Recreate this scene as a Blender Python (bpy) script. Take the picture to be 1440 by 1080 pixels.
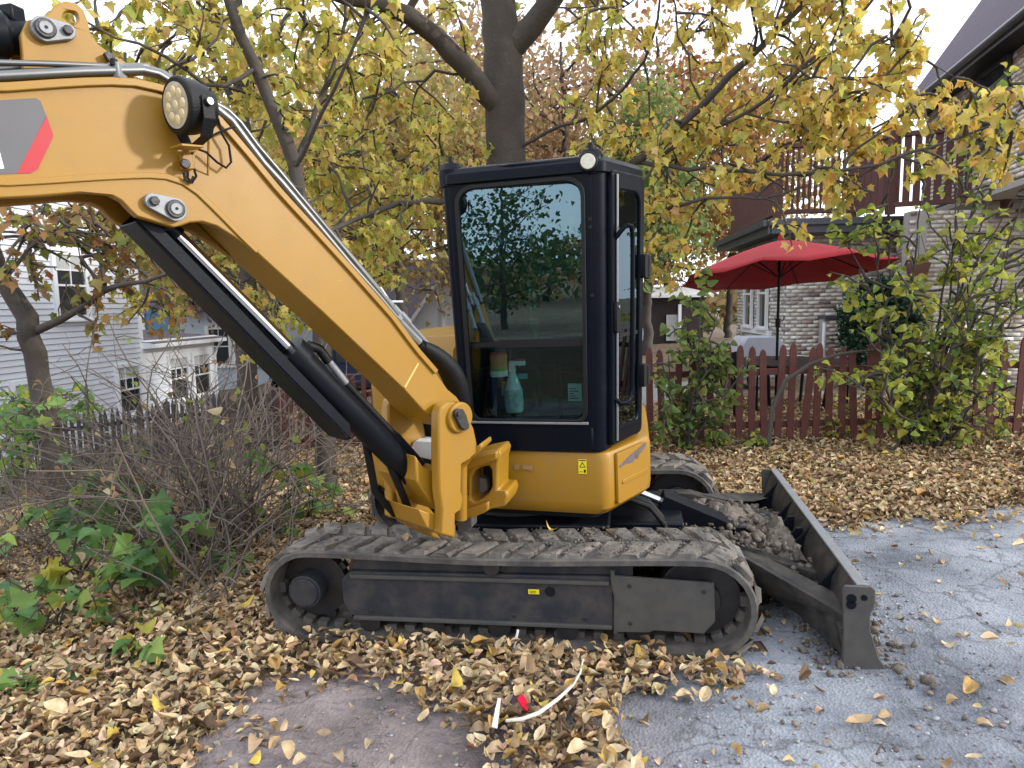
import bpy, bmesh, math, random
import numpy as np
from mathutils import Vector, Matrix
from mathutils.geometry import tessellate_polygon

for _o in list(bpy.data.objects):
    bpy.data.objects.remove(_o)
SC = bpy.context.scene
COL = SC.collection
rng = np.random.default_rng(7)
random.seed(7)

# ------------------------------------------------------------------ camera
F_PX, PITCH, ROLL, EYE = 956.6, 0.114, -0.017, 1.737          # focal length in pixels of the 1440 px wide photo
cp, sp_, cr, sr = math.cos(PITCH), math.sin(PITCH), math.cos(ROLL), math.sin(ROLL)
FWD = np.array([0.0, cp, -sp_])
_U = np.array([0.0, sp_, cp]); _R = np.array([1.0, 0.0, 0.0])
RGT = _R * cr + _U * sr
UPV = -_R * sr + _U * cr
cam_d = bpy.data.cameras.new('camera')
cam = bpy.data.objects.new('camera', cam_d)
COL.objects.link(cam)
cam_d.sensor_width = 36.0
cam_d.lens = F_PX / 1440.0 * 36.0
cam_d.clip_start = 0.05
cam_d.clip_end = 2000.0
m = Matrix.Identity(4)
for i in range(3):
    m[i][0] = RGT[i]; m[i][1] = UPV[i]; m[i][2] = -FWD[i]
m[2][3] = EYE
cam.matrix_world = m
SC.camera = cam

# ------------------------------------------------------------------ light
TO_SUN = np.array([0.91, -0.17, 0.36]); TO_SUN /= np.linalg.norm(TO_SUN)
world = bpy.data.worlds.new('World')
SC.world = world
world.use_nodes = True
wn, wl = world.node_tree.nodes, world.node_tree.links
wn.clear()
w_out = wn.new('ShaderNodeOutputWorld'); w_bg = wn.new('ShaderNodeBackground')
w_sky = wn.new('ShaderNodeTexSky'); w_sky.sky_type = 'NISHITA'; w_sky.sun_disc = False
w_sky.sun_elevation = math.asin(TO_SUN[2]); w_sky.sun_rotation = math.atan2(TO_SUN[0], TO_SUN[1])
w_sky.dust_density = 2.0
w_tc = wn.new('ShaderNodeTexCoord'); w_noise = wn.new('ShaderNodeTexNoise')
w_noise.inputs['Scale'].default_value = 2.2; w_noise.inputs['Detail'].default_value = 6.0
w_ramp = wn.new('ShaderNodeMapRange')
w_ramp.inputs['From Min'].default_value = 0.3; w_ramp.inputs['From Max'].default_value = 0.62
w_ramp.inputs['To Min'].default_value = 0.68; w_ramp.inputs['To Max'].default_value = 0.98
w_mix = wn.new('ShaderNodeMix'); w_mix.data_type = 'RGBA'
w_mix.inputs['B'].default_value = (12.0, 12.6, 13.8, 1)          # thin bright cloud over the blue
w_bg.inputs['Strength'].default_value = 0.10
wl.new(w_tc.outputs['Generated'], w_noise.inputs['Vector'])
wl.new(w_noise.outputs['Fac'], w_ramp.inputs['Value'])
wl.new(w_ramp.outputs['Result'], w_mix.inputs['Factor'])
wl.new(w_sky.outputs['Color'], w_mix.inputs['A'])
wl.new(w_mix.outputs['Result'], w_bg.inputs['Color'])
wl.new(w_bg.outputs['Background'], w_out.inputs['Surface'])

sun_d = bpy.data.lights.new('sun', 'SUN')
sun_d.energy = 1.95
sun_d.angle = math.radians(4.0)
sun_d.color = (1.0, 0.95, 0.87)
sun = bpy.data.objects.new('sun', sun_d); COL.objects.link(sun)
sun.rotation_euler = Vector(TO_SUN).to_track_quat('Z', 'Y').to_euler()

SC.view_settings.view_transform = 'Standard'
SC.view_settings.look = 'None'
SC.view_settings.exposure = 0.78
SC.view_settings.gamma = 1.0
SC.view_settings.use_curve_mapping = False
SC.render.engine = 'CYCLES'
SC.cycles.use_denoising = True
SC.cycles.max_bounces = 8
SC.cycles.transparent_max_bounces = 12

# ------------------------------------------------------------------ helpers: measuring
EYEV = np.array([0.0, 0.0, EYE])
def ray(u, v):
    return FWD + RGT * ((u - 720.0) / F_PX) + UPV * ((540.0 - v) / F_PX)
def at(u, v, y):
    """the world point that the photo shows at pixel u, v if it lies y metres away"""
    d = ray(u, v)
    return EYEV + d * (y / d[1])
MPOS = np.array([0.067, 4.315, 0.0]); MROT = (0.039, -0.024, -0.169)
def _rot(a, b, c):
    Rx = np.array([[1, 0, 0], [0, math.cos(a), -math.sin(a)], [0, math.sin(a), math.cos(a)]])
    Ry = np.array([[math.cos(b), 0, math.sin(b)], [0, 1, 0], [-math.sin(b), 0, math.cos(b)]])
    Rz = np.array([[math.cos(c), -math.sin(c), 0], [math.sin(c), math.cos(c), 0], [0, 0, 1]])
    return Rz @ Ry @ Rx
MR = _rot(*MROT)
def to_local(w):
    return MR.T @ (np.asarray(w, float) - MPOS)
def to_world(l):
    return MR @ np.asarray(l, float) + MPOS
def onplane(u, v, n, d):
    a = to_local(EYEV); b = MR.T @ ray(u, v)
    n = np.asarray(n, float)
    return a + b * ((d - n @ a) / (n @ b))

def softplus(t, k=1.5):
    return np.log1p(np.exp(np.clip(t * k, -30, 30))) / k
def zg(x, y):
    """height of the ground"""
    x = np.asarray(x, float); y = np.asarray(y, float)
    c, s = math.cos(MROT[2]), math.sin(MROT[2])
    dx, dy = x - MPOS[0], y - MPOS[1]
    xl = np.clip(c * dx + s * dy, -1.6, 2.4); yl = np.clip(-s * dx + c * dy, -4.5, 3.4)
    z = 0.039 * yl + 0.024 * xl
    z = z - 0.12 * softplus(-x - 0.7 + 0.5 * (np.minimum(y, 12.0) - 6.0)) * np.clip((y + 1) / 5, 0, 1)
    z = np.maximum(z, -1.75 + 0 * z)
    near = np.exp(-((x - 0.1) ** 2 + (y - 4.3) ** 2) / 9.0)
    bump = 0.025 * np.sin(1.3 * x + 0.7) * np.sin(1.1 * y) + 0.015 * np.sin(3.1 * x + 1.7 * y)
    return z + bump * (1 - near)
def gnd(u, v):
    d = ray(u, v); t = 3.0
    for _ in range(40):
        p = EYEV + d * t
        t += (p[2] - float(zg(p[0], p[1]))) / max(1e-3, -d[2] + 0.02) * 0.7
        t = min(max(t, 0.3), 60)
    p = EYEV + d * t
    return np.array([p[0], p[1], float(zg(p[0], p[1]))])

# ------------------------------------------------------------------ helpers: meshes
def tag(o, label=None, cat=None, group=None, kind=None):
    if label: o['label'] = label
    if cat: o['category'] = cat
    if group: o['group'] = group
    if kind: o['kind'] = kind
    return o
def empty(name, loc=(0, 0, 0), rot=(0, 0, 0), parent=None):
    o = bpy.data.objects.new(name, None)
    o.empty_display_size = 0.2
    COL.objects.link(o)
    o.location = loc; o.rotation_euler = rot
    if parent: o.parent = parent
    return o
def link(name, me, mat=None, parent=None):
    o = bpy.data.objects.new(name, me)
    if mat is not None and len(me.materials) == 0:
        me.materials.append(mat)
    COL.objects.link(o)
    if parent is not None: o.parent = parent
    return o

class MB:
    def __init__(self):
        self.v = []; self.f = []
    def add(self, vs, fs):
        n = len(self.v)
        self.v.extend([tuple(map(float, p)) for p in vs])
        self.f.extend([tuple(i + n for i in q) for q in fs])
        return self
    def box(self, c, s, M=None):
        c = np.asarray(c, float); h = np.asarray(s, float) / 2
        vs = [np.array([sx * h[0], sy * h[1], sz * h[2]]) for sz in (-1, 1) for sy in (-1, 1) for sx in (-1, 1)]
        if M is not None: vs = [M @ p for p in vs]
        return self.add([p + c for p in vs], [(0, 2, 3, 1), (4, 5, 7, 6), (0, 1, 5, 4), (2, 6, 7, 3), (0, 4, 6, 2), (1, 3, 7, 5)])
    def prism(self, pts, vec):
        """polygon of 3-D points pushed along vec"""
        pts = [np.asarray(p, float) for p in pts]; vec = np.asarray(vec, float); n = len(pts)
        tri = tessellate_polygon([[Vector(p) for p in pts]])
        fs = [tuple(t) for t in tri] + [tuple(i + n for i in reversed(t)) for t in tri]
        nv = np.zeros(3)
        for i in range(n): nv += np.cross(pts[i], pts[(i + 1) % n])
        a = pts[tri[0][0]]; b = pts[tri[0][1]]; c = pts[tri[0][2]]
        if np.cross(b - a, c - a) @ vec > 0: fs = [tuple(reversed(q)) for q in fs]
        sd = nv @ vec > 0
        for i in range(n):
            j = (i + 1) % n
            q = (i, j, j + n, i + n)
            fs.append(q if sd else tuple(reversed(q)))
        return self.add(pts + [p + vec for p in pts], fs)
    def prism_hole(self, outer, hole, vec):
        """polygon with one hole pushed along vec"""
        o = [np.asarray(p, float) for p in outer]; h = [np.asarray(p, float) for p in hole]; vec = np.asarray(vec, float)
        tri = tessellate_polygon([[Vector(p) for p in o], [Vector(p) for p in h]])
        pts = o + h; n = len(pts); a, b = len(o), len(h)
        fs = [tuple(t) for t in tri] + [tuple(i + n for i in reversed(t)) for t in tri]
        for i in range(a): j = (i + 1) % a; fs.append((i, j, j + n, i + n))
        for i in range(b): j = (i + 1) % b; fs.append((a + i, a + j, a + j + n, a + i + n))
        return self.add(pts + [p + vec for p in pts], fs)
    def ring(self, outer, inner, vec):
        """a frame: outer and inner loops of the same count, pushed along vec"""
        n = len(outer); vec = np.asarray(vec, float)
        o = [np.asarray(p, float) for p in outer]; i_ = [np.asarray(p, float) for p in inner]
        vs = o + i_ + [p + vec for p in o] + [p + vec for p in i_]
        fs = []
        for k in range(n):
            j = (k + 1) % n
            fs += [(k, j, n + j, n + k), (2 * n + k, 3 * n + k, 3 * n + j, 2 * n + j),
                   (k, 2 * n + k, 2 * n + j, j), (n + k, n + j, 3 * n + j, 3 * n + k)]
        return self.add(vs, fs)
    def tube(self, path, r, n=8, cap=True):
        path = [np.asarray(p, float) for p in path]; k = len(path)
        rs = r if hasattr(r, '__len__') else [r] * k
        ref = None; vs = []; fs = []
        for i in range(k):
            t = path[min(i + 1, k - 1)] - path[max(i - 1, 0)]
            t = t / (np.linalg.norm(t) + 1e-9)
            if ref is None:
                ref = np.cross(t, [0.0, 0, 1]) if abs(t[2]) < 0.9 else np.cross(t, [1.0, 0, 0])
            ref = ref - t * (ref @ t); ref = ref / (np.linalg.norm(ref) + 1e-9)
            b = np.cross(t, ref)
            for q in range(n):
                a = 2 * math.pi * q / n
                vs.append(path[i] + (ref * math.cos(a) + b * math.sin(a)) * rs[i])
        for i in range(k - 1):
            for q in range(n):
                p = (q + 1) % n
                fs.append((i * n + q, i * n + p, (i + 1) * n + p, (i + 1) * n + q))
        if cap:
            fs.append(tuple(range(n - 1, -1, -1))); fs.append(tuple((k - 1) * n + q for q in range(n)))
        return self.add(vs, fs)
    def cyl(self, p0, p1, r, n=20, r1=None):
        return self.tube([p0, p1], [r, r if r1 is None else r1], n)
    def mesh(self, name, smooth=38, split=False):
        me = bpy.data.meshes.new(name)
        me.from_pydata(self.v, [], self.f)
        if smooth:
            me.shade_smooth(); me.set_sharp_from_angle(angle=math.radians(smooth))
        me.update()
        return me
    def build(self, name, mat, parent=None, bevel=0.0, smooth=38, seg=2, recalc=True):
        me = self.mesh(name, 0)
        if recalc:
            bm = bmesh.new(); bm.from_mesh(me); bmesh.ops.recalc_face_normals(bm, faces=bm.faces); bm.to_mesh(me); bm.free()
        if smooth:
            me.shade_smooth(); me.set_sharp_from_angle(angle=math.radians(smooth))
        o = link(name, me, mat, parent)
        if bevel:
            b = o.modifiers.new('bevel', 'BEVEL'); b.width = bevel; b.segments = seg
            b.limit_method = 'ANGLE'; b.angle_limit = math.radians(40)
        return o

def rrect(x0, z0, x1, z1, r, k=5):
    """rounded rectangle as 2-D points, 4*k of them; r may be four radii (bl, br, tr, tl)"""
    r = r if hasattr(r, '__len__') else [r] * 4
    cs = [(x0 + r[0], z0 + r[0], 180, r[0]), (x1 - r[1], z0 + r[1], 270, r[1]), (x1 - r[2], z1 - r[2], 0, r[2]), (x0 + r[3], z1 - r[3], 90, r[3])]
    out = []
    for cx, cz, a0, rr in cs:
        for i in range(k):
            a = math.radians(a0 + 90.0 * i / (k - 1))
            out.append((cx + rr * math.cos(a), cz + rr * math.sin(a)))
    return out

def fast_mesh(name, V, F, colors=None, smooth=True):
    """V (n,3), F (m,k) numpy -> mesh; colors (n,3) stored per vertex as Col"""
    me = bpy.data.meshes.new(name)
    V = np.ascontiguousarray(V, np.float32); F = np.ascontiguousarray(F, np.int32)
    k = F.shape[1]
    me.vertices.add(len(V)); me.vertices.foreach_set('co', V.ravel())
    me.loops.add(F.size); me.loops.foreach_set('vertex_index', F.ravel())
    me.polygons.add(len(F))
    me.polygons.foreach_set('loop_start', np.arange(0, F.size, k, dtype=np.int32))
    if smooth: me.polygons.foreach_set('use_smooth', np.ones(len(F), bool))
    me.update(calc_edges=True)
    if colors is not None:
        a = me.attributes.new('Col', 'FLOAT_COLOR', 'POINT')
        c = np.ones((len(V), 4), np.float32); c[:, :3] = colors
        a.data.foreach_set('color', c.ravel())
    return me

# ------------------------------------------------------------------ helpers: materials
def new_mat(name):
    mt = bpy.data.materials.new(name); mt.use_nodes = True
    nt = mt.node_tree
    b = nt.nodes['Principled BSDF']
    return mt, nt, nt.nodes, nt.links, b
def coords(nt, kind='Object', scale=None):
    if kind == 'World':
        return nt.nodes.new('ShaderNodeNewGeometry').outputs['Position']
    tc = nt.nodes.new('ShaderNodeTexCoord')
    if scale is None: return tc.outputs[kind]
    mp = nt.nodes.new('ShaderNodeMapping'); mp.inputs['Scale'].default_value = scale
    nt.links.new(tc.outputs[kind], mp.inputs['Vector'])
    return mp.outputs['Vector']
def noise(nt, vec, scale, detail=4, rough=0.55):
    n = nt.nodes.new('ShaderNodeTexNoise')
    n.inputs['Scale'].default_value = scale; n.inputs['Detail'].default_value = detail; n.inputs['Roughness'].default_value = rough
    nt.links.new(vec, n.inputs['Vector'])
    return n.outputs['Fac']
def ramp(nt, fac, stops):
    r = nt.nodes.new('ShaderNodeValToRGB')
    while len(r.color_ramp.elements) < len(stops): r.color_ramp.elements.new(0.5)
    for e, (p, c) in zip(r.color_ramp.elements, stops):
        e.position = p; e.color = (c[0], c[1], c[2], 1) if hasattr(c, '__len__') else (c, c, c, 1)
    nt.links.new(fac, r.inputs['Fac'])
    return r.outputs['Color']
def mixc(nt, fac, a, b, mode='MIX'):
    x = nt.nodes.new('ShaderNodeMix'); x.data_type = 'RGBA'; x.blend_type = mode
    for s, val in (('Factor', fac), ('A', a), ('B', b)):
        if hasattr(val, 'is_output') or hasattr(val, 'links'): nt.links.new(val, x.inputs[s])
        elif s == 'Factor': x.inputs[s].default_value = val
        else: x.inputs[s].default_value = (val[0], val[1], val[2], 1)
    return x.outputs['Result']
def bump(nt, b, h, strength=0.3, dist=0.02):
    n = nt.nodes.new('ShaderNodeBump')
    n.inputs['Strength'].default_value = strength; n.inputs['Distance'].default_value = dist
    nt.links.new(h, n.inputs['Height']); nt.links.new(n.outputs['Normal'], b.inputs['Normal'])
def worn(name, c1, c2, dirt=(0.12, 0.09, 0.065), dirt_amt=0.3, scale=3.0, rough=(0.35, 0.6), metal=0.0, bmp=0.05, fine=60, coat=0.0, spec=0.5, sharp=0.12):
    """painted or bare surface with colour drift, patches of dirt and fine relief"""
    mt, nt, N, L, b = new_mat(name)
    v = coords(nt, 'World')
    n1 = noise(nt, v, scale, 5); n2 = noise(nt, v, scale * 2.7, 7, 0.65); n3 = noise(nt, v, fine, 3)
    base = mixc(nt, n1, c1, c2)
    mask = ramp(nt, n2, [(1 - dirt_amt - sharp, 0.0), (1 - dirt_amt + sharp, 1.0)])
    L.new(mixc(nt, mask, base, dirt), b.inputs['Base Color'])
    mr = N.new('ShaderNodeMapRange'); mr.inputs['To Min'].default_value = rough[0]; mr.inputs['To Max'].default_value = rough[1]
    L.new(n2, mr.inputs['Value']); L.new(mr.outputs['Result'], b.inputs['Roughness'])
    b.inputs['Metallic'].default_value = metal
    b.inputs['Coat Weight'].default_value = coat; b.inputs['Coat Roughness'].default_value = 0.15
    b.inputs['Specular IOR Level'].default_value = spec
    if bmp: bump(nt, b, n3, bmp, 0.01)
    return mt
def plain(name, c, rough=0.5, metal=0.0, var=0.12, scale=8.0, bmp=0.0, fine=80, spec=0.5):
    mt, nt, N, L, b = new_mat(name)
    v = coords(nt, 'Object'); n1 = noise(nt, v, scale, 4)
    c = np.array(c)
    L.new(mixc(nt, n1, tuple(c * (1 - var)), tuple(np.minimum(c * (1 + var), 1))), b.inputs['Base Color'])
    b.inputs['Roughness'].default_value = rough; b.inputs['Metallic'].default_value = metal
    b.inputs['Specular IOR Level'].default_value = spec
    if bmp: bump(nt, b, noise(nt, v, fine, 4), bmp, 0.01)
    return mt
def attr_mat(name, rough=0.6, transl=0.0, var=0.15, scale=20.0, spec=0.3, bmp=0.0):
    """colour from the mesh attribute Col; transl adds light shining through (leaves)"""
    mt, nt, N, L, b = new_mat(name)
    a = N.new('ShaderNodeAttribute'); a.attribute_name = 'Col'
    v = coords(nt, 'World'); n1 = noise(nt, v, scale, 4)
    k = ramp(nt, n1, [(0.25, 1 - var), (0.75, 1 + var)])
    c = mixc(nt, 1.0, a.outputs['Color'], k, 'MULTIPLY')
    L.new(c, b.inputs['Base Color']); b.inputs['Roughness'].default_value = rough
    b.inputs['Specular IOR Level'].default_value = spec
    if bmp: bump(nt, b, noise(nt, v, scale * 4, 4), bmp, 0.01)
    if transl:
        t = N.new('ShaderNodeBsdfTranslucent'); L.new(c, t.inputs['Color'])
        s = N.new('ShaderNodeMixShader'); s.inputs['Fac'].default_value = transl
        L.new(b.outputs['BSDF'], s.inputs[1]); L.new(t.outputs['BSDF'], s.inputs[2])
        L.new(s.outputs['Shader'], N['Material Output'].inputs['Surface'])
    return mt
def glass_mat(name, tint, refl=1.0, rough=0.0, ior=1.5):
    mt, nt, N, L, b = new_mat(name)
    N.remove(b)
    tr = N.new('ShaderNodeBsdfTransparent'); tr.inputs['Color'].default_value = (*tint, 1)
    gl = N.new('ShaderNodeBsdfGlossy'); gl.inputs['Roughness'].default_value = rough
    gl.inputs['Color'].default_value = (0.66, 0.88, 1.0, 1)  # blue of a clear sky painted into the reflection colour
    fr = N.new('ShaderNodeFresnel'); fr.inputs['IOR'].default_value = ior
    mu = N.new('ShaderNodeMath'); mu.operation = 'MULTIPLY'; mu.use_clamp = True; mu.inputs[1].default_value = refl
    L.new(fr.outputs['Fac'], mu.inputs[0])
    s = N.new('ShaderNodeMixShader')
    L.new(mu.outputs['Value'], s.inputs['Fac']); L.new(tr.outputs['BSDF'], s.inputs[1]); L.new(gl.outputs['BSDF'], s.inputs[2])
    L.new(s.outputs['Shader'], N['Material Output'].inputs['Surface'])
    return mt
# ------------------------------------------------------------------ materials of the machine and of small things
def yellow_paint(name):
    mt, nt, N, L, b = new_mat(name)
    v = coords(nt, 'World')
    n1 = noise(nt, v, 1.6, 5); n2 = noise(nt, v, 7.0, 9, 0.72); n3 = noise(nt, v, 160, 2); n4 = noise(nt, v, 34, 10, 0.8)
    base = mixc(nt, n1, (0.30, 0.150, 0.008), (0.36, 0.187, 0.012))
    dust = ramp(nt, n2, [(0.52, 0.0), (0.76, 0.38)])
    c = mixc(nt, dust, base, (0.23, 0.145, 0.060))
    chips = ramp(nt, n4, [(0.675, 0.0), (0.71, 0.75)])                # stone chips and scuffs down to the primer
    c = mixc(nt, chips, c, (0.085, 0.055, 0.035))
    mp = N.new('ShaderNodeMapping'); mp.inputs['Rotation'].default_value = (0.5, 0.9, 0.3); mp.inputs['Scale'].default_value = (3, 60, 60)
    L.new(v, mp.inputs['Vector'])
    scr = ramp(nt, noise(nt, mp.outputs['Vector'], 1.6, 4, 0.6), [(0.66, 0.0), (0.74, 0.4)])
    c = mixc(nt, scr, c, (0.46, 0.32, 0.13))
    L.new(c, b.inputs['Base Color'])
    mr = N.new('ShaderNodeMapRange'); mr.inputs['To Min'].default_value = 0.28; mr.inputs['To Max'].default_value = 0.60
    L.new(n2, mr.inputs['Value']); L.new(mr.outputs['Result'], b.inputs['Roughness'])
    b.inputs['Coat Weight'].default_value = 0.12; b.inputs['Coat Roughness'].default_value = 0.22
    bump(nt, b, n3, 0.035, 0.004)
    return mt
M_yel = yellow_paint('yellow_paint')
M_blk = worn('black_paint', (0.004, 0.005, 0.008), (0.008, 0.010, 0.015), (0.035, 0.032, 0.03), 0.2, 4, (0.28, 0.5), spec=0.18)
M_cabk = worn('cab_paint', (0.0025, 0.0040, 0.0080), (0.0045, 0.0065, 0.012), (0.016, 0.016, 0.017), 0.18, 3.5, (0.18, 0.42), spec=0.12, sharp=0.2)
M_navy = worn('track_frame_paint', (0.012, 0.015, 0.024), (0.026, 0.029, 0.038), (0.095, 0.080, 0.064), 0.34, 2.6, (0.5, 0.85), sharp=0.25)
M_dusty = worn('dusty_plate', (0.055, 0.052, 0.047), (0.10, 0.094, 0.084), (0.045, 0.045, 0.048), 0.35, 4, (0.7, 0.9), sharp=0.25)
M_blade = worn('blade_paint', (0.006, 0.007, 0.010), (0.014, 0.016, 0.020), (0.085, 0.076, 0.066), 0.50, 3.2, (0.4, 0.8), spec=0.25, sharp=0.22)
M_rub = worn('track_rubber', (0.045, 0.042, 0.041), (0.088, 0.080, 0.073), (0.25, 0.22, 0.185), 0.45, 2.4, (0.75, 0.95), bmp=0.5, fine=70, sharp=0.16)
M_rubd = worn('track_rubber_side', (0.042, 0.041, 0.042), (0.078, 0.073, 0.069), (0.17, 0.152, 0.13), 0.42, 3, (0.75, 0.95), bmp=0.3, fine=70, sharp=0.2)
M_chr = plain('chrome_rod', (0.62, 0.63, 0.66), 0.12, 1.0, 0.05, 5)
M_steel = plain('zinc_pipe', (0.20, 0.20, 0.195), 0.36, 1.0, 0.15, 9)
M_grys = worn('grey_steel', (0.20, 0.21, 0.22), (0.30, 0.31, 0.32), (0.11, 0.10, 0.09), 0.3, 12, (0.4, 0.65), metal=0.4)
M_pin = plain('dark_steel', (0.055, 0.052, 0.055), 0.45, 0.6, 0.3, 20, 0.2)
M_hose = plain('rubber_hose', (0.006, 0.006, 0.007), 0.5, 0, 0.3, 30, 0.3, 200, spec=0.3)
M_glass = glass_mat('tinted_glass', (0.36, 0.58, 0.60), 4.4, 0.0, 1.5)
M_lowglass = glass_mat('lower_tinted_glass', (0.62, 0.74, 0.73), 0.9, 0.0, 1.5)
M_sideglass = glass_mat('side_glass', (0.36, 0.50, 0.46), 1.5, 0.0, 1.45)
M_int = plain('cab_interior', (0.010, 0.013, 0.016), 0.7, 0, 0.3, 10)
M_grey = plain('grey_trim', (0.17, 0.18, 0.18), 0.7, 0, 0.15, 10)
M_decalg = plain('decal_grey', (0.098, 0.097, 0.104), 0.45, 0, 0.10, 14)
M_red = plain('decal_red', (0.42, 0.014, 0.022), 0.4, 0, 0.05, 5)
M_white = plain('white_plastic', (0.75, 0.77, 0.80), 0.4, 0, 0.04, 5)
M_stick = plain('sticker_yellow', (0.80, 0.66, 0.02), 0.45, 0, 0.04, 5)
M_lens = plain('lamp_lens', (0.55, 0.52, 0.42), 0.12, 0.3, 0.35, 60)
M_rust = worn('rusty_steel', (0.10, 0.055, 0.035), (0.17, 0.10, 0.06), (0.05, 0.04, 0.035), 0.4, 30, (0.7, 0.9))
M_soil = worn('dried_soil', (0.075, 0.062, 0.050), (0.14, 0.115, 0.092), (0.22, 0.19, 0.16), 0.4, 14, (0.9, 1.0), bmp=1.0, fine=40)
M_scrape = plain('bare_scrape', (0.13, 0.105, 0.11), 0.65, 0.2, 0.3, 50)

# ================================================================== GROUND
def soil_mat():
    mt, nt, N, L, b = new_mat('leafy_soil')
    v = coords(nt, 'Object')
    n1 = noise(nt, v, 1.2, 6); n2 = noise(nt, v, 22, 6, 0.7)
    vo = N.new('ShaderNodeTexVoronoi'); vo.inputs['Scale'].default_value = 16.0; L.new(v, vo.inputs['Vector'])
    leafc = ramp(nt, vo.outputs['Color'], [(0.0, (0.08, 0.055, 0.034)), (0.45, (0.17, 0.118, 0.066)), (0.75, (0.28, 0.20, 0.115)), (1.0, (0.38, 0.28, 0.17))])
    soil = mixc(nt, n2, (0.045, 0.034, 0.025), (0.12, 0.092, 0.066))
    L.new(mixc(nt, ramp(nt, n1, [(0.35, 0.25), (0.65, 0.8)]), soil, leafc), b.inputs['Base Color'])
    b.inputs['Roughness'].default_value = 0.95
    bump(nt, b, n2, 0.8, 0.03)
    return mt
def gravel_mat():
    mt, nt, N, L, b = new_mat('driveway_gravel')
    v = coords(nt, 'Object')
    n1 = noise(nt, v, 1.3, 8, 0.68); n2 = noise(nt, v, 2.2, 10, 0.70); n3 = noise(nt, v, 45, 5, 0.7)
    sx = N.new('ShaderNodeSeparateXYZ'); L.new(v, sx.inputs[0])
    gx = N.new('ShaderNodeMapRange'); gx.inputs['From Min'].default_value = -0.2; gx.inputs['From Max'].default_value = 0.9
    L.new(sx.outputs['X'], gx.inputs['Value'])
    brown = mixc(nt, ramp(nt, n2, [(0.3, 0.0), (0.7, 1.0)]), (0.085, 0.070, 0.067), (0.30, 0.25, 0.245))          # earthy end near the leaves
    grey = mixc(nt, ramp(nt, n2, [(0.32, 0.0), (0.68, 1.0)]), (0.070, 0.077, 0.092), (0.225, 0.242, 0.28))
    dust = mixc(nt, ramp(nt, n1, [(0.40, 0.0), (0.68, 0.75)]), grey, (0.36, 0.385, 0.425))
    base = mixc(nt, gx.outputs['Result'], brown, dust)
    wv = N.new('ShaderNodeVectorMath'); wv.operation = 'ADD'; nv = N.new('ShaderNodeTexNoise'); nv.inputs['Scale'].default_value = 2.5; nv.inputs['Detail'].default_value = 5
    L.new(v, nv.inputs['Vector']); sc_ = N.new('ShaderNodeVectorMath'); sc_.operation = 'SCALE'; sc_.inputs['Scale'].default_value = 0.7
    L.new(nv.outputs['Color'], sc_.inputs[0]); L.new(v, wv.inputs[0]); L.new(sc_.outputs[0], wv.inputs[1])
    ck = N.new('ShaderNodeTexVoronoi'); ck.feature = 'DISTANCE_TO_EDGE'; ck.inputs['Scale'].default_value = 1.4; L.new(wv.outputs[0], ck.inputs['Vector'])
    base = mixc(nt, ramp(nt, ck.outputs['Distance'], [(0.0, 0.55), (0.02, 0.0)]), base, (0.05, 0.048, 0.048))    # hairline cracks
    vo = N.new('ShaderNodeTexVoronoi'); vo.inputs['Scale'].default_value = 75.0; L.new(v, vo.inputs['Vector'])
    spk = ramp(nt, vo.outputs['Color'], [(0.0, 0.7), (0.5, 1.0), (1.0, 1.3)])
    L.new(mixc(nt, 0.55, base, mixc(nt, 1.0, base, spk, 'MULTIPLY')), b.inputs['Base Color'])
    b.inputs['Roughness'].default_value = 0.93
    ad = N.new('ShaderNodeMath'); ad.operation = 'ADD'; L.new(n3, ad.inputs[0]); L.new(vo.outputs['Distance'], ad.inputs[1])
    bump(nt, b, ad.outputs[0], 0.45, 0.014)
    return mt
M_soilg = soil_mat(); M_grav = gravel_mat()
xs = np.concatenate([-np.geomspace(150, 9, 26), np.arange(-8.8, 9.0, 0.16), np.geomspace(9.2, 150, 26)])
ys = np.concatenate([-np.geomspace(150, 5, 20), np.arange(-4.8, 13.0, 0.16), np.geomspace(13.3, 200, 28)])
gx_, gy_ = np.meshgrid(xs, ys)
gz_ = zg(gx_, gy_) + 0.012 * np.sin(gx_ * 7.1 + np.sin(gy_ * 5)) * np.sin(gy_ * 6.3) * (np.abs(gx_) < 9)
nx_, ny_ = len(xs), len(ys)
idx = np.arange(nx_ * ny_).reshape(ny_, nx_)
Fq = np.stack([idx[:-1, :-1], idx[:-1, 1:], idx[1:, 1:], idx[1:, :-1]], -1).reshape(-1, 4)
GROUND = link('ground', fast_mesh('ground', np.stack([gx_, gy_, gz_], -1).reshape(-1, 3), Fq), M_soilg)
tag(GROUND, kind='structure')

def in_poly(P, poly):
    x, y = P[:, 0], P[:, 1]; r = np.zeros(len(P), bool); n = len(poly); j = n - 1
    for i in range(n):
        xi, yi = poly[i]; xj, yj = poly[j]
        c = ((yi > y) != (yj > y)) & (x < (xj - xi) * (y - yi) / (yj - yi + 1e-12) + xi)
        r ^= c; j = i
    return r
def dist_poly(P, poly):
    d = np.full(len(P), 1e9); n = len(poly)
    for i in range(n):
        a = np.array(poly[i]); b = np.array(poly[(i + 1) % n]); ab = b - a
        t = np.clip(((P - a) @ ab) / (ab @ ab + 1e-12), 0, 1)
        d = np.minimum(d, np.linalg.norm(P - (a + t[:, None] * ab), axis=1))
    return d
def wob(P, k=1.0):
    return 0.06 * np.sin(P[:, 0] * 9 + 2 * np.sin(P[:, 1] * 7)) + 0.05 * np.sin(P[:, 1] * 13 + P[:, 0] * 5) + 0.03 * np.sin(P[:, 0] * 31 + P[:, 1] * 23)
def gp(px): return [tuple(gnd(u, v)[:2]) for u, v in px]
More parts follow.
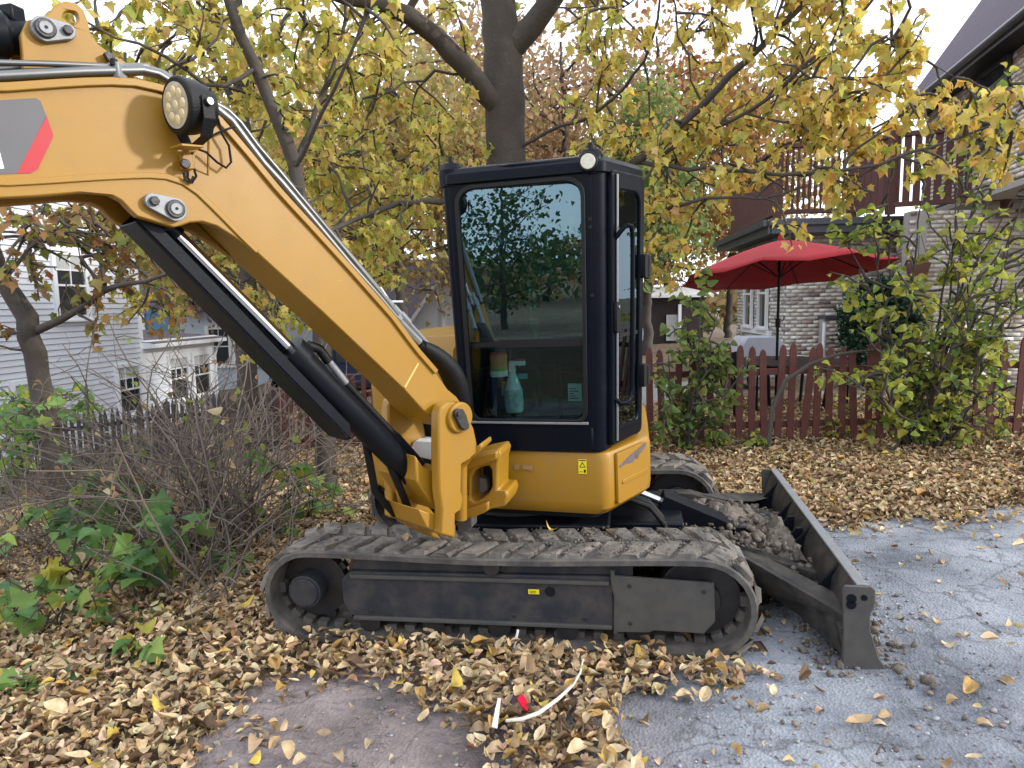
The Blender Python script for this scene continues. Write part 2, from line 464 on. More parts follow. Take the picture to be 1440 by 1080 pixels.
DRIVE = gp([(-40, 1500), (130, 1130), (262, 1075), (310, 1020), (335, 985), (385, 955), (470, 935), (600, 930), (800, 935), (1000, 950), (1060, 910), (1075, 850), (1040, 770), (1075, 742), (1180, 738), (1300, 728), (1440, 712), (1650, 700)]) + [(9, 5.6), (40, 5.0), (40, -12), (-1.2, -12)]
LEAFBAND = gp([(440, 930), (620, 925), (800, 930), (1000, 945), (1045, 950), (1020, 985), (940, 975), (870, 1010), (880, 1060), (910, 1120), (700, 1120), (640, 1030), (560, 980), (470, 958), (380, 962)])
# gravel drive: a sheet just above the soil, ragged at the edge
st = 0.05
px_ = np.arange(-2.6, 9.0, st); py_ = np.arange(0.2, 6.6, st)
cx_, cy_ = np.meshgrid(px_, py_); P_ = np.stack([cx_.ravel() + st / 2, cy_.ravel() + st / 2], 1)
sd_ = np.where(in_poly(P_, DRIVE), 1, -1) * dist_poly(P_, DRIVE)
ok = (sd_ + wob(P_) * 0.9 > 0)
vx = np.arange(-2.6, 9.0 + st * 1.01, st); vy = np.arange(0.2, 6.6 + st * 1.01, st)
vx = vx[:len(px_) + 1]; vy = vy[:len(py_) + 1]
ax_, ay_ = np.meshgrid(vx, vy)
az_ = zg(ax_, ay_) + 0.012 * np.sin(ax_ * 7.1 + np.sin(ay_ * 5)) * np.sin(ay_ * 6.3) + 0.010 + 0.004 * np.sin(ax_ * 11) * np.sin(ay_ * 13)
ii = np.arange(ax_.size).reshape(ax_.shape)
Fd = np.stack([ii[:-1, :-1], ii[:-1, 1:], ii[1:, 1:], ii[1:, :-1]], -1).reshape(-1, 4)[ok]
dv = np.stack([ax_, ay_, az_], -1).reshape(-1, 3)
used = np.unique(Fd); remap = -np.ones(len(dv), int); remap[used] = np.arange(len(used))
DR = tag(link('driveway', fast_mesh('driveway', dv[used], remap[Fd]), M_grav), kind='structure')

# the part of the drive behind the photographer

gxb, gyb = np.meshgrid(np.linspace(-2.6, 9, 30), np.linspace(-2.2, 0.2, 12))
ib = np.arange(gxb.size).reshape(gxb.shape)
link('driveway_apron', fast_mesh('driveway_apron', np.stack([gxb, gyb, zg(gxb, gyb) + 0.012], -1).reshape(-1, 3), np.stack([ib[:-1, :-1], ib[:-1, 1:], ib[1:, 1:], ib[1:, :-1]], -1).reshape(-1, 4)), M_grav)['kind'] = 'structure'

# ------------------------------------------------------------------ leaf kit
def tmpl_maple(fold=0.25, droop=0.2):
    half = [(0.16, -0.05), (0.36, 0.02), (0.27, 0.17), (0.56, 0.40), (0.30, 0.47), (0.20, 0.66)]
    o = [(0, 0)] + half + [(0, 1)] + [(-x, y) for x, y in half[::-1]]
    pts = np.array(o + [(0, 0.34)]); n = len(o)
    z = -fold * np.abs(pts[:, 0]) - droop * pts[:, 1] ** 2
    V = np.column_stack([pts, z])
    return V, np.array([(n, i, (i + 1) % n) for i in range(n)])
def tmpl_oval(curl=0.4, bend=0.2, w=0.30, tw=0.0):
    ys_ = [0, 0.07, 0.22, 0.45, 0.70, 0.90, 1.0]; ws = [0.0, 0.42, 0.85, 1.0, 0.80, 0.36, 0.0]
    V = []; 
    for y, k in zip(ys_, ws):
        x = w * k
        zz = bend * (y - 0.45) ** 2 * 2
        if k == 0: V.append((0, y, zz))
        else: V += [(-x, y, curl * x * x / w + zz + tw * y * x), (0, y, zz - 0.02), (x, y, curl * x * x / w + zz - tw * y * x)]
    Fs = [(0, 2, 1), (0, 3, 2)]
    for r in range(4):
        a = 1 + 3 * r; b = a + 3
        Fs += [(a, a + 1, b + 1), (a, b + 1, b), (a + 1, a + 2, b + 2), (a + 1, b + 2, b + 1)]
    e = len(V) - 1
    Fs += [(e - 3, e - 2, e), (e - 2, e - 1, e)]
    return np.array(V, float), np.array(Fs)
def tmpl_dia():
    return np.array([(0, 0, 0), (0.32, 0.5, -0.06), (0, 1, -0.1), (-0.32, 0.5, -0.06)], float), np.array([(0, 1, 2), (0, 2, 3)])
def unit(a): return a / (np.linalg.norm(a, axis=-1, keepdims=True) + 1e-9)
def leaf_cloud(P, tip, nor, size, color, tm):
    """one leaf of template tm at every point: tip direction, face normal, size, colour"""
    V, F = tm; n = len(P); k = len(V)
    y = unit(tip); z = nor - y * np.sum(nor * y, 1, keepdims=True); z = unit(z); x = np.cross(y, z)
    W = P[:, None, :] + size[:, None, None] * (V[None, :, 0:1] * x[:, None, :] + V[None, :, 1:2] * y[:, None, :] + V[None, :, 2:3] * z[:, None, :])
    FF = F[None] + (np.arange(n) * k)[:, None, None]
    return W.reshape(-1, 3), FF.reshape(-1, 3), np.repeat(color, k, 0)
def palette(n, cols, w, jit=0.14):
    cols = np.array(cols); w = np.array(w, float); c = cols[rng.choice(len(cols), n, p=w / w.sum())]
    return np.clip(c * (1 + rng.normal(0, jit, (n, 1))) * (1 + rng.normal(0, 0.05, (n, 3))), 0.004, 0.9)
def join(parts):
    V = []; F = []; C = []; o = 0
    for v, f, c in parts:
        V.append(v); F.append(f + o); C.append(c); o += len(v)
    return np.vstack(V), np.vstack(F), np.vstack(C)
M_dry = attr_mat('dry_leaf', 0.75, 0.12, 0.35, 30, 0.25)
M_leaf = attr_mat('live_leaf', 0.55, 0.52, 0.22, 14, 0.3)
M_bark = worn('bark', (0.045, 0.037, 0.031), (0.095, 0.080, 0.068), (0.14, 0.125, 0.11), 0.3, 5, (0.85, 1.0), bmp=0.9, fine=26)
M_twig = plain('twig_bark', (0.075, 0.058, 0.046), 0.9, 0, 0.35, 12)
DRY = [(0.46, 0.33, 0.185), (0.57, 0.435, 0.265), (0.34, 0.225, 0.12), (0.17, 0.108, 0.062), (0.60, 0.47, 0.29), (0.46, 0.29, 0.10), (0.52, 0.38, 0.08), (0.38, 0.27, 0.165)]
DRYW = [5, 5.5, 3.5, 2, 3.2, 0.9, 0.22, 3.5]

# ------------------------------------------------------------------ fallen leaves
TM_D = [tmpl_oval(0.7, 0.35, 0.23, 0.5), tmpl_oval(1.3, 0.25, 0.25, -0.6), tmpl_oval(-0.5, 0.7, 0.26, 0.4), tmpl_oval(2.2, 0.15, 0.21, 0.6), tmpl_oval(0.5, -0.5, 0.28, -0.5)]
N0 = 260000
bx = rng.uniform(-6.5, 7.5, N0); by = 0.9 + 9.5 * rng.random(N0) ** 0.85
Pl = np.stack([bx, by], 1)
ind = np.where(in_poly(Pl, DRIVE), 1, -1) * dist_poly(Pl, DRIVE) + wob(Pl)
band = in_poly(Pl, LEAFBAND); bd = dist_poly(Pl, LEAFBAND)
cl_, sl_ = math.cos(MROT[2]), math.sin(MROT[2])
ex_, ey_ = Pl[:, 0] - MPOS[0], Pl[:, 1] - MPOS[1]
lx_, ly_ = cl_ * ex_ + sl_ * ey_, -sl_ * ex_ + cl_ * ey_
under = (np.abs(lx_) < 1.25) & (np.abs(ly_) < 0.98)
belt = (np.abs(lx_) < 1.24) & (np.abs(np.abs(ly_) - 0.79) < 0.20)
prob = np.where(ind < 0, 1.0, 0.50 * np.exp(-np.maximum(ind, 0) / 0.12) + 0.013)
prob = np.where(band, np.maximum(prob, np.clip(0.45 + bd / 0.25, 0, 1)), prob)
prob = np.where(under, prob * 0.25, prob); prob = np.where(belt, 0, prob)
prob = np.where((lx_ > 1.25) & (lx_ < 2.1) & (np.abs(ly_) < 1.0), prob * 0.12, prob)
clump = 0.62 + 0.38 * np.sin(Pl[:, 0] * 2.3 + np.sin(Pl[:, 1] * 3.1)) * np.sin(Pl[:, 1] * 2.9 + 1)
prob *= np.where(ind < 0, np.clip(clump + 0.35, 0, 1), 1)
keep = rng.random(N0) < prob
Pl = Pl[keep]; ind = ind[keep]; nL = len(Pl)
deep = (ind < -0.05) | in_poly(Pl, LEAFBAND)
pz = zg(Pl[:, 0], Pl[:, 1]) + 0.02 + np.where(deep, rng.random(nL) ** 1.3 * 0.07, 0.004)
P3 = np.column_stack([Pl, pz])
az = rng.uniform(0, 2 * np.pi, nL)
tilt = np.where(deep, rng.normal(0, 0.22, nL), rng.normal(0, 0.2, nL))
tip = np.column_stack([np.cos(az) * np.cos(tilt), np.sin(az) * np.cos(tilt), np.sin(tilt)])
nor = np.column_stack([rng.normal(0, 0.24, nL), rng.normal(0, 0.24, nL), np.ones(nL)])
size = np.where(rng.random(nL) < 0.06, rng.uniform(0.075, 0.115, nL), rng.uniform(0.026, 0.076, nL))
colr = palette(nL, DRY, DRYW, 0.2)
dcam = np.hypot(Pl[:, 0], Pl[:, 1])
infr = (np.abs(Pl[:, 0]) < 0.72 * Pl[:, 1]) & (Pl[:, 1] > 2.35)
order = np.where(infr)[0][np.argsort((dcam / size)[infr])]
# the 300 that show largest are leaves of their own
solo = order[:300]
soloset = np.zeros(nL, bool); soloset[solo] = True
SOLO_ME = []
for k in range(14):
    V, F = TM_D[k % 4 if k % 7 else 4]
    c = np.array(DRY[k % 8]) * rng.uniform(0.85, 1.15)
    me = fast_mesh('fallen_leaf', V, F, np.repeat(c[None], len(V), 0)); me.materials.append(M_dry); SOLO_ME.append(me)
for i in solo:
    y = tip[i] / np.linalg.norm(tip[i]); z = nor[i] - y * (nor[i] @ y); z /= np.linalg.norm(z); x = np.cross(y, z); s = size[i] * 1.05
    o = bpy.data.objects.new('fallen_leaf', SOLO_ME[int(rng.integers(14))]); COL.objects.link(o); o.parent = GROUND
    o.matrix_local = Matrix(((x[0] * s, y[0] * s, z[0] * s, P3[i, 0]), (x[1] * s, y[1] * s, z[1] * s, P3[i, 1]), (x[2] * s, y[2] * s, z[2] * s, P3[i, 2] + 0.008), (0, 0, 0, 1)))
parts = []
grp = rng.integers(0, 5, nL)
for t in range(5):
    q = (grp == t) & ~soloset
    parts.append(leaf_cloud(P3[q], tip[q], nor[q], size[q], colr[q], TM_D[t]))
V, F, C = join(parts)
LIT = link('leaf_litter', fast_mesh('leaf_litter', V, F, C), M_dry, GROUND); LIT['kind'] = 'stuff'
# small stones on the drive
nS = 10000
sx_ = rng.uniform(-2.4, 7.5, nS) * np.where(rng.random(nS) < .5, 1, .3); sy_ = 1.8 + 4.6 * rng.random(nS) ** 1.3; Ps = np.stack([sx_, sy_], 1)
q = in_poly(Ps, DRIVE) & (np.abs(sx_) < 0.85 * sy_ + 0.4); Ps = Ps[q]; nS = len(Ps)
ico = bmesh.new(); bmesh.ops.create_icosphere(ico, subdivisions=1, radius=1.0)
IV = np.array([v.co[:] for v in ico.verts]); IF = np.array([[v.index for v in f.verts] for f in ico.faces]); ico.free()
ssz = 0.004 + 0.010 * rng.random(nS) ** 5
sc3 = np.stack([ssz * rng.uniform(.8, 1.4, nS), ssz * rng.uniform(.8, 1.4, nS), ssz * rng.uniform(.5, .9, nS)], 1)
SV = (IV[None] * (1 + 0.18 * rng.normal(size=(nS, len(IV), 1))) * sc3[:, None, :]) + np.column_stack([Ps, zg(Ps[:, 0], Ps[:, 1]) + 0.012])[:, None, :]
SF = IF[None] + (np.arange(nS) * len(IV))[:, None, None]
sc_ = palette(nS, [(0.20, 0.19, 0.19), (0.29, 0.29, 0.30), (0.42, 0.41, 0.40), (0.12, 0.105, 0.095), (0.22, 0.175, 0.145)], [4, 3, 0.5, 3, 3])
tag(link('gravel', fast_mesh('gravel', SV.reshape(-1, 3), SF.reshape(-1, 3), np.repeat(sc_, len(IV), 0), False), attr_mat('pebble', 0.9, 0, 0.2, 60)), kind='stuff')
# ================================================================== BUILDINGS
M_mortar = plain('mortar', (0.36, 0.345, 0.325), 0.95, 0, 0.15, 20, 0.3)
M_brick = attr_mat('brick', 0.85, 0, 0.22, 35, 0.3, 0.4)
M_sidgap = plain('siding_shadow_gap', (0.22, 0.23, 0.26), 0.9)  # dark grey paints the shadow lines between the boards
M_sid = worn('white_siding', (0.58, 0.61, 0.67), (0.64, 0.67, 0.72), (0.47, 0.49, 0.53), 0.22, 2.0, (0.5, 0.65), bmp=0.02)
M_trim = plain('white_trim', (0.76, 0.78, 0.81), 0.5, 0, 0.05, 4)
M_wgl = plain('window_glass', (0.030, 0.036, 0.040), 0.06, 0, 0.5, 3, spec=0.8)
M_blind = plain('window_blind', (0.42, 0.44, 0.44), 0.8, 0, 0.15, 10)
M_roof = worn('roof_shingle', (0.115, 0.098, 0.125), (0.16, 0.14, 0.17), (0.09, 0.078, 0.095), 0.3, 6, (0.85, 0.95), bmp=0.6, fine=30)
M_gut = plain('gutter_metal', (0.085, 0.092, 0.11), 0.35, 0.3, 0.15, 6)
M_dwood = worn('dark_red_wood', (0.075, 0.030, 0.028), (0.115, 0.046, 0.040), (0.05, 0.03, 0.028), 0.3, 6, (0.6, 0.85), bmp=0.2)
M_redf = worn('red_fence_paint', (0.088, 0.026, 0.022), (0.135, 0.042, 0.034), (0.06, 0.038, 0.034), 0.3, 9, (0.6, 0.85), bmp=0.25)
M_wthr = worn('weathered_wood', (0.045, 0.036, 0.036), (0.085, 0.068, 0.066), (0.12, 0.10, 0.09), 0.3, 9, (0.8, 0.95), bmp=0.3)
M_blue = worn('blue_siding', (0.08, 0.22, 0.42), (0.10, 0.27, 0.48), (0.07, 0.17, 0.32), 0.2, 2, (0.5, 0.7))
M_patio = worn('patio_paving', (0.20, 0.195, 0.19), (0.30, 0.29, 0.28), (0.13, 0.12, 0.11), 0.35, 4, (0.85, 0.95), bmp=0.4)

BCOL = [(0.72, 0.66, 0.58), (0.63, 0.57, 0.50), (0.50, 0.45, 0.40), (0.78, 0.74, 0.68), (0.22, 0.175, 0.155), (0.44, 0.34, 0.28)]
BW_ = [5, 5, 3, 3, 1.0, 1.2]
def brick_mesh(L, c):
    V = np.array([(x, y, z) for z in (-0.029, 0.029) for y in (-0.045, 0.045) for x in (-L / 2, L / 2)])
    F = np.array([(0, 2, 3, 1), (4, 5, 7, 6), (0, 1, 5, 4), (2, 6, 7, 3), (0, 4, 6, 2), (1, 3, 7, 5)])
    me = fast_mesh('brick', V, F, np.repeat(np.array(c)[None], 8, 0), False); me.materials.append(M_brick); return me
BRICKS = [brick_mesh(0.206, c) for c in BCOL]
def brick_wall(parent, A, B, z0, z1, n_solo, window=None, flip=1, name='brick_course_mass', solo_box=None):
    """bricks on the line A-B, proud of the mortar by 1 cm; n_solo of them single objects"""
    A = np.array(A, float); B = np.array(B, float); Lw = np.linalg.norm(B - A); dr = (B - A) / Lw
    nn = np.array([dr[1], -dr[0]]) * flip
    mb = MB(); mb.prism([(A[0], A[1], z0), (B[0], B[1], z0), (B[0], B[1], z1), (A[0], A[1], z1)], (-nn[0] * 0.25, -nn[1] * 0.25, 0))
    wall = mb.build('wall', M_mortar, parent, 0, 0)
    Mx = np.array([[dr[0], -nn[0], 0], [dr[1], -nn[1], 0], [0, 0, 1]])
    sp = []
    row = 0; z = z0 + 0.04
    while z < z1:
        s = 0.108 if row % 2 else 0.0
        while s < Lw:
            c = s + 0.103
            if c < Lw and not (window and any(w[0] < c < w[1] and w[2] < z < w[3] for w in window)):
                sp.append((c, z))
            s += 0.216
        z += 0.0755; row += 1
    sp = np.array(sp); n = len(sp)
    ci = rng.choice(len(BCOL), n, p=np.array(BW_) / sum(BW_))
    out = rng.normal(0, 0.003, n)
    P = np.column_stack([A[0] + dr[0] * sp[:, 0] - nn[0] * (0.033 + out), A[1] + dr[1] * sp[:, 0] - nn[1] * (0.033 + out), sp[:, 1]])
    if solo_box is None: solo_i = np.arange(0)
    else:
        ok = np.where((sp[:, 0] > solo_box[0]) & (sp[:, 0] < solo_box[1]) & (sp[:, 1] > solo_box[2]) & (sp[:, 1] < solo_box[3]))[0]
        solo_i = ok[:n_solo]
    ss = np.zeros(n, bool); ss[solo_i] = True
    for i in solo_i:
        o = bpy.data.objects.new('brick', BRICKS[ci[i]]); COL.objects.link(o); o.parent = wall
        o.matrix_local = Matrix(((Mx[0, 0], Mx[0, 1], 0, P[i, 0]), (Mx[1, 0], Mx[1, 1], 0, P[i, 1]), (0, 0, 1, P[i, 2]), (0, 0, 0, 1)))
    r = np.where(~ss)[0]
    V0 = np.array([(x, y, zz) for zz in (-0.029, 0.029) for y in (-0.045, 0.045) for x in (-0.103, 0.103)])
    F0 = np.array([(0, 2, 3, 1), (4, 5, 7, 6), (0, 1, 5, 4), (2, 6, 7, 3), (0, 4, 6, 2), (1, 3, 7, 5)])
    W = (V0 @ Mx.T)[None] + P[r][:, None, :]
    Fk = F0[None] + (np.arange(len(r)) * 8)[:, None, None]
    cc = np.array(BCOL)[ci[r]] * (1 + rng.normal(0, 0.10, (len(r), 1)))
    o = link('brickwork', fast_mesh('brickwork', W.reshape(-1, 3), Fk.reshape(-1, 4), np.repeat(cc, 8, 0), False), M_brick, wall)
    o['kind'] = 'stuff'
    return wall
def window_unit(parent, o, dr, nn, w, h, cols, rows, trim=0.09, blind=0.0, frame=M_trim, sash=True):
    """window centred at o on a wall with direction dr and outward normal nn: casing, sash bars, panes"""
    o = np.array(o, float); dr = np.array([*dr, 0.0]); nn = np.array([*nn, 0.0]); up = np.array([0, 0, 1.0])
    def R(x0, z0, x1, z1, d): return [o + dr * x + up * z + nn * d for x, z in ((x0, z0), (x1, z0), (x1, z1), (x0, z1))]
    fr = MB().ring(R(-w / 2 - trim, -h / 2 - trim, w / 2 + trim, h / 2 + trim, 0.0), R(-w / 2, -h / 2, w / 2, h / 2, 0.0), nn * 0.07).build('window_frame', frame, parent, 0.004)
    MB().prism(R(-w / 2 - trim - .04, -h / 2 - trim - 0.03, w / 2 + trim + .04, -h / 2 - trim + 0.02, 0.0), nn * 0.11).build('sill', frame, fr, 0.003)
    def pn(x0, z0, x1, z1, m_, d): MB().prism(R(x0, z0, x1, z1, d), nn * 0.006).build('pane', m_, fr)
    if sash:
        mid = 0.0
        cw = w / cols; chh = (h / 2) / rows
        for i in range(cols):
            for j in range(rows):
                pn(-w / 2 + i * cw + 0.012, mid + j * chh + 0.012, -w / 2 + (i + 1) * cw - 0.012, mid + (j + 1) * chh - 0.012, M_blind if blind and j == rows - 1 else M_wgl, 0.022)
        pn(-w / 2 + 0.012, -h / 2 + 0.012, w / 2 - 0.012, mid - 0.012, M_wgl, 0.014)
        b = MB()
        for i in range(1, cols): x = -w / 2 + i * cw; b.prism(R(x - 0.014, mid, x + 0.014, h / 2, 0.02), nn * 0.025)
        for j in range(1, rows): z = mid + j * chh; b.prism(R(-w / 2, z - 0.014, w / 2, z + 0.014, 0.0205), nn * 0.026)
        b.prism(R(-w / 2, mid - 0.025, w / 2, mid + 0.02, 0.018), nn * 0.035)
        b.build('sash_bars', frame, fr)
    else: pn(-w / 2, -h / 2, w / 2, h / 2, M_wgl, 0.02)
    return fr

# ---------------------------------------------------------------- white clapboard house on the left
WHs = empty('white_house', (-10.0, 16, -1.7)); tag(WHs, 'white clapboard house with divided sash windows beyond the fence on the left', 'house')
WHs.location = (0, 0, 0)
wd = np.array([0.0895, 0.996]); wn_ = np.array([0.996, -0.0895])
def WP(y, off=0.0):
    """point on the house wall at distance y"""
    return np.array([-11.0 + 0.09 * y, y]) + wn_ * off
BOARDS = [MB().prism([(0, 0.0, 0), (0, 0.030, 0), (0, 0.010, 0.112), (0, 0.0, 0.112)], (1, 0, 0)) for _ in range(1)]
def board_mesh():
    me = BOARDS[0].mesh('siding_board', 0)
    bm = bmesh.new(); bm.from_mesh(me); bmesh.ops.recalc_face_normals(bm, faces=bm.faces); bm.to_mesh(me); bm.free()
    me.materials.append(M_sid); return me
BOARD = board_mesh()
def siding(parent, y0, y1, z0, z1, pitch=0.124):
    a = WP(y0); L_ = (y1 - y0) / wd[1]
    z = z0
    while z < z1 - 0.02:
        o = bpy.data.objects.new('siding_board', BOARD); COL.objects.link(o); o.parent = parent
        o.matrix_local = Matrix(((wd[0] * L_, wn_[0], 0, a[0] + wn_[0] * .001), (wd[1] * L_, wn_[1], 0, a[1] + wn_[1] * .001), (0, 0, 1, z), (0, 0, 0, 1)))
        z += pitch
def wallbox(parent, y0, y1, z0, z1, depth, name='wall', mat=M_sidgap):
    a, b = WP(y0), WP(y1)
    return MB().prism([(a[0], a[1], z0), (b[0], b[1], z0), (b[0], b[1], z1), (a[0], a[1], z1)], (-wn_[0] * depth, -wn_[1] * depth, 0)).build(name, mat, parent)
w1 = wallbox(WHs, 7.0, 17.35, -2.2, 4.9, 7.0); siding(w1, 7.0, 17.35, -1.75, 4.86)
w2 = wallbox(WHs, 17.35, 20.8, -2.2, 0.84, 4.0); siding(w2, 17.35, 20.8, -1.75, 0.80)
a, b = WP(17.30), WP(17.42)
MB().prism([(*WP(17.28), -1.75), (*WP(17.42), -1.75), (*WP(17.42), 4.86), (*WP(17.28), 4.86)], (*(wn_ * 0.035), 0)).build('corner_board', M_trim, w1, 0.004)
MB().prism([(*WP(20.72), -1.75), (*WP(20.82), -1.75), (*WP(20.82), 0.8), (*WP(20.72), 0.8)], (*(wn_ * 0.035), 0)).build('corner_board', M_trim, w2, 0.004)
MB().prism([(*WP(17.36), 0.36), (*WP(20.72), 0.36), (*WP(20.72), 0.80), (*WP(17.36), 0.80)], (*(wn_ * 0.03), 0)).build('frieze_board', M_trim, w2, 0.004)
MB().prism([(*WP(17.34, 0.0), 0.80), (*WP(17.34, 0.40), 0.83), (*WP(17.34, 0.40), 0.93), (*WP(17.34, 0.0), 1.02)], (*(wd * 3.6), 0)).build('eave', M_trim, w2, 0.006)
MB().prism([(*WP(17.34, -4.0), 1.3), (*WP(17.34, 0.38), 0.935), (*WP(17.34, 0.38), 0.965), (*WP(17.34, -4), 1.36)], (*(wd * 3.6), 0)).build('roof', M_roof, w2)
MB().tube([(*WP(20.75, 0.38), 0.9), (*WP(20.75, 0.15), 0.6), (*WP(20.78, 0.07), 0.4), (*WP(20.78, 0.07), -1.7)], 0.035, 8).build('downspout', M_trim, w2)
MB().prism([(*WP(6.5, 0.5), 4.9), (*WP(6.5, -3.5), 8.2), (*WP(6.5, -7.5), 4.9)], (*(wd * 11.2), 0)).build('roof', M_roof, WHs)
for y, zc, w_, h_ in ((13.62, -0.18, 0.72, 1.05), (16.72, -0.14, 0.80, 1.10), (18.85, -0.10, 0.82, 1.12), (20.02, -0.10, 0.82, 1.12)):
    window_unit(w1 if y < 17 else w2, (*WP(y, 0.012), zc), wd, wn_, w_, h_, 3, 2, 0.10, 1)
window_unit(w1, (*WP(15.05, 0.012), 2.35), wd, wn_, 0.85, 1.3, 2, 2, 0.11, 1)
window_unit(w1, (*WP(11.5, 0.012), 2.35), wd, wn_, 0.85, 1.3, 2, 2, 0.11, 1)
MB().box((*WP(17.8, 0.12), -1.1), (0.3, 0.3, 0.35)).build('utility_box', M_gut, w2, 0.01)

# ---------------------------------------------------------------- far houses
def gable_house(name, label, x, y, w, d, z0, ze, zr, wallm, roofm, rot=0.0, wins=(), along='x'):
    r = empty(name, (x, y, z0), (0, 0, rot)); tag(r, label, 'house')
    h = ze - z0
    wl_ = MB()
    if along == 'x':        # ridge runs in x, gables at the sides
        wl_.prism([(-w / 2, -d / 2, 0), (-w / 2, d / 2, 0), (-w / 2, d / 2, h), (-w / 2, 0, zr - z0), (-w / 2, -d / 2, h)], (w, 0, 0))
    else:
        wl_.prism([(-w / 2, -d / 2, 0), (w / 2, -d / 2, 0), (w / 2, -d / 2, h), (0, -d / 2, zr - z0), (-w / 2, -d / 2, h)], (0, d, 0))
    wall = wl_.build('wall', wallm, r)
    t = 0.12
    for s in (-1, 1):
        if along == 'x':
            k = (zr - ze) / (d / 2)
            MB().prism([(-w / 2 - .3, s * (d / 2 + .3), h - .3 * k + .02), (-w / 2 - .3, 0, zr - z0 + .02), (-w / 2 - .3, 0, zr - z0 + t), (-w / 2 - .3, s * (d / 2 + .3), h - .3 * k + t)], (w + .6, 0, 0)).build('roof', roofm, r)
        else:
            k = (zr - ze) / (w / 2)
            MB().prism([(s * (w / 2 + .3), -d / 2 - .3, h - .3 * k + .02), (0, -d / 2 - .3, zr - z0 + .02), (0, -d / 2 - .3, zr - z0 + t), (s * (w / 2 + .3), -d / 2 - .3, h - .3 * k + t)], (0, d + .6, 0)).build('roof', roofm, r)
            MB().prism([(s * (w / 2 + .3), -d / 2 - .33, h - .3 * k - .12), (0, -d / 2 - .33, zr - z0 - .12), (0, -d / 2 - .33, zr - z0 + t), (s * (w / 2 + .3), -d / 2 - .33, h - .3 * k + t)], (0, .028, 0)).build('barge_board', M_trim, r)
    for (wx, wz, ww, wh) in wins:
        window_unit(wall, (wx, -d / 2 - 0.01, wz), (1, 0), (0, -1), ww, wh, 2, 1, 0.16)
    return r
p = at(240, 450, 34.0)
gable_house('blue_house', 'bright blue house with white window trim seen over the low white roof', p[0] + 0.2, 36, 7, 6, -1.5, 4.0, 6.5, M_blue, M_roof, 0.1, [(-1.6, 3.2, .5, 1.2), (1.0, 3.3, 0.8, 1.1)])
p = at(330, 490, 30.0)
gable_house('pale_house', 'pale blue-white house with a row of three windows behind the white house', p[0] + 1.0, 33, 7, 6, -1.8, 1.9, 4.0, worn('pale_siding', (0.45, 0.52, 0.62), (0.5, 0.57, 0.66), (0.4, 0.45, 0.5), .2, 2), M_roof, 0.1, [(-1.9, 2.0, 0.8, 1.5), (-0.8, 2.0, 0.8, 1.5), (0.3, 2.0, 0.8, 1.5)])
p = at(640, 440, 30.0)
gh_ = gable_house('gabled_house', 'white gable house with a broad grey shingle roof between boom and cab', p[0] + 0.35, 31.5, 4.6, 5, -0.6, 0.9, 4.2, M_sid, M_roof, 0.0, [(0.2, 0.9, .5, .9)], 'y')
MB().prism([(-12.5, -1.2, 1.3), (-1.6, -1.2, 1.3), (-0.6, 3.0, 4.6), (-12.5, 3.0, 4.6)], (0, 0.1, 0.15)).build('roof', M_roof, gh_)
MB().box((-7.0, 1.0, 0.7), (10.5, 4.0, 1.5)).build('wall', plain('taupe_siding', (0.2, 0.18, 0.17), .8), gh_)
p = at(930, 440, 28.0)
gsh = gable_house('dark_shed', 'dark open carport with pale edge and posts far behind the right fence', p[0] + 0.0, 28, 2.6, 3, -0.3, 2.0, 2.3, plain('dark_boards', (0.035, 0.025, 0.025), .9), M_trim, 0.0, [], 'x')
for x in (-1.1, 0.35): MB().box((x, -1.62, 1.0), (0.12, 0.1, 2.0)).build('post', M_trim, gsh)
MB().box((0.1, -1.57, 1.1), (0.5, 0.05, 1.0)).build('door', M_blind, gsh)
pl_ = empty('utility_pole', (at(620, 430, 26)[0], 26, -0.6)); tag(pl_, 'pale grey utility pole rising beside the white gable', 'pole')
MB().tube([(0, 0, 0), (0, 0, 9)], [0.15, 0.12], 16).build('shaft', plain('pale_pole', (0.42, 0.42, 0.46), .8, 0, .2, 4), pl_)
MB().box((0, 0, 8.3), (2.0, 0.12, 0.14)).build('crossarm', M_wthr, pl_)

# ---------------------------------------------------------------- brick house on the right
BH = empty('brick_house'); tag(BH, 'two storey house of pale mixed brick with dark roof and red balcony', 'house')
C1 = np.array([5.43, 13.5]); fd = np.array([1.0, -0.06]); fd /= np.linalg.norm(fd)
S1 = C1 + np.array([0.10, 0.995]) * 4.2
R1 = C1 + fd * 2.05
brick_wall(BH, C1, R1, 0.0, 3.1, 210, None, 1, solo_box=(0.15, 2.0, 1.05, 2.62))
BCOL_keep = list(BCOL); BCOL[:] = [(0.62, 0.60, 0.56), (0.55, 0.53, 0.49), (0.40, 0.38, 0.36), (0.66, 0.65, 0.62), (0.30, 0.27, 0.25), (0.48, 0.44, 0.40)]
sdv = (C1 - S1) / np.linalg.norm(C1 - S1)
sw = brick_wall(BH, S1, C1, 0.0, 3.1, 0, [(1.0, 1.75, 1.15, 2.7), (2.3, 3.05, 1.15, 2.7)], 1)
BCOL[:] = BCOL_keep
sn = np.array([sdv[1], -sdv[0]])
for s in (1.38, 2.68):
    q = S1 + sdv * s + sn * 0.0
    window_unit(sw, (q[0] + sn[0] * 0.02, q[1] + sn[1] * .02, 1.93), sdv, sn, 0.62, 1.45, 1, 1, 0.05)
q0_ = S1 + sdv * 0.8; MB().prism([(*(S1 + sdv * 0.8 + sn * .01), 1.02), (*(S1 + sdv * 3.3 + sn * .01), 1.02), (*(S1 + sdv * 3.3 + sn * .01), 1.12), (*(S1 + sdv * .8 + sn * .01), 1.12)], (*(sn * 0.07), 0)).build('window_ledge', M_trim, sw, 0.004)
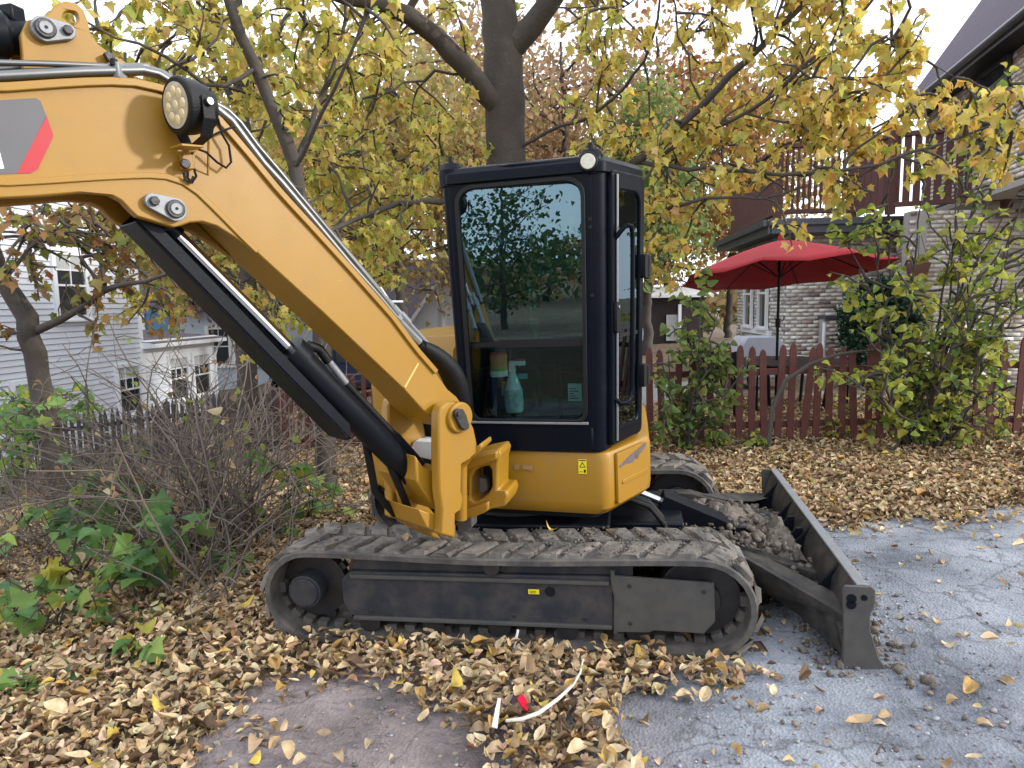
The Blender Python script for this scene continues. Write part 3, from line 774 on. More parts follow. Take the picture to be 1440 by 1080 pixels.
# lower brick pier with a stone cap and the white drain pipe
pa = C1 + fd * 0.62; pb = C1 + fd * 1.5
nf = np.array([fd[1], -fd[0]])
brick_wall(BH, pa + nf * 0.32, pb + nf * 0.32, 0.0, 1.38, 60, None, 1, solo_box=(0, 0.9, 0.8, 1.38))
MB().prism([(*(pa + nf * 0.37), 1.385), (*(pb + nf * 0.37), 1.385), (*(pb + nf * 0.005), 1.385), (*(pa + nf * 0.005), 1.385)], (0, 0, 0.07)).build('pier_cap', M_gut, BH, 0.006)
q = pa + nf * 0.42 - fd * 0.03
MB().tube([(q[0], q[1], 0.2), (q[0], q[1], 1.33)], 0.034, 12).build('drain_pipe', M_trim, BH)
# nearer right-hand wall
C2 = np.array([6.95, 12.0]); R2 = C2 + fd * 4.6
brick_wall(BH, C2, R2, 0.0, 3.25, 300, None, 1, solo_box=(0.0, 3.2, 1.25, 2.75))
brick_wall(BH, R1 + np.array([0.0, 0]), C2, 0.0, 3.25, 0, None, 1)
hb = empty('hanging_planter', (C2[0] - 0.02, C2[1] - 0.30, 2.05)); tag(hb, 'brown planter hung on the brick corner beside the umbrella', 'planter')
MB().tube([(0, 0, 0), (0, 0, 0.04), (0, 0, 0.26), (0, 0, 0.30)], [0.10, 0.13, 0.19, 0.19], 20).build('pot', plain('terracotta', (0.13, 0.06, 0.045), .8), hb)
for k in range(3):
    a = k * 2.1; MB().tube([(0.18 * math.cos(a), 0.18 * math.sin(a), 0.3), (0, 0, 0.85)], 0.004, 5).build('hanger', M_hose, hb)
# lower roof edge: fascia, gutter, soffit
EA = C1 + nf * 0.55 - sdv * 0.0 + (-fd) * 0.5
EB = C1 + nf * 0.55 + fd * 2.6
EC = S1 - fd * 0.5
def beam(a, b, z0, z1, t, name, mat, nn, par=BH):
    return MB().prism([(a[0], a[1], z0), (b[0], b[1], z0), (b[0], b[1], z1), (a[0], a[1], z1)], (nn[0] * t, nn[1] * t, 0)).build(name, mat, par, 0.006)
beam(EA, EB, 3.00, 3.16, 0.05, 'fascia', M_gut, nf); beam(EA - fd * .06 + nf * .05, EB + nf * .05, 3.14, 3.26, 0.09, 'gutter', M_gut, nf)
beam(EC, EA, 3.00, 3.16, 0.05, 'fascia', M_gut, sn); beam(EC + sn * .05, EA + sn * .05, 3.14, 3.26, 0.09, 'gutter', M_gut, sn)
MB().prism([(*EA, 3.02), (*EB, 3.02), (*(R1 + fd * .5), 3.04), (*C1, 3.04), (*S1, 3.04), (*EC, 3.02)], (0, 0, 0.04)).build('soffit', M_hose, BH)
MB().prism([(*EA, 3.17), (*EB, 3.17), (*(EB - nf * 4.0), 3.17), (*(EC + fd * .1), 3.17)], (0, 0, 0.10)).build('terrace_deck', M_wthr, BH)
MB().tube([(*(C1 + nf * 0.12 + fd * 0.12), 3.0), (*(C1 + nf * 0.12 + fd * .12), 2.7)], 0.03, 8).build('soffit_pipe', M_gut, BH)
# balcony: posts, rails, boards, turned balusters
BA = EA + fd * 0.15 - nf * 0.1; BBp = BA + fd * 1.35; BCp = BA + fd * 2.25 + nf * 0.25
bal = empty('balcony', parent=BH)
Z0b, Z1b = 3.42, 4.62
BALU = MB().tube([(0, 0, 0), (0, 0, 0.18), (0, 0, 0.24), (0, 0, 0.5), (0, 0, 0.74), (0, 0, 0.80), (0, 0, 1.0)], [0.022, 0.022, 0.038, 0.026, 0.038, 0.022, 0.022], 8).mesh('baluster', 38); BALU.materials.append(M_dwood)
SLAT = MB().box((0, 0, 0.5), (0.115, 0.022, 1.0)).mesh('railing_board', 0); SLAT.materials.append(M_dwood)
def railing(a, b, kind, step):
    L_ = np.linalg.norm(b - a); dr = (b - a) / L_; n = int(L_ / step); ang = math.atan2(dr[1], dr[0])
    for i in range(n + 1):
        q = a + dr * (i + 0.5) * L_ / (n + 1)
        o = bpy.data.objects.new('baluster' if kind == 'b' else 'railing_board', BALU if kind == 'b' else SLAT); COL.objects.link(o); o.parent = bal
        o.location = (q[0], q[1], Z0b); o.rotation_euler = (0, 0, ang); o.scale = (1, 1, Z1b - Z0b)
    nn = np.array([dr[1], -dr[0]])
    for z in (Z0b, Z1b): MB().prism([(*(a - nn * .05), z - 0.05), (*(b - nn * .05), z - .05), (*(b - nn * .05), z + 0.03), (*(a - nn * .05), z + .03)], (nn[0] * .1, nn[1] * .1, 0)).build('rail', M_dwood, bal, 0.005)
    for q in (b,): MB().box((q[0], q[1], (Z0b + Z1b) / 2 - 0.05), (0.13, 0.13, Z1b - Z0b + 0.25)).build('railing_post', M_dwood, bal, 0.006)
railing(BA + np.array([0.10, 0.995]) * 4.0, BA, 's', 0.135)
railing(BA, BBp, 'b', 0.11); railing(BBp, BBp + np.array([0.38, -0.62]), 's', 0.125)
railing(BBp + np.array([0.38, -0.62]), BBp + np.array([2.0, -1.25]), 's', 0.165)
# upper wing with steep roof
def UW(y, off=0.0): return np.array([5.16 + 0.232 * y, y]) + np.array([-0.974, 0.226]) * off
uw = brick_wall(BH, UW(14.2), UW(7.4), 3.5, 5.62, 0, [(14.2 - 11.72 + .06, 14.2 - 10.8 + 0.1, 4.2, 5.4)], 1)
wdir = (UW(7) - UW(8)); wdir /= np.linalg.norm(wdir); wno = np.array([wdir[1], -wdir[0]])
q = UW(11.27)
window_unit(uw, (q[0] + wno[0] * .01, q[1] + wno[1] * .01, 4.8), wdir, wno, 0.9, 1.05, 1, 1, 0.09, 0, M_gut)
ev0, ev1 = UW(14.4, 0.42), UW(7.0, 0.42); inn = -wno
MB().prism([(*ev0, 5.50), (*ev1, 5.50), (*(ev1 + inn * 3.4), 5.50 + 5.0), (*(ev0 + inn * 3.4), 5.50 + 5.0)], (0, 0, 0.12)).build('roof', M_roof, BH)
MB().prism([(*(ev0 + inn * 6.8), 5.50), (*(ev1 + inn * 6.8), 5.50), (*(ev1 + inn * 3.4), 10.5), (*(ev0 + inn * 3.4), 10.5)], (0, 0, 0.12)).build('roof', M_roof, BH)
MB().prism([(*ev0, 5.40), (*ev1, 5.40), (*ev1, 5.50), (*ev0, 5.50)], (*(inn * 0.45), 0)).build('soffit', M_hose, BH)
MB().tube([(*(ev0 - inn * 0.05), 5.50), (*(ev1 - inn * 0.05), 5.50)], 0.065, 10).build('gutter', M_gut, BH)
MB().prism([(*(ev0 - inn * .0), 5.38), (*ev1, 5.38), (*ev1, 5.47), (*ev0, 5.47)], (*(-inn * 0.02), 0)).build('fascia', M_trim if False else M_gut, BH)
MB().prism([(*ev0, 5.5), (*(ev0 + inn * 6.8), 5.5), (*(ev0 + inn * 3.4), 10.5)], (-0.02, -0.1, 0)).build('gable', M_dwood, BH)
MB().prism([(*UW(7.4), 3.38), (*UW(14.2), 3.38), (*(UW(14.2) + inn * 5), 3.38), (*(UW(7.4) + inn * 5), 3.38)], (0, 0, 0.1)).build('floor_slab', M_mortar, BH)

# ---------------------------------------------------------------- picket fences
PICK = MB().prism([(-0.036, -0.010, 0), (0.036, -0.010, 0), (0.036, -0.010, 0.96), (0.022, -0.010, 1.01), (0.0, -0.010, 1.03), (-0.022, -0.010, 1.01), (-0.036, -0.010, 0.96)], (0, 0.02, 0))
def picket_me(mt, pointed=False):
    b = PICK
    if pointed: b = MB().prism([(-0.036, -0.010, 0), (0.036, -0.010, 0), (0.036, -0.010, 0.92), (0.0, -0.010, 1.05), (-0.036, -0.010, 0.92)], (0, 0.02, 0))
    me = b.mesh('picket', 0); bm = bmesh.new(); bm.from_mesh(me); bmesh.ops.recalc_face_normals(bm, faces=bm.faces); bm.to_mesh(me); bm.free()
    me.materials.append(mt); return me
def fence(name, label, pts, mt, step, pointed=False, h=1.0, lift=0.03):
    r = empty(name, (*pts[0], float(zg(*pts[0])))); tag(r, label, 'fence')
    off = np.array([*pts[0], float(zg(*pts[0]))]); pk = picket_me(mt, pointed)
    for a, b in zip(pts[:-1], pts[1:]):
        a = np.array(a, float); b = np.array(b, float); L_ = np.linalg.norm(b - a); dr = (b - a) / L_; nn = np.array([dr[1], -dr[0]]); n = int(L_ / step)
        if nn[1] > 0: nn = -nn
        ang = math.atan2(dr[1], dr[0])
        for i in range(n):
            q = a + dr * (i + 0.5) * step
            o = bpy.data.objects.new('picket', pk); COL.objects.link(o); o.parent = r
            o.location = (q[0] - off[0] + nn[0] * 0.03, q[1] - off[1] + nn[1] * .03, float(zg(*q)) - off[2] + lift + random.gauss(0, 0.012)); o.rotation_euler = (random.gauss(0, .02), random.gauss(0, 0.03), ang); o.scale = (1, 1, h * (1 + random.gauss(0, 0.015)))
        m_ = max(1, int(L_ / 2.2))
        for k in range(m_ + 1):
            q = a + dr * (k * L_ / m_) - nn * 0.05
            z = float(zg(*q)) - off[2]
            MB().box((q[0] - off[0], q[1] - off[1], z + 0.5 * h), (0.085, 0.085, 1.05 * h)).build('fence_post', mt, r, 0.006)
        for zr in (0.22 * h, 0.78 * h):
            c = []
            for k in range(m_ * 2 + 1):
                q = a + dr * (k * L_ / (m_ * 2)); c.append((q[0] - off[0], q[1] - off[1], float(zg(*q)) - off[2] + zr))
            bb = MB()
            for p, q in zip(c[:-1], c[1:]):
                bb.prism([(p[0], p[1], p[2] - .035), (q[0], q[1], q[2] - .035), (q[0], q[1], q[2] + .035), (p[0], p[1], p[2] + .035)], (-nn[0] * .035, -nn[1] * .035, 0))
            bb.build('fence_rail', mt, r)
    return r
fence('picket_fence', 'dark red picket fence running behind the excavator', [(8.6, 7.0), (4.6, 7.25), (1.3, 7.45), (-0.2, 8.3), (-3.6, 10.35)], M_redf, 0.137, False, 1.04)
fence('picket_fence', 'weathered grey picket fence in front of the white clapboard house', [(-3.7, 10.42), (-6.0, 11.6), (-9.2, 12.4)], M_wthr, 0.125, True, 1.04)
MB().prism([(0.9, 7.7, 0.165), (9.5, 7.3, 0.165), (9.5, 13.4, 0.165), (0.9, 13.6, 0.165)], (0, 0, 0.012)).build('patio', M_patio)['kind'] = 'structure'
# ================================================================== EXCAVATOR
EX = empty('excavator', MPOS, MROT)
tag(EX, 'yellow mini excavator with black cab, rubber tracks and dozer blade', 'excavator')
PSI = math.radians(-6.5)
E1 = np.array([math.cos(PSI), math.sin(PSI), 0]); E2 = np.array([-math.sin(PSI), math.cos(PSI), 0]); E3 = np.array([0, 0, 1.0])
def UF(x, y, z): return E1 * x + E2 * y + E3 * z              # frame of the slewing upper body

# ---------------------------------------------------------------- crawler tracks
TR = 0.262
def track_path(n_arc=14):
    """side profile of the belt (outer line, x z), starting at the bottom left and running to the right"""
    xr, xl = 1.03, -1.02
    pts = []
    for x in np.linspace(xl, xr, 24): pts.append((x, 0.0))
    for a in np.linspace(-90, 90, n_arc)[1:]: pts.append((xr + TR * math.cos(math.radians(a)), TR + TR * math.sin(math.radians(a))))
    for x in np.linspace(xr, xl, 24)[1:]:
        s = (x - xl) / (xr - xl)
        pts.append((x, 2 * TR - 0.022 * math.sin(math.pi * s) ** 2))
    for a in np.linspace(90, 270, n_arc)[1:-1]: pts.append((xl + TR * math.cos(math.radians(a)), TR + TR * math.sin(math.radians(a))))
    return np.array(pts)
PATH = track_path()
def path_frames(P, count, offset=0.0):
    Q = np.vstack([P, P[:1]]); seg = np.linalg.norm(np.diff(Q, axis=0), axis=1); cum = np.concatenate([[0], np.cumsum(seg)])
    out = []
    for i in range(count):
        s = ((i + offset) / count * cum[-1]) % cum[-1]
        k = min(np.searchsorted(cum, s, 'right') - 1, len(seg) - 1)
        p = Q[k] + (Q[k + 1] - Q[k]) * ((s - cum[k]) / seg[k])
        s2 = (s + 0.02) % cum[-1]; s1 = (s - 0.02) % cum[-1]
        def pos(s_):
            kk = min(np.searchsorted(cum, s_, 'right') - 1, len(seg) - 1)
            return Q[kk] + (Q[kk + 1] - Q[kk]) * ((s_ - cum[kk]) / seg[kk])
        t = pos(s2) - pos(s1); t /= np.linalg.norm(t)
        out.append((p, t))
    return out
# one tread pad, lying flat: x along the belt, y across, z outward; three slightly different casts
def pad_mesh(name, flip, seed):
    r = np.random.default_rng(seed)
    L_, W_, H_ = 0.106, 0.178, 0.021
    sk = 0.045 * flip
    b = MB()
    base = [(-L_ / 2 - sk, -W_ / 2), (L_ / 2 - sk, -W_ / 2), (L_ / 2 - sk * .2, -W_ * .1), (L_ / 2 + sk, W_ / 2), (-L_ / 2 + sk, W_ / 2), (-L_ / 2 - sk * .2 , -W_ * .1)]
    lo = [(x * 1.05, y, -0.004) for x, y in base]
    hi = [(x * 0.80 + r.normal() * .006, y * 0.93 + r.normal() * .006, H_ + r.normal() * .0035) for x, y in base]
    n = len(base)
    b.add(lo + hi, [tuple(range(n, 2 * n))] + [(i, (i + 1) % n, (i + 1) % n + n, i + n) for i in range(n)])
    me = b.mesh(name, 0); me.materials.append(M_rub)
    return me
PADS = {s: [pad_mesh('tread_lug', s, k) for k in range(7)] for s in (-1, 1)}
GUIDE = MB().box((0, 0, 0), (0.055, 0.05, 0.034)).mesh('guide_lug', 0); GUIDE.materials.append(M_rubd)
def crawler(ysign):
    yc = 0.79 * ysign; hw = 0.198; T = 0.034
    P = PATH; n = len(P)
    tan = np.roll(P, -1, 0) - np.roll(P, 1, 0); tan /= np.linalg.norm(tan, axis=1)[:, None]
    nor = np.stack([tan[:, 1], -tan[:, 0]], 1)                         # outward
    prof = [(-hw, -T), (-hw, -T * .25), (-hw + .012, 0), (hw - .012, 0), (hw, -T * .25), (hw, -T)]
    V = []; Fs = []
    for i in range(n):
        for (yy, hh) in prof:
            q = P[i] + nor[i] * hh
            V.append((q[0], yc + yy, q[1]))
    k = len(prof)
    for i in range(n):
        j = (i + 1) % n
        for a in range(k):
            c = (a + 1) % k
            Fs.append((i * k + a, j * k + a, j * k + c, i * k + c))
    b = MB(); b.add(V, Fs)
    belt = b.build('rubber_track', M_rubd, EX, 0, 30)
    NP = 42
    for row in (0, 1):
        for i, (p, t) in enumerate(path_frames(P, NP, 0.5 * row + 0.25)):
            fl = -1 if row == 0 else 1
            o = bpy.data.objects.new('tread_lug', PADS[fl][(i * 5 + row * 3) % 7])
            COL.objects.link(o); o.parent = belt
            nx = (t[1], -t[0])
            mm = Matrix(((t[0], 0, -nx[0] * -1, p[0]), (0, 1, 0, yc + (-0.098 if row == 0 else 0.098)), (t[1], 0, nx[1], p[1]), (0, 0, 0, 1)))
            mm[0][2] = nx[0]
            o.matrix_local = mm
    for s in (-1, 1):
        for i, (p, t) in enumerate(path_frames(P, 56)):
            if p[1] > 0.3 and ysign * s > 0: continue
            o = bpy.data.objects.new('guide_lug', GUIDE); COL.objects.link(o); o.parent = belt
            nx = (t[1], -t[0]); q = p - np.array(nx) * (T + 0.014)
            o.matrix_local = Matrix(((t[0], 0, nx[0], q[0]), (0, 1, 0, yc + s * 0.06), (t[1], 0, nx[1], q[1]), (0, 0, 0, 1)))
    # frame between the runs
    y0 = yc - 0.13; w = 0.26
    pr = [(-0.83, 0.135), (-0.86, 0.20), (-0.86, 0.34), (-0.80, 0.385), (0.60, 0.395), (0.60, 0.112)]
    fr = MB().prism([(x, y0, z) for x, z in pr], (0, w, 0)).build('track_frame', M_navy, EX, 0.008)
    MB().prism([(-0.82, y0 + 0.03, 0.385), (-0.76, y0 + .03, 0.455), (0.70, y0 + .03, 0.458), (0.70, y0 + 0.03, 0.385)], (0, w - 0.06, 0)).build('frame_top_rail', M_navy, fr, 0.006)
    cv = [(0.606, 0.410), (1.09, 0.385), (1.095, 0.185), (1.04, 0.118), (0.80, 0.125), (0.77, 0.112), (0.610, 0.108)]
    MB().prism([(x, y0 - 0.022 if ysign < 0 else y0 + w + 0.004, z) for x, z in cv], (0, 0.018, 0)).build('cover_plate', M_dusty, fr, 0.004)
    MB().tube([(0.598, y0 - 0.014, 0.44), (0.600, y0 - 0.014, 0.36), (0.612, y0 - 0.012, 0.30), (0.606, y0 - 0.012, 0.10)], 0.011, 8).build('frame_rib', M_dusty, fr)
    for x0, x1, z in ((-0.80, 0.58, 0.365), (-0.80, 0.59, 0.128)):
        MB().box(((x0 + x1) / 2, y0 - 0.010 if ysign < 0 else y0 + w + .010, z), (x1 - x0, 0.022, 0.022)).build('frame_ledge', M_dusty, fr, 0.005)
    for x in (-0.70, -0.30, 0.08, 0.45):
        MB().cyl((x, y0 - 0.004, 0.165), (x, y0 + w + 0.004, 0.165), 0.013, 6).build('roller_bolt', M_pin, fr, 0.002)
    for x, z in ((0.68, 0.36), (0.68, 0.16), (1.04, 0.34)):
        MB().cyl((x, y0 - 0.028, z), (x, y0 - .02, z), 0.011, 6).build('cover_bolt', M_pin, fr, 0.002)
    dk = MB()
    dk.cyl((-1.075, yc - 0.14, 0.262), (-1.075, yc + 0.14, 0.262), 0.094, 32).cyl((-1.075, yc - 0.15, 0.262), (-1.075, yc - 0.139, 0.262), 0.080, 32)
    dk.build('final_drive', M_navy, EX, 0.008)
    sp = MB(); sp.cyl((-1.06, yc - 0.03, TR), (-1.06, yc + 0.03, TR), 0.185, 24)
    for k_ in range(11):
        a = 2 * math.pi * k_ / 11
        sp.box((-1.06 + 0.19 * math.cos(a), yc, TR + 0.19 * math.sin(a)), (0.04, 0.04, 0.04), np.array([[math.cos(a), 0, -math.sin(a)], [0, 1, 0], [math.sin(a), 0, math.cos(a)]]))
    sp.build('sprocket', M_pin, EX)
    MB().cyl((1.03, yc - 0.05, TR), (1.03, yc + 0.05, TR), 0.205, 32).cyl((1.03, yc - 0.10, TR), (1.03, yc + 0.10, TR), 0.10, 24).build('idler', M_pin, EX, 0.006)
    MB().cyl((-0.02, yc - 0.155, 0.436), (-0.02, yc + 0.1, 0.436), 0.045, 20).build('carrier_roller', M_pin, EX, 0.004)
    for x in np.linspace(-0.72, 0.72, 5):
        MB().cyl((x, yc - 0.12, 0.096), (x, yc + 0.12, 0.096), 0.06, 18).build('track_roller', M_pin, EX)
    MB().prism([(-0.83, yc - 0.02, 0.47), (-0.72, yc - .02, 0.47), (-0.86, yc - 0.02, 0.19), (-0.90, yc - .02, .20)], (0, 0.04, 0)).build('drive_guard', M_rust, EX, 0.004)
    return fr
frn = crawler(-1); frf = crawler(1)
st = MB().prism([(0.165, -0.9245, 0.292), (0.222, -0.9245, 0.292), (0.222, -0.9245, 0.318), (0.165, -0.9245, 0.318)], (0, -0.002, 0)).build('sticker', M_stick, frn)
for k in range(2):
    MB().prism([(0.172, -0.9266, 0.298 + .008 * k), (0.205, -0.9266, 0.298 + .008 * k), (0.205, -0.9266, 0.301 + .008 * k), (0.172, -0.9266, 0.301 + .008 * k)], (0, -0.0005, 0)).build('sticker_print', M_hose, st)
MB().cyl((0.277, -0.9205, 0.306), (0.277, -0.923, 0.306), 0.027, 20).build('access_hole', M_hose, frn)

# ---------------------------------------------------------------- chassis, blade
ch = MB()
ch.box((0, 0, 0.40), (1.15, 1.06, 0.24)); ch.box((0.75, 0, 0.33), (0.5, 0.62, 0.26))
ch.box((0, 0, 0.30), (0.5, 1.3, 0.18))
ch.build('chassis', M_blk, EX, 0.015)
MB().cyl((0, 0, 0.52), (0, 0, 0.60), 0.42, 40).build('slew_ring', M_pin, EX, 0.006)

BL = empty('dozer_blade', parent=EX)
prof_in = [(1.735, 0.405), (1.700, 0.33), (1.685, 0.24), (1.695, 0.14), (1.745, 0.05), (1.80, 0.0)]
prof_out = [(1.80, -0.02), (1.885, -0.015), (1.80, 0.05), (1.745, 0.14), (1.725, 0.24), (1.742, 0.33), (1.775, 0.405)]
mb = MB().prism([(x, -0.975, z) for x, z in prof_in + prof_out], (0, 1.95, 0))
bl_board = mb.build('moldboard', M_blade, BL, 0.004)
MB().box((1.752, 0, 0.411), (0.05, 1.95, 0.014)).build('top_rail', M_grys, BL, 0.004)
# folded lower stiffener along the back
MB().prism([(1.66, -0.97, 0.19), (1.70, -0.97, 0.21), (1.72, -.97, 0.06), (1.68, -0.97, 0.05)], (0, 1.94, 0)).build('stiffener', M_blade, BL, 0.006)
ep = [(1.664, 0.398), (1.672, 0.412), (1.790, 0.412), (1.806, 0.396), (1.806, 0.33), (1.786, 0.27), (1.788, 0.20), (1.83, 0.06), (1.89, -0.03), (1.668, 0.006), (1.672, 0.20), (1.668, 0.285)]
for s in (-1, 1):
    e = MB().prism([(x, 0.975 * s, z) for x, z in ep], (0, 0.022 * s, 0)).build('end_plate', M_dusty, BL, 0.005)
    MB().cyl((1.70, 0.997 * s, 0.355), (1.70, 1.002 * s, 0.355), 0.022, 16).cyl((1.70, 0.997 * s, 0.325), (1.70, 1.002 * s, 0.325), 0.022, 16).build('end_plate_hole', M_blk, e)
    MB().cyl((1.755, 0.997 * s, 0.36), (1.755, 1.002 * s, 0.36), 0.014, 16).build('end_plate_bolt', M_blk, e)
    # blade arms: deep curved plates
    y = 0.42 * s
    arm = [(0.88, 0.42), (1.10, 0.42), (1.30, 0.36), (1.48, 0.31), (1.70, 0.24), (1.74, -0.02), (1.66, 0.02), (1.52, 0.10), (1.38, 0.155), (1.22, 0.17), (0.88, 0.19)]
    MB().prism([(x, y - 0.045, z) for x, z in arm], (0, 0.09, 0)).build('blade_arm', M_blade, BL, 0.008)
    gs = [(1.16, 0.43, 0.40), (1.34, 0.46, 0.35), (1.52, 0.60, 0.30), (1.69, 0.80, 0.27), (1.70, 0.955, 0.24), (1.70, 0.955, 0.02), (1.64, 0.86, 0.06), (1.54, 0.70, 0.11), (1.42, 0.56, 0.15), (1.30, 0.48, 0.165), (1.16, 0.44, 0.17)]
    MB().prism([(x, yy * s, z) for x, yy, z in gs], (0.015, -0.035 * s, 0)).build('arm_gusset', M_blade, BL, 0.004, 50)
    MB().prism([(1.66, y - 0.52 * s, 0.36), (1.70, y - .52 * s, 0.36), (1.69, y - .52 * s, 0.2), (1.50, y - .52 * s, 0.2), (1.58, y - 0.52 * s, 0.25)], (0, 0.016, 0)).build('blade_rib', M_blk, BL, 0.003)
for y in (0.30, 0.72, -0.16, -0.70):
    MB().prism([(1.735, y, 0.40), (1.69, y, 0.30), (1.69, y, 0.20), (1.56, y, 0.20), (1.62, y, 0.27)], (0, 0.018, 0)).build('blade_rib', M_blk, BL, 0.003)
MB().prism([(0.9, -0.40, 0.30), (1.69, -.40, 0.20), (1.69, .40, 0.20), (0.9, 0.40, 0.30)], (0, 0, 0.03)).build('blade_web', M_blk, BL, 0.004)
# lift cylinder with its square cover
c0 = np.array([0.62, 0, 0.60]); c1 = np.array([1.42, 0, 0.25]); d = (c1 - c0) / np.linalg.norm(c1 - c0); up_ = np.array([-d[2], 0, d[0]])
MB().tube([c0, c0 + d * 0.5], 0.024, 16).build('cylinder_rod', M_chr, BL)
a = c0 + d * 0.28; e_ = c0 + d * 0.74
def slab(p, q, w0, w1, y0, y1): return [p + up_ * w0 + np.array([0, y0, 0]), q + up_ * w0 + np.array([0, y0, 0]), q + up_ * w1 + np.array([0, y0, 0]), p + up_ * w1 + np.array([0, y0, 0])]
MB().prism(slab(a, e_, -0.055, 0.062, -0.085, 0), (0, 0.17, 0)).build('cylinder_cover', M_blk, BL, 0.006)
MB().tube([a + d * 0.04, c1 - d * 0.05], 0.05, 18).build('cylinder_barrel', M_blk, BL)
MB().prism([(1.27, -0.10, 0.36), (1.38, -0.10, 0.36), (1.52, -.10, 0.24), (1.48, -0.10, 0.18), (1.30, -.10, 0.22)], (0, 0.03, 0)).build('cylinder_lug', M_blk, BL, 0.006)
MB().prism([(1.27, 0.07, 0.36), (1.38, 0.07, 0.36), (1.52, .07, 0.24), (1.48, 0.07, 0.18), (1.30, .07, 0.22)], (0, 0.03, 0)).build('cylinder_lug', M_blk, BL, 0.006)
MB().cyl((1.36, -0.13, 0.30), (1.36, 0.12, 0.30), 0.026, 16).build('cylinder_pin', M_pin, BL, 0.003)
for k, yy in enumerate((-0.30, -0.24, -0.2)):
    MB().tube([(0.45, yy, 0.60), (0.62, yy - .05, 0.64), (0.80, yy - .02, 0.56), (0.92, yy, 0.40), (1.0, yy + 0.02, .30)], 0.014, 8).build('blade_hose', M_hose, EX)
# ---------------------------------------------------------------- upper body
def outline(pts, z0, z1): return [UF(x, y, z0) for x, y in pts], E3 * (z1 - z0)
def arcpts(cx, cy, r, a0, a1, n): return [(cx + r * math.cos(math.radians(a)), cy + r * math.sin(math.radians(a))) for a in np.linspace(a0, a1, n)]
skirt = [(-0.10, -0.60), (0.585, -0.612)] + arcpts(0.60, -0.535, 0.077, -80, -30, 5) + [(0.827, -0.195)] + arcpts(0.764, -0.16, 0.072, -20, 20, 4) + [(0.78, 0.35)] + arcpts(0.0, 0.0, 1.07, 47, 145, 22) + [(-0.90, -0.10), (-0.90, -0.28), (-0.84, -0.34), (-0.30, -0.34), (-0.28, -0.58)]
def inset(pts, k):
    c = np.array([0.0, 0.05]); return [tuple(c + (np.array(p) - c) * (1 - k)) for p in pts]
def loft(levels, name, mat, parent, bevel=0.0):
    b = MB(); n = len(levels[0][0]); V = []
    for pts, z in levels: V += [UF(x, y, z) for x, y in pts]
    fs = []
    for l in range(len(levels) - 1):
        for i in range(n):
            j = (i + 1) % n
            fs.append((l * n + i, l * n + j, (l + 1) * n + j, (l + 1) * n + i))
    fs.append(tuple(range(n - 1, -1, -1))); fs.append(tuple((len(levels) - 1) * n + i for i in range(n)))
    b.add(V, fs)
    return b.build(name, mat, parent, bevel, 32)
body = loft([(inset(skirt, 0.05), 0.625), (inset(skirt, 0.008), 0.66), (skirt, 0.70), (skirt, 0.935), (inset(skirt, 0.012), 0.968), (inset(skirt, 0.03), 0.975)], 'body_skirt', M_yel, EX)
MB().prism([UF(x, y, 0.58) for x, y in inset(skirt, 0.14)], E3 * 0.06).build('base_plate', M_blk, EX)
# right-hand hood beside the boom and rear counterweight
hood = [(-0.90, -0.22), (-0.84, -0.30), (-0.32, -0.30), (-0.24, -0.24), (-0.24, 0.70)] + arcpts(0, 0, 1.02, 105, 165, 12)
loft([(hood, 0.97), (hood, 1.28), (inset(hood, 0.05), 1.50), (inset(hood, 0.16), 1.58), (inset(hood, .30), 1.60)], 'engine_hood', M_yel, EX)
cwt = [(-0.24, 0.74)] + arcpts(0, 0, 1.0, 105, 60, 12) + [(0.50, 0.74)]
loft([(cwt, 0.97), (cwt, 1.35), (inset(cwt, 0.04), 1.42)], 'counterweight', M_yel, EX)
# side step cover under the door: a separate panel with groove, scuffed grip recess
def facet(t, z, off=0.0, A=(0.667, -0.573), B=(0.827, -0.195)):
    A = np.array(A); B = np.array(B); dd = (B - A) / np.linalg.norm(B - A); nn = np.array([dd[1], -dd[0]])
    p = A + dd * t + nn * off
    return UF(p[0], p[1], z)
FN = facet(0, 0, 1.0) - facet(0, 0, 0.0)
panel = [facet(t, z, 0.003) for t, z in rrect(0.035, 0.675, 0.375, 0.955, [0.015, 0.05, 0.03, 0.015], 4)]
sp_ = MB().prism(panel, FN * 0.016).build('side_panel', M_yel, EX, 0.006)
MB().prism([facet(t, z, 0.0185) for t, z in rrect(0.075, 0.775, 0.365, 0.80, 0.01, 3)], FN * 0.006).build('panel_ridge', M_yel, sp_, 0.003)
MB().prism([facet(t, z, 0.0192) for t, z in [(0.05, 0.885), (0.12, 0.905), (0.17, 0.92), (0.26, 0.935), (0.345, 0.955), (0.35, 0.935), (0.30, 0.905), (0.24, 0.895), (0.2, 0.87), (0.12, 0.878), (0.055, 0.872)]], FN * 0.0012).build('paint_scrape', M_scrape, sp_)
MB().cyl(facet(0.245, 0.90, 0.0195), facet(0.245, 0.90, 0.022), 0.021, 20).build('panel_lock', M_rust, sp_, 0.002)
stk = MB().prism([UF(x, -0.6145, z) for x, z in [(0.497, 0.858), (0.542, 0.858), (0.542, 0.938), (0.497, 0.938)]], E2 * -0.0015).build('warning_sticker', M_stick, EX)
tri = [(0.5195, 0.925), (0.537, 0.893), (0.502, 0.893)]; tin = [(0.5195, 0.917), (0.531, 0.8965), (0.508, 0.8965)]
MB().ring([UF(x, -0.6162, z) for x, z in tri], [UF(x, -0.6162, z) for x, z in tin], E2 * -0.0006).build('warning_triangle', M_hose, stk)
MB().prism([UF(x, -0.6162, z) for x, z in [(0.501, 0.929), (0.538, 0.929), (0.538, 0.934), (0.501, 0.934)]], E2 * -0.0006).build('sticker_print', M_hose, stk)
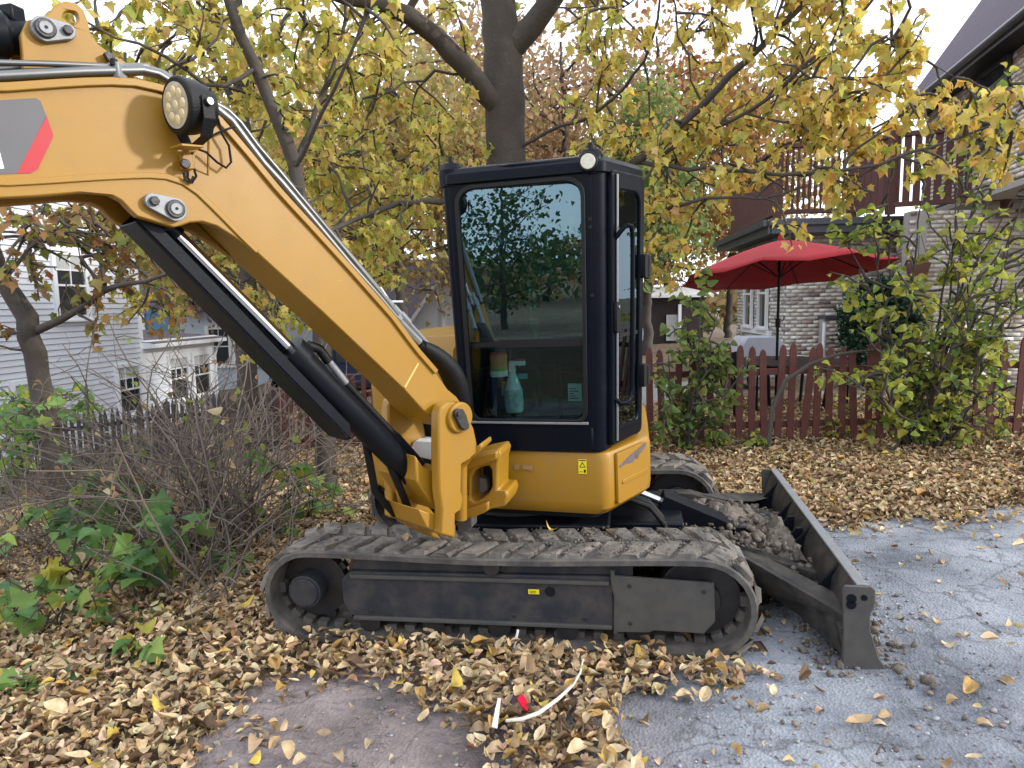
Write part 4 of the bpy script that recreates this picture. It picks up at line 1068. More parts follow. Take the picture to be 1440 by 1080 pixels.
MB().prism([UF(x, -0.6162, z) for x, z in [(0.526, 0.865), (0.537, 0.865), (0.537, 0.882), (0.526, 0.882)]], E2 * -0.0006).build('sticker_print', M_hose, stk)
MB().prism([UF(x, -0.6162, z) for x, z in [(0.502, 0.868), (0.521, 0.868), (0.521, 0.871), (0.502, 0.871)]], E2 * -0.0006).build('sticker_print', M_hose, stk)
for bx, bz, w_, h_ in [(0.14, 0.868, .03, .035), (0.185, 0.87, .04, .03), (0.225, 0.862, .02, .036)]:
    MB().prism([UF(x, -0.612, z) for x, z in rrect(bx, bz, bx + w_, bz + h_, 0.008, 3)], E2 * -0.001).build('glue_residue', plain('glue_residue', (0.33, 0.19, 0.07), 0.8, 0, 0.3, 40), EX)

# ---------------------------------------------------------------- cab
CAB = empty('cab', parent=EX)
ZB, ZT = 0.978, 2.495
def FP(x, z, off=0.0):
    """front plane of the cab, a little narrower at the sill"""
    k = (z - ZB) / (ZT - ZB)
    xx = 0.22 + (x - 0.22) * (0.925 + 0.075 * k)
    return UF(xx, -0.604 - off, z)
FNV = -E2
outer = rrect(-0.175, 1.10, 0.615, 2.43, [0.02, 0.02, 0.05, 0.05], 6)
inner = rrect(-0.095, 1.155, 0.560, 2.375, [0.05, 0.05, 0.085, 0.085], 6)
MB().ring([FP(x, z, -0.03) for x, z in outer], [FP(x, z, -0.03) for x, z in inner], FNV * 0.045).build('front_frame', M_cabk, CAB, 0.008)
def GO(x): return 0.004 - 0.075 * (x + 0.105)             # pane turned a few degrees to steer its reflection off the boom
gk = rrect(-0.105, 1.145, 0.57, 2.385, [0.05, 0.05, 0.09, 0.09], 6)
MB().ring([FP(x, z, 0.0151) for x, z in rrect(-0.118, 1.135, 0.582, 2.398, [.06, .06, .1, .1], 6)], [FP(x, z, 0.0151) for x, z in inner], FNV * 0.012).build('glass_seal', M_hose, CAB, 0.003)
MB().prism([FP(x, z, GO(x)) for x, z in [(p[0], p[1]) for p in gk if p[1] > 1.6] + [(-0.105, 1.575), (0.57, 1.575)]], FNV * 0.006).build('windshield', M_glass, CAB)
MB().prism([FP(x, z, GO(x)) for x, z in [(p[0], p[1]) for p in gk if p[1] < 1.6] + [(0.57, 1.545), (-0.105, 1.545)]], FNV * 0.006).build('lower_windshield', M_lowglass, CAB)
MB().prism([FP(x, z, -0.022) for x, z in [(-0.10, 1.535), (0.565, 1.535), (0.565, 1.585), (-0.10, 1.585)]], FNV * 0.018).build('window_bar', M_hose, CAB, 0.004)
MB().prism([FP(x, z, -0.04) for x, z in [(-0.175, ZB), (0.615, ZB), (0.615, 1.112), (-0.175, 1.112)]], FNV * 0.058).build('front_sill', M_cabk, CAB, 0.012)
MB().prism([FP(x, z, 0.016) for x, z in [(-0.12, 1.128), (0.585, 1.128), (0.585, 1.142), (-0.12, 1.142)]], FNV * 0.012).build('sill_trim', M_grys, CAB, 0.003)
# corner posts
def post(pts, name='corner_post', z0=ZB, z1=2.45, mat=None, par=None):
    k0, k1 = 0.925, 1.0
    lo = [UF(0.22 + (x - 0.22) * k0, y, z0) for x, y in pts]; hi = [UF(0.22 + (x - 0.22) * k1, y, z1) for x, y in pts]
    n = len(pts); b = MB(); b.add(lo + hi, [tuple(range(n - 1, -1, -1)), tuple(range(n, 2 * n))] + [(i, (i + 1) % n, n + (i + 1) % n, n + i) for i in range(n)])
    return b.build(name, mat or M_cabk, par or CAB, 0.006, 32)
post([(0.595, -0.618)] + arcpts(0.61, -0.545, 0.074, -75, -25, 6) + [(0.70, -0.49), (0.66, -0.47), (0.595, -0.55)])
post([(-0.12, -0.618), (-0.12, -0.55), (-0.15, -0.52), (-0.19, -0.53)] + arcpts(-0.135, -0.56, 0.062, 190, 265, 5))
post([(-0.19, 0.68), (-0.12, 0.68), (-0.12, 0.76), (-0.19, 0.76)])
post([(0.67, 0.66), (0.735, 0.64), (0.70, 0.76), (0.62, 0.76)])
post([(0.785, -0.18), (0.815, -0.17), (0.806, -0.06), (0.775, -0.06)])
post([(-0.19, 0.10), (-0.15, 0.10), (-0.15, 0.18), (-0.19, 0.18)])
# door on the angled side
DA, DB = (0.682, -0.572), (0.815, -0.185)
def DF(t, z, off=0.0):
    k = (z - ZB) / (2.45 - ZB); s = 0.925 + 0.075 * k
    A = np.array([0.22 + (DA[0] - 0.22) * s, DA[1]]); B = np.array([0.22 + (DB[0] - 0.22) * s, DB[1]])
    dd = (B - A) / np.linalg.norm(B - A); nn = np.array([dd[1], -dd[0]])
    p = A + dd * t + nn * off
    return UF(p[0], p[1], z)
DN = DF(0, 1.5, 1.0) - DF(0, 1.5, 0.0)
do = rrect(0.015, 1.0, 0.405, 2.42, [0.02, 0.03, 0.04, 0.03], 6); di = rrect(0.085, 1.085, 0.352, 2.33, [0.03, 0.05, 0.07, 0.04], 6)
door = MB().ring([DF(t, z, -0.01) for t, z in do], [DF(t, z, -0.01) for t, z in di], DN * 0.035).build('door', M_cabk, CAB, 0.008)
dgl = MB().prism([DF(t, z, 0.008) for t, z in rrect(0.075, 1.075, 0.362, 2.34, [0.03, 0.05, 0.07, 0.04], 6)], DN * 0.006).build('door_glass', M_sideglass, door)
MB().prism([DF(t, z, 0.027) for t, z in [(0.052, 1.02), (0.064, 1.02), (0.064, 2.40), (0.052, 2.40)]], DN * 0.01).build('door_edge', M_grys, door, 0.003)
MB().prism([DF(t, 1.57 + dz, 0.0) for t, dz in [(0.08, 0), (0.357, 0), (0.357, 0.02), (0.08, .02)]], DN * 0.016).build('door_bar', M_hose, door)
gh = [DF(0.055, 2.08, 0.02), DF(0.055, 2.12, 0.055), DF(0.075, 2.145, 0.075), DF(0.12, 2.14, 0.08), DF(0.135, 2.10, 0.08)] + [DF(0.137, z, 0.08) for z in np.linspace(2.0, 1.3, 6)] + [DF(0.13, 1.25, 0.075), DF(0.10, 1.225, 0.07), DF(0.06, 1.225, 0.05), DF(0.05, 1.25, 0.02)]
MB().tube(gh, 0.0125, 10).build('grab_handle', M_cabk, CAB)
MB().prism([DF(t, z, 0.026) for t, z in rrect(0.03, 1.60, 0.075, 1.76, 0.01, 3)], DN * 0.018).build('door_lock', M_hose, door, 0.004)
MB().cyl(DF(0.05, 1.735, 0.044), DF(0.05, 1.735, 0.05), 0.010, 14).build('lock_barrel', M_chr, door)
for z in (1.94, 1.33):
    h = MB(); h.prism([DF(t, zz, 0.02) for t, zz in rrect(0.360, z - 0.065, 0.425, z + 0.065, 0.012, 3)], DN * 0.035); h.cyl(DF(0.415, z - 0.055, 0.045), DF(0.415, z + 0.055, 0.045), 0.02, 12)
    h.build('door_hinge', M_hose, CAB, 0.004)
# other panes
def pane(name, pts, vec): return MB().prism(pts, vec).build(name, M_sideglass, CAB)
def low(x, z):
    k = (z - ZB) / (2.45 - ZB); return 0.22 + (x - 0.22) * (0.925 + 0.075 * k)
MB().prism([UF(low(-0.185, z), y, z) for y, z in [(-0.52, 1.0), (0.70, 1.0), (0.70, 1.38), (-0.52, 1.38)]], E1 * 0.03).build('side_sill', M_cabk, CAB, 0.005)
pane('side_window', [UF(low(-0.175, z), y, z) for y, z in [(-0.52, 1.36), (0.70, 1.36), (0.70, 2.40), (-0.52, 2.40)]], E1 * 0.005)
pane('quarter_window', [UF(low(x, z), y, z) for x, y, z in [(0.795, -0.06, 1.10), (0.73, 0.65, 1.10), (0.73, 0.65, 2.40), (0.795, -0.06, 2.40)]], E1 * -0.005)
MB().prism([UF(low(x, z), y, z) for x, y, z in [(0.80, -0.06, ZB), (0.735, 0.65, ZB), (0.735, 0.65, 1.12), (0.80, -0.06, 1.12)]], E1 * -0.03).build('quarter_sill', M_cabk, CAB, 0.004)
MB().prism([UF(x, 0.735, z) for x, z in [(-0.17, ZB), (0.66, ZB), (0.66, 1.46), (-0.17, 1.46)]], E2 * 0.03).build('rear_wall', M_cabk, CAB)
pane('rear_window', [UF(x, 0.75, z) for x, z in [(-0.15, 1.44), (0.66, 1.44), (0.66, 2.40), (-0.15, 2.40)]], E2 * 0.005)
# roof
rf = [(-0.19, -0.56)] + arcpts(-0.13, -0.59, 0.05, 190, 265, 4) + [(0.60, -0.64)] + arcpts(0.62, -0.56, 0.075, -80, -25, 5) + arcpts(0.750, -0.165, 0.072, -20, 15, 4) + [(0.745, 0.62), (0.66, 0.78), (-0.15, 0.78), (-0.20, 0.70)]
loft([(rf, 2.405), (rf, 2.455), (inset(rf, 0.03), 2.485), (inset(rf, 0.12), 2.50), (inset(rf, 0.30), 2.508)], 'cab_roof', M_cabk, CAB, 0.004)
for cx, cz, side in ((0.605, 2.452, 1), (-0.145, 2.45, -1)):
    pod = loft([([(cx + dx * .064, -0.575 + dy * .058) for dx, dy in arcpts(0, 0, 1, 0, 340, 16)], 2.40), ([(cx + dx * .064, -0.575 + dy * .060) for dx, dy in arcpts(0, 0, 1, 0, 340, 16)], 2.485), ([(cx + dx * .048, -0.565 + dy * .045) for dx, dy in arcpts(0, 0, 1, 0, 340, 16)], 2.52), ([(cx + dx * .02, -0.56 + dy * .02) for dx, dy in arcpts(0, 0, 1, 0, 340, 16)], 2.53)], 'light_pod', M_cabk, CAB)
    MB().cyl(UF(cx, -0.56, 2.52), UF(cx, -0.56, 2.556), 0.016, 12).build('pod_cap', M_hose, pod)
    if side > 0:
        MB().cyl(UF(cx, -0.64, cz), UF(cx, -0.664, cz), 0.047, 28).build('cab_light', M_hose, CAB, 0.004)
        MB().cyl(UF(cx, -0.6641, cz), UF(cx, -0.668, cz), 0.037, 28).build('cab_light_lens', M_lens, CAB, 0.003)
MB().tube([UF(-0.06, -0.60, 2.462), UF(0.2, -0.625, 2.475), UF(0.54, -0.62, 2.47)], 0.009, 8).build('rain_gutter', M_cabk, CAB)
for z in (2.18, 2.14, 1.80): MB().cyl(UF(0.60, -0.615, z), UF(0.60, -0.625, z), 0.010, 10).build('frame_bolt', M_hose, CAB)
for z in (2.10, 2.08): MB().cyl(UF(-0.195, -0.56, z), UF(-0.21, -0.56, z), 0.008, 8).build('frame_bolt', M_hose, CAB)
# interior
MB().prism([UF(x, y, 1.0) for x, y in [(-0.12, -0.56), (0.56, -0.56), (0.72, -0.16), (0.66, 0.7), (-0.14, 0.7)]], E3 * 0.05).build('cab_floor', M_grey, CAB)
MB().prism([UF(x, y, 2.385) for x, y in [(-0.12, -0.50), (0.56, -0.50), (0.72, -0.16), (0.66, 0.7), (-0.14, 0.7)]], E3 * 0.015).build('headliner', M_int, CAB)
seat = empty('driver_seat', parent=CAB)
MB().prism([UF(x, -0.12, z) for x, z in rrect(0.05, 1.36, 0.55, 1.47, 0.03, 4)], E2 * 0.46).build('seat_cushion', M_int, seat, 0.02)
MB().prism([UF(0.07, y, z) for y, z in [(0.30, 1.42), (0.42, 1.42), (0.56, 1.98), (0.46, 2.0)]], E1 * 0.46).build('seat_back', M_int, seat, 0.03)
MB().prism([UF(0.18, y, z) for y, z in [(0.47, 2.02), (0.56, 2.02), (0.58, 2.2), (0.50, 2.2)]], E1 * 0.24).build('headrest', M_int, seat, 0.03)
for x in (-0.07, 0.60):
    cn = MB().prism([UF(x, y, z) for y, z in [(-0.28, 1.50), (-0.22, 1.05), (0.3, 1.05), (0.3, 1.56)]], E1 * 0.12).build('console', M_int, CAB, 0.01)
    MB().tube([UF(x + .06, -0.2, 1.52), UF(x + .06, -0.22, 1.62), UF(x + .055, -0.24, 1.72)], [0.012, 0.012, 0.024], 10).build('joystick', M_hose, CAB)
MB().prism([UF(x, -0.28, z) for x, z in [(-0.065, 1.06), (0.035, 1.06), (0.02, 1.50), (-0.005, 1.53), (-0.045, 1.53)]], E2 * 0.03).build('side_console_panel', M_grey, CAB, 0.006)
for x in (0.24, 0.36): MB().tube([UF(x, -0.38, 1.06), UF(x, -0.36, 1.30), UF(x, -0.40, 1.44)], 0.011, 8).build('travel_lever', M_hose, CAB)
MB().box(UF(0.16, -0.43, 1.36), (0.055, 0.008, 0.03)).build('switch_panel', plain('switch_teal', (0.10, 0.36, 0.42), .4), CAB)
ppr = MB().prism([FP(x, z, -0.060) for x, z in [(0.455, 1.24), (0.535, 1.24), (0.535, 1.335), (0.455, 1.335)]], FNV * 0.002).build('paper_notice', plain('paper', (0.36, 0.44, 0.44), .8), CAB)
for k in range(5): MB().prism([FP(x, z, -0.0578) for x, z in [(0.463, 1.252 + .013 * k), (0.515 - .012 * (k % 3), 1.252 + .013 * k), (0.515 - .012 * (k % 3), 1.257 + .013 * k), (0.463, 1.257 + .013 * k)]], FNV * 0.0006).build('notice_print', M_hose, ppr)
MB().tube([UF(-0.075, -0.57, 2.33), UF(-0.085, -0.575, 2.1), UF(-0.075, -0.575, 1.66)], 0.009, 8).build('wiper', M_hose, CAB)
MB().tube([UF(-0.03, -0.55, 2.0), UF(-0.05, -0.55, 1.97), UF(-0.05, -0.55, 1.86), UF(-0.03, -0.55, 1.83)], 0.009, 8).build('inner_handle', M_hose, CAB)
# ---------------------------------------------------------------- boom group, swung to the left of the cab front
TH = math.radians(62.0)
HB = -E1 * math.cos(TH) - E2 * math.sin(TH)                    # where the boom points
NB = np.cross(HB, E3); NB = NB if NB @ E1 < 0 else -NB         # from the near plate to the far plate
P0 = onplane(645, 587, E2, -1.1)                                # boom foot pin, on the near plate
def BF(s, z, w=0.0): return P0 + HB * s + E3 * z + NB * w
def bpx(u, v, w=0.0):
    q = onplane(u, v, NB, NB @ P0 + w) - P0
    return (float(q @ HB), float(q[2]))
def BP(px, w=0.0): return [BF(*bpx(u, v, w), w) for u, v in px]
BW = 0.24
top_px = [(630, 548), (612, 523), (585, 492), (550, 445), (490, 377), (440, 322), (392, 270), (345, 213), (310, 172), (282, 148), (255, 134), (230, 126), (190, 117), (150, 115), (100, 117), (0, 124)]
TOP = [bpx(*p) for p in top_px]; TOP.append((TOP[-1][0] + 0.75, TOP[-1][1] - 0.10))
ridge_px = [(0, 258), (60, 255), (120, 251), (175, 248), (220, 247), (247, 252), (270, 265), (303, 297), (335, 330), (360, 354)]
RID = [bpx(*p) for p in ridge_px]; RID = [(RID[0][0] + 0.75, RID[0][1] + 0.02)] + RID
low_px = [(455, 440), (568, 547), (596, 578), (622, 600)]
LOW = [bpx(*p) for p in low_px]
foot = [bpx(*p) for p in [(640, 600), (652, 588), (652, 572), (642, 558)]]
BO = empty('boom', parent=EX)
main = MB().prism([BF(s, z, 0.0) for s, z in TOP[::-1] and (RID + LOW + foot + TOP)], NB * BW).build('boom_body', M_yel, BO, 0.005, 30)
lug_px = [(0, 279), (60, 276), (120, 271), (153, 274), (170, 283), (183, 297), (192, 305), (220, 313), (243, 320), (253, 318), (267, 313), (283, 312), (303, 318), (327, 333), (360, 356)]
LUG = [bpx(*p) for p in lug_px]; LUG = [(LUG[0][0] + 0.75, LUG[0][1] + 0.03)] + LUG
for w in (-0.010, BW - 0.03):
    MB().prism([BF(s, z, w) for s, z in RID[::-1][1:] + LUG], NB * 0.04).build('lug_plate', M_yel, BO, 0.005, 30)
# weld-on strips: the top plate overhangs, the lug plate edge stands proud
def strip(line, w, dz0, dz1, depth, name, mat):
    line = np.array(line); t = np.gradient(line, axis=0); t /= np.linalg.norm(t, axis=1)[:, None]; nn = np.stack([-t[:, 1], t[:, 0]], 1)
    a = line + nn * dz0; b_ = line + nn * dz1
    V = [BF(*p, w) for p in a] + [BF(*p, w) for p in b_] + [BF(*p, w + depth) for p in a] + [BF(*p, w + depth) for p in b_]
    n = len(line); fs = []
    for i in range(n - 1):
        fs += [(i, i + 1, n + i + 1, n + i), (2 * n + i, 3 * n + i, 3 * n + i + 1, 2 * n + i + 1), (i, 2 * n + i, 2 * n + i + 1, i + 1), (n + i, n + i + 1, 3 * n + i + 1, 3 * n + i)]
    fs += [(0, n, 3 * n, 2 * n), (n - 1, 3 * n - 1, 4 * n - 1, 2 * n - 1)]
    return MB().add(V, fs).build(name, mat, BO, 0.003, 30)
def resample(line, n):
    line = np.array(line); d = np.concatenate([[0], np.cumsum(np.linalg.norm(np.diff(line, axis=0), axis=1))])
    s = np.linspace(0, d[-1], n); return np.stack([np.interp(s, d, line[:, 0]), np.interp(s, d, line[:, 1])], 1)
sgn = 1.0
tl = resample(TOP[1:], 40)
strip(tl, -0.014, -0.012, 0.012, BW + 0.028, 'top_plate', M_yel)
rl = resample(RID, 30)
strip(rl, -0.018, -0.010, 0.010, 0.02, 'weld_rim', M_yel)
seam = BP([(569, 545), (588, 511)], -0.001)
MB().tube(seam, 0.005, 6).build('weld_seam', plain('seam_bright', (0.72, 0.50, 0.16), .35), BO)
# printed band on the side
g = [(-90, 150), (0, 141), (50, 138), (57, 142), (60, 150), (65, 163), (24, 244), (-90, 250)]
MB().prism(BP(g, -0.0008), -NB * 0.0012).build('boom_decal', M_decalg, BO)
MB().prism(BP([(65.5, 163), (75, 190), (74, 194), (53, 238), (44, 243.5), (23.5, 244)], -0.0008), -NB * 0.0013).build('boom_stripe', M_red, BO)
MB().prism(BP([(-26, 246), (-14, 200), (-4, 200), (6, 237), (-5, 238), (-7, 230), (-14, 230), (-17, 246)], -0.0022), -NB * 0.0008).build('boom_letter', M_white, BO)
# lower pin plate with its lock bolt
def pin_plate(px0, px1, r0, r1, w, name, par):
    a = np.array(bpx(*px0, w)); c = np.array(bpx(*px1, w)); t = (c - a) / np.linalg.norm(c - a); ang = math.atan2(t[1], t[0])
    pts = [a + r0 * np.array([math.cos(ang + math.radians(q)), math.sin(ang + math.radians(q))]) for q in np.linspace(90, 270, 10)]
    pts += [c + r1 * np.array([math.cos(ang + math.radians(q)), math.sin(ang + math.radians(q))]) for q in np.linspace(-90, 90, 10)]
    o = MB().prism([BF(*p, w) for p in pts], -NB * 0.022).build(name, M_grys, par, 0.004)
    MB().cyl(BF(*c, w - 0.022), BF(*c, w - 0.032), r1 * 0.78, 28).build('pin_end', M_pin, o, 0.003)
    MB().cyl(BF(*c, w - 0.032), BF(*c, w - 0.036), r1 * 0.5, 24).build('pin_boss', M_grys, o, 0.002)
    MB().cyl(BF(*c, w - 0.036), BF(*c, w - 0.0375), r1 * 0.13, 12).build('grease_nipple', M_hose, o)
    MB().cyl(BF(*a, w - 0.022), BF(*a, w - 0.036), r0 * 0.62, 6).build('lock_bolt', M_pin, o, 0.003)
    return o
pin_plate((213, 284), (243, 295), 0.026, 0.038, -0.012, 'pin_plate', BO)
# top lug for the arm cylinder
tl_px = [(33, 96), (31, 70), (29, 48), (38, 28), (55, 25), (68, 19), (77, 7), (92, 1), (107, 4), (118, 14), (124, 30), (127, 45), (138, 62), (160, 78), (186, 92), (190, 112), (100, 116), (20, 122)]
lug_hole = [(99 + 11 * math.cos(a_), 25 + 11 * math.sin(a_)) for a_ in np.linspace(0, 2 * math.pi, 17)[:-1]]
for w in (0.05, 0.20):
    MB().prism_hole([BF(*bpx(u, v, 0.05), w) for u, v in tl_px], [BF(*bpx(u, v, 0.05), w) for u, v in lug_hole], NB * 0.03).build('cylinder_lug', M_yel, BO, 0.004, 30)
c = bpx(62, 44, 0.05)
pin_plate((92, 46), (61, 43), 0.024, 0.036, 0.049, 'pin_plate', BO)
cz = BF(*c, 0.14)
ax_s = HB * 0.995 + E3 * -0.06; ax_s /= np.linalg.norm(ax_s)
ac = empty('arm_cylinder', parent=EX)
MB().tube([cz + ax_s * 0.0, cz + ax_s * 0.10], 0.05, 24).build('cylinder_eye', M_blk, ac)
MB().tube([cz + ax_s * 0.075, cz + ax_s * 0.085, cz + ax_s * 0.80, cz + ax_s * 0.81], [0.06, 0.068, 0.068, 0.06], 28).build('cylinder_barrel', M_blk, ac)
MB().box(cz + ax_s * 0.06 + E3 * 0.06, (0.06, 0.05, 0.05)).build('port_block', M_blk, ac, 0.006)
# steel hydraulic pipes along the top
def pipe_line(px, w, r, name, mat, n=10, off=0.0):
    return MB().tube([BF(*bpx(u, v, w), w) for u, v in px], r, n).build(name, mat, BO, 0, 50)
pipe_line([(-160, 118), (-60, 111), (0, 107), (60, 104), (120, 101), (160, 100), (200, 99), (222, 104), (245, 118), (275, 136), (303, 152), (325, 170), (345, 197), (370, 230), (395, 257), (440, 310), (490, 370), (530, 415), (556, 446)], 0.006, 0.0165, 'hydraulic_pipe', M_steel)
pipe_line([(-160, 84), (-60, 86), (0, 88), (80, 90), (150, 93), (205, 92.5), (228, 105), (255, 122), (285, 135), (320, 155), (338, 172), (362, 205), (392, 240), (440, 298), (492, 360), (540, 418), (560, 443)], 0.012, 0.0085, 'hydraulic_pipe', M_steel)
pipe_line([(-160, 104), (0, 97), (150, 95), (200, 94), (230, 104), (262, 124), (318, 156), (340, 178), (370, 216), (398, 248), (445, 304), (498, 366), (545, 422), (562, 446)], 0.14, 0.013, 'hydraulic_pipe', M_steel)
cl = MB().box(BF(*bpx(165, 101, .01), .01), (0.04, 0.04, 0.05)).build('pipe_clamp', M_grys, BO, 0.005)
MB().cyl(BF(*bpx(160, 93, .0), .0), BF(*bpx(160, 83, .0), .0), 0.011, 8).build('clamp_bolt', M_hose, BO, .002)
MB().prism(BP([(146, 74), (152, 71), (163, 78), (160, 90), (154, 88)], 0.02), NB * 0.02).build('clamp_bracket', M_pin, BO, 0.003)
MB().box(BF(*bpx(418, 268, .05), .08), (0.05, 0.07, 0.04)).build('pipe_clamp', M_pin, BO, 0.005)
for k, (q0, q1, r_) in enumerate([((536, 425), (590, 482), 0.017), ((541, 418), (562, 446), 0.012), ((553, 430), (600, 484), 0.014)]):
    w = 0.05 + 0.045 * k
    p, q = BF(*bpx(*q0, w), w), BF(*bpx(*q1, w), w)
    f_ = MB().tube([p, p * .8 + q * .2, p * .79 + q * .21, p * .55 + q * .45, p * .54 + q * .46, q], [r_, r_, r_ * 1.45, r_ * 1.45, r_, r_ * 1.1], 6)
    f_.build('pipe_fitting', M_grys, BO, 0.003, 20)
MB().tube([BF(*bpx(535, 404, .1), .1), BF(*bpx(548, 424, .1), .1), BF(*bpx(566, 424, .12), .12)], 0.005, 6).build('lock_lever', M_white, BO)
# hoses that fall from the pipes behind the swing post
def bez(p, n=14):
    p = [np.array(q, float) for q in p]; out = []
    for t in np.linspace(0, 1, n):
        q = p
        while len(q) > 1: q = [q[i] * (1 - t) + q[i + 1] * t for i in range(len(q) - 1)]
        out.append(q[0])
    return out
def UPX(u, v, y2): return onplane(u, v, E2, y2)
for k in range(6):
    o_ = (k - 2.5) * 2.6
    pts = [BF(*bpx(592 + o_ * .5, 482 - o_ * .4, 0.05), 0.05 + 0.012 * k)] + [UPX(u + o_ * .8, v - o_ * .5, y) + E2 * 0.02 * (k % 3) for u, v, y in [(612, 496, -1.12), (634, 518, -1.0), (646, 546, -0.92), (648, 580, -0.86), (642, 620, -0.84), (640, 650, -0.80)]]
    MB().tube(bez(pts, 18), 0.020 if k < 4 else 0.015, 10).build('boom_hose', M_hose, BO)
sl = bez([BF(*bpx(594, 486, .06), .06), UPX(618, 500, -1.08), UPX(644, 520, -0.98), UPX(652, 556, -0.92), UPX(648, 600, -0.88)], 14)
MB().tube(sl, [0.026, .032, .038, .042, .046, .05, .052, .054, .054, .052, .050, .048, .046, .044], 12).build('hose_sleeve', M_hose, BO)

# work light on the boom side
WL = empty('work_light', parent=BO)
lc = BF(*bpx(262, 150, -0.11), -0.11)
la = HB * 0.985 - NB * 0.14 - E3 * 0.05; la /= np.linalg.norm(la)
MB().tube([lc - la * 0.085, lc - la * 0.07, lc - la * 0.02, lc + la * 0.028, lc + la * 0.034], [0.045, 0.068, 0.084, 0.090, 0.085], 36).build('lamp_housing', M_hose, WL, 0.004, 30)
for k in range(9):
    a_ = k - 4; side = np.cross(la, E3)
    MB().box(lc - la * 0.055 + side * a_ * 0.014, (0.004, 0.004, 0.11)).build('cooling_fin', M_hose, WL)
MB().tube([lc + la * 0.0335, lc + la * 0.037], 0.070, 32).build('lamp_lens', M_lens, WL)
sd = np.cross(la, E3); sd /= np.linalg.norm(sd); uu = np.cross(sd, la)
M_led = plain('led_cell', (0.75, 0.66, 0.38), 0.2, 0.2, 0.3, 80)
for k in range(9):
    if k == 0: q = lc
    else:
        a_ = 2 * math.pi * k / 8; q = lc + (sd * math.cos(a_) + uu * math.sin(a_)) * 0.043
    MB().tube([q + la * 0.037, q + la * 0.0395], [0.016, 0.012], 12).build('led_cell', M_led, WL)
fb = BF(*bpx(262, 205, -0.10), -0.10)
for s in (-1, 1):
    e_ = lc + sd * s * 0.094 - la * 0.02
    br = [e_ + E3 * 0.02, e_ - E3 * 0.05, e_ - E3 * 0.10 - sd * s * 0.03, fb + sd * s * 0.03 - la * .02]
    b_ = MB()
    for i in range(3):
        p, q = br[i], br[i + 1]
        wv = la * 0.02
        b_.add([p - wv, p + wv, q + wv, q - wv, p - wv - sd * s * .006, p + wv - sd * s * .006, q + wv - sd * s * .006, q - wv - sd * s * .006], [(0, 1, 2, 3), (7, 6, 5, 4), (0, 4, 5, 1), (1, 5, 6, 2), (2, 6, 7, 3), (3, 7, 4, 0)])
    b_.build('lamp_bracket', M_hose, WL, 0.002)
    MB().cyl(e_, e_ + sd * s * 0.014, 0.013, 10).build('bracket_bolt', M_steel, WL, 0.002)
sh = BP([(248, 214), (262, 202), (286, 203), (282, 214)], -0.10)
MB().prism([fb + la * 0.035 - sd * .035, fb + la * .035 + sd * .035, fb - la * 0.04 + sd * .035, fb - la * 0.04 - sd * .035], -E3 * 0.008).build('bracket_shelf', M_yel, WL, 0.002)
MB().prism(BP([(251, 219), (270, 218), (270, 240), (253, 240)], -0.004), -NB * 0.03).build('mount_pad', M_yel, WL, 0.004)
MB().prism(BP([(250, 216), (271, 215), (284, 206), (262, 205)], -0.03), -NB * 0.02).build('mount_arm', M_yel, WL, 0.003)
bb = bpx(259, 231, -0.034)
MB().cyl(BF(*bb, -0.034), BF(*bb, -0.050), 0.016, 12).build('mount_bolt', M_pin, WL, 0.003)
MB().tube(BP([(298, 152), (307, 168), (312, 188), (322, 205), (325, 228), (318, 236), (305, 228), (290, 214), (276, 209), (270, 216), (271, 232), (276, 248), (270, 257), (264, 250), (264, 242)], -0.03), 0.0042, 6).build('lamp_cable', M_hose, WL)
MB().tube(BP([(330, 178), (312, 184), (300, 190), (288, 198)], -0.04), 0.0042, 6).build('lamp_cable', M_hose, WL)
MB().tube(BP([(258, 242), (260, 252), (268, 257), (272, 248)], -0.03), 0.0042, 6).build('lamp_cable', M_hose, WL)
MB().tube(BP([(294, 195), (293, 246), (276, 238)], -0.002), 0.003, 6).build('weld_bead', M_yel, BO)

# ---------------------------------------------------------------- boom lift cylinder
bc = empty('boom_cylinder', parent=EX)
WC = 0.12
q0 = BF(*bpx(240, 298, -0.012), WC)
q1 = BF(*bpx(603, 690, WC), WC)
ax = (q0 - q1) / np.linalg.norm(q0 - q1); Lc = np.linalg.norm(q0 - q1)
nz = np.cross(NB, ax); nz = nz if nz[2] > 0 else -nz
MB().tube([q1 + ax * (Lc * 0.40), q0 - ax * 0.06], 0.029, 24).build('cylinder_rod', M_chr, bc)
MB().tube([q1 + ax * 0.06, q1 + ax * 0.10, q1 + ax * Lc * 0.56, q1 + ax * Lc * 0.561, q1 + ax * Lc * 0.60, q1 + ax * Lc * 0.601], [0.045, 0.060, 0.060, 0.070, 0.070, 0.040], 28).build('cylinder_barrel', M_blk, bc)
MB().tube([q0 - NB * 0.07, q0 + NB * 0.07], 0.055, 24).tube([q0, q0 - ax * 0.09], 0.035, 16).build('rod_eye', M_blk, bc)
MB().tube([q1 - NB * 0.06, q1 + NB * 0.06], 0.055, 24).tube([q1, q1 + ax * 0.09], 0.05, 16).build('barrel_eye', M_blk, bc)
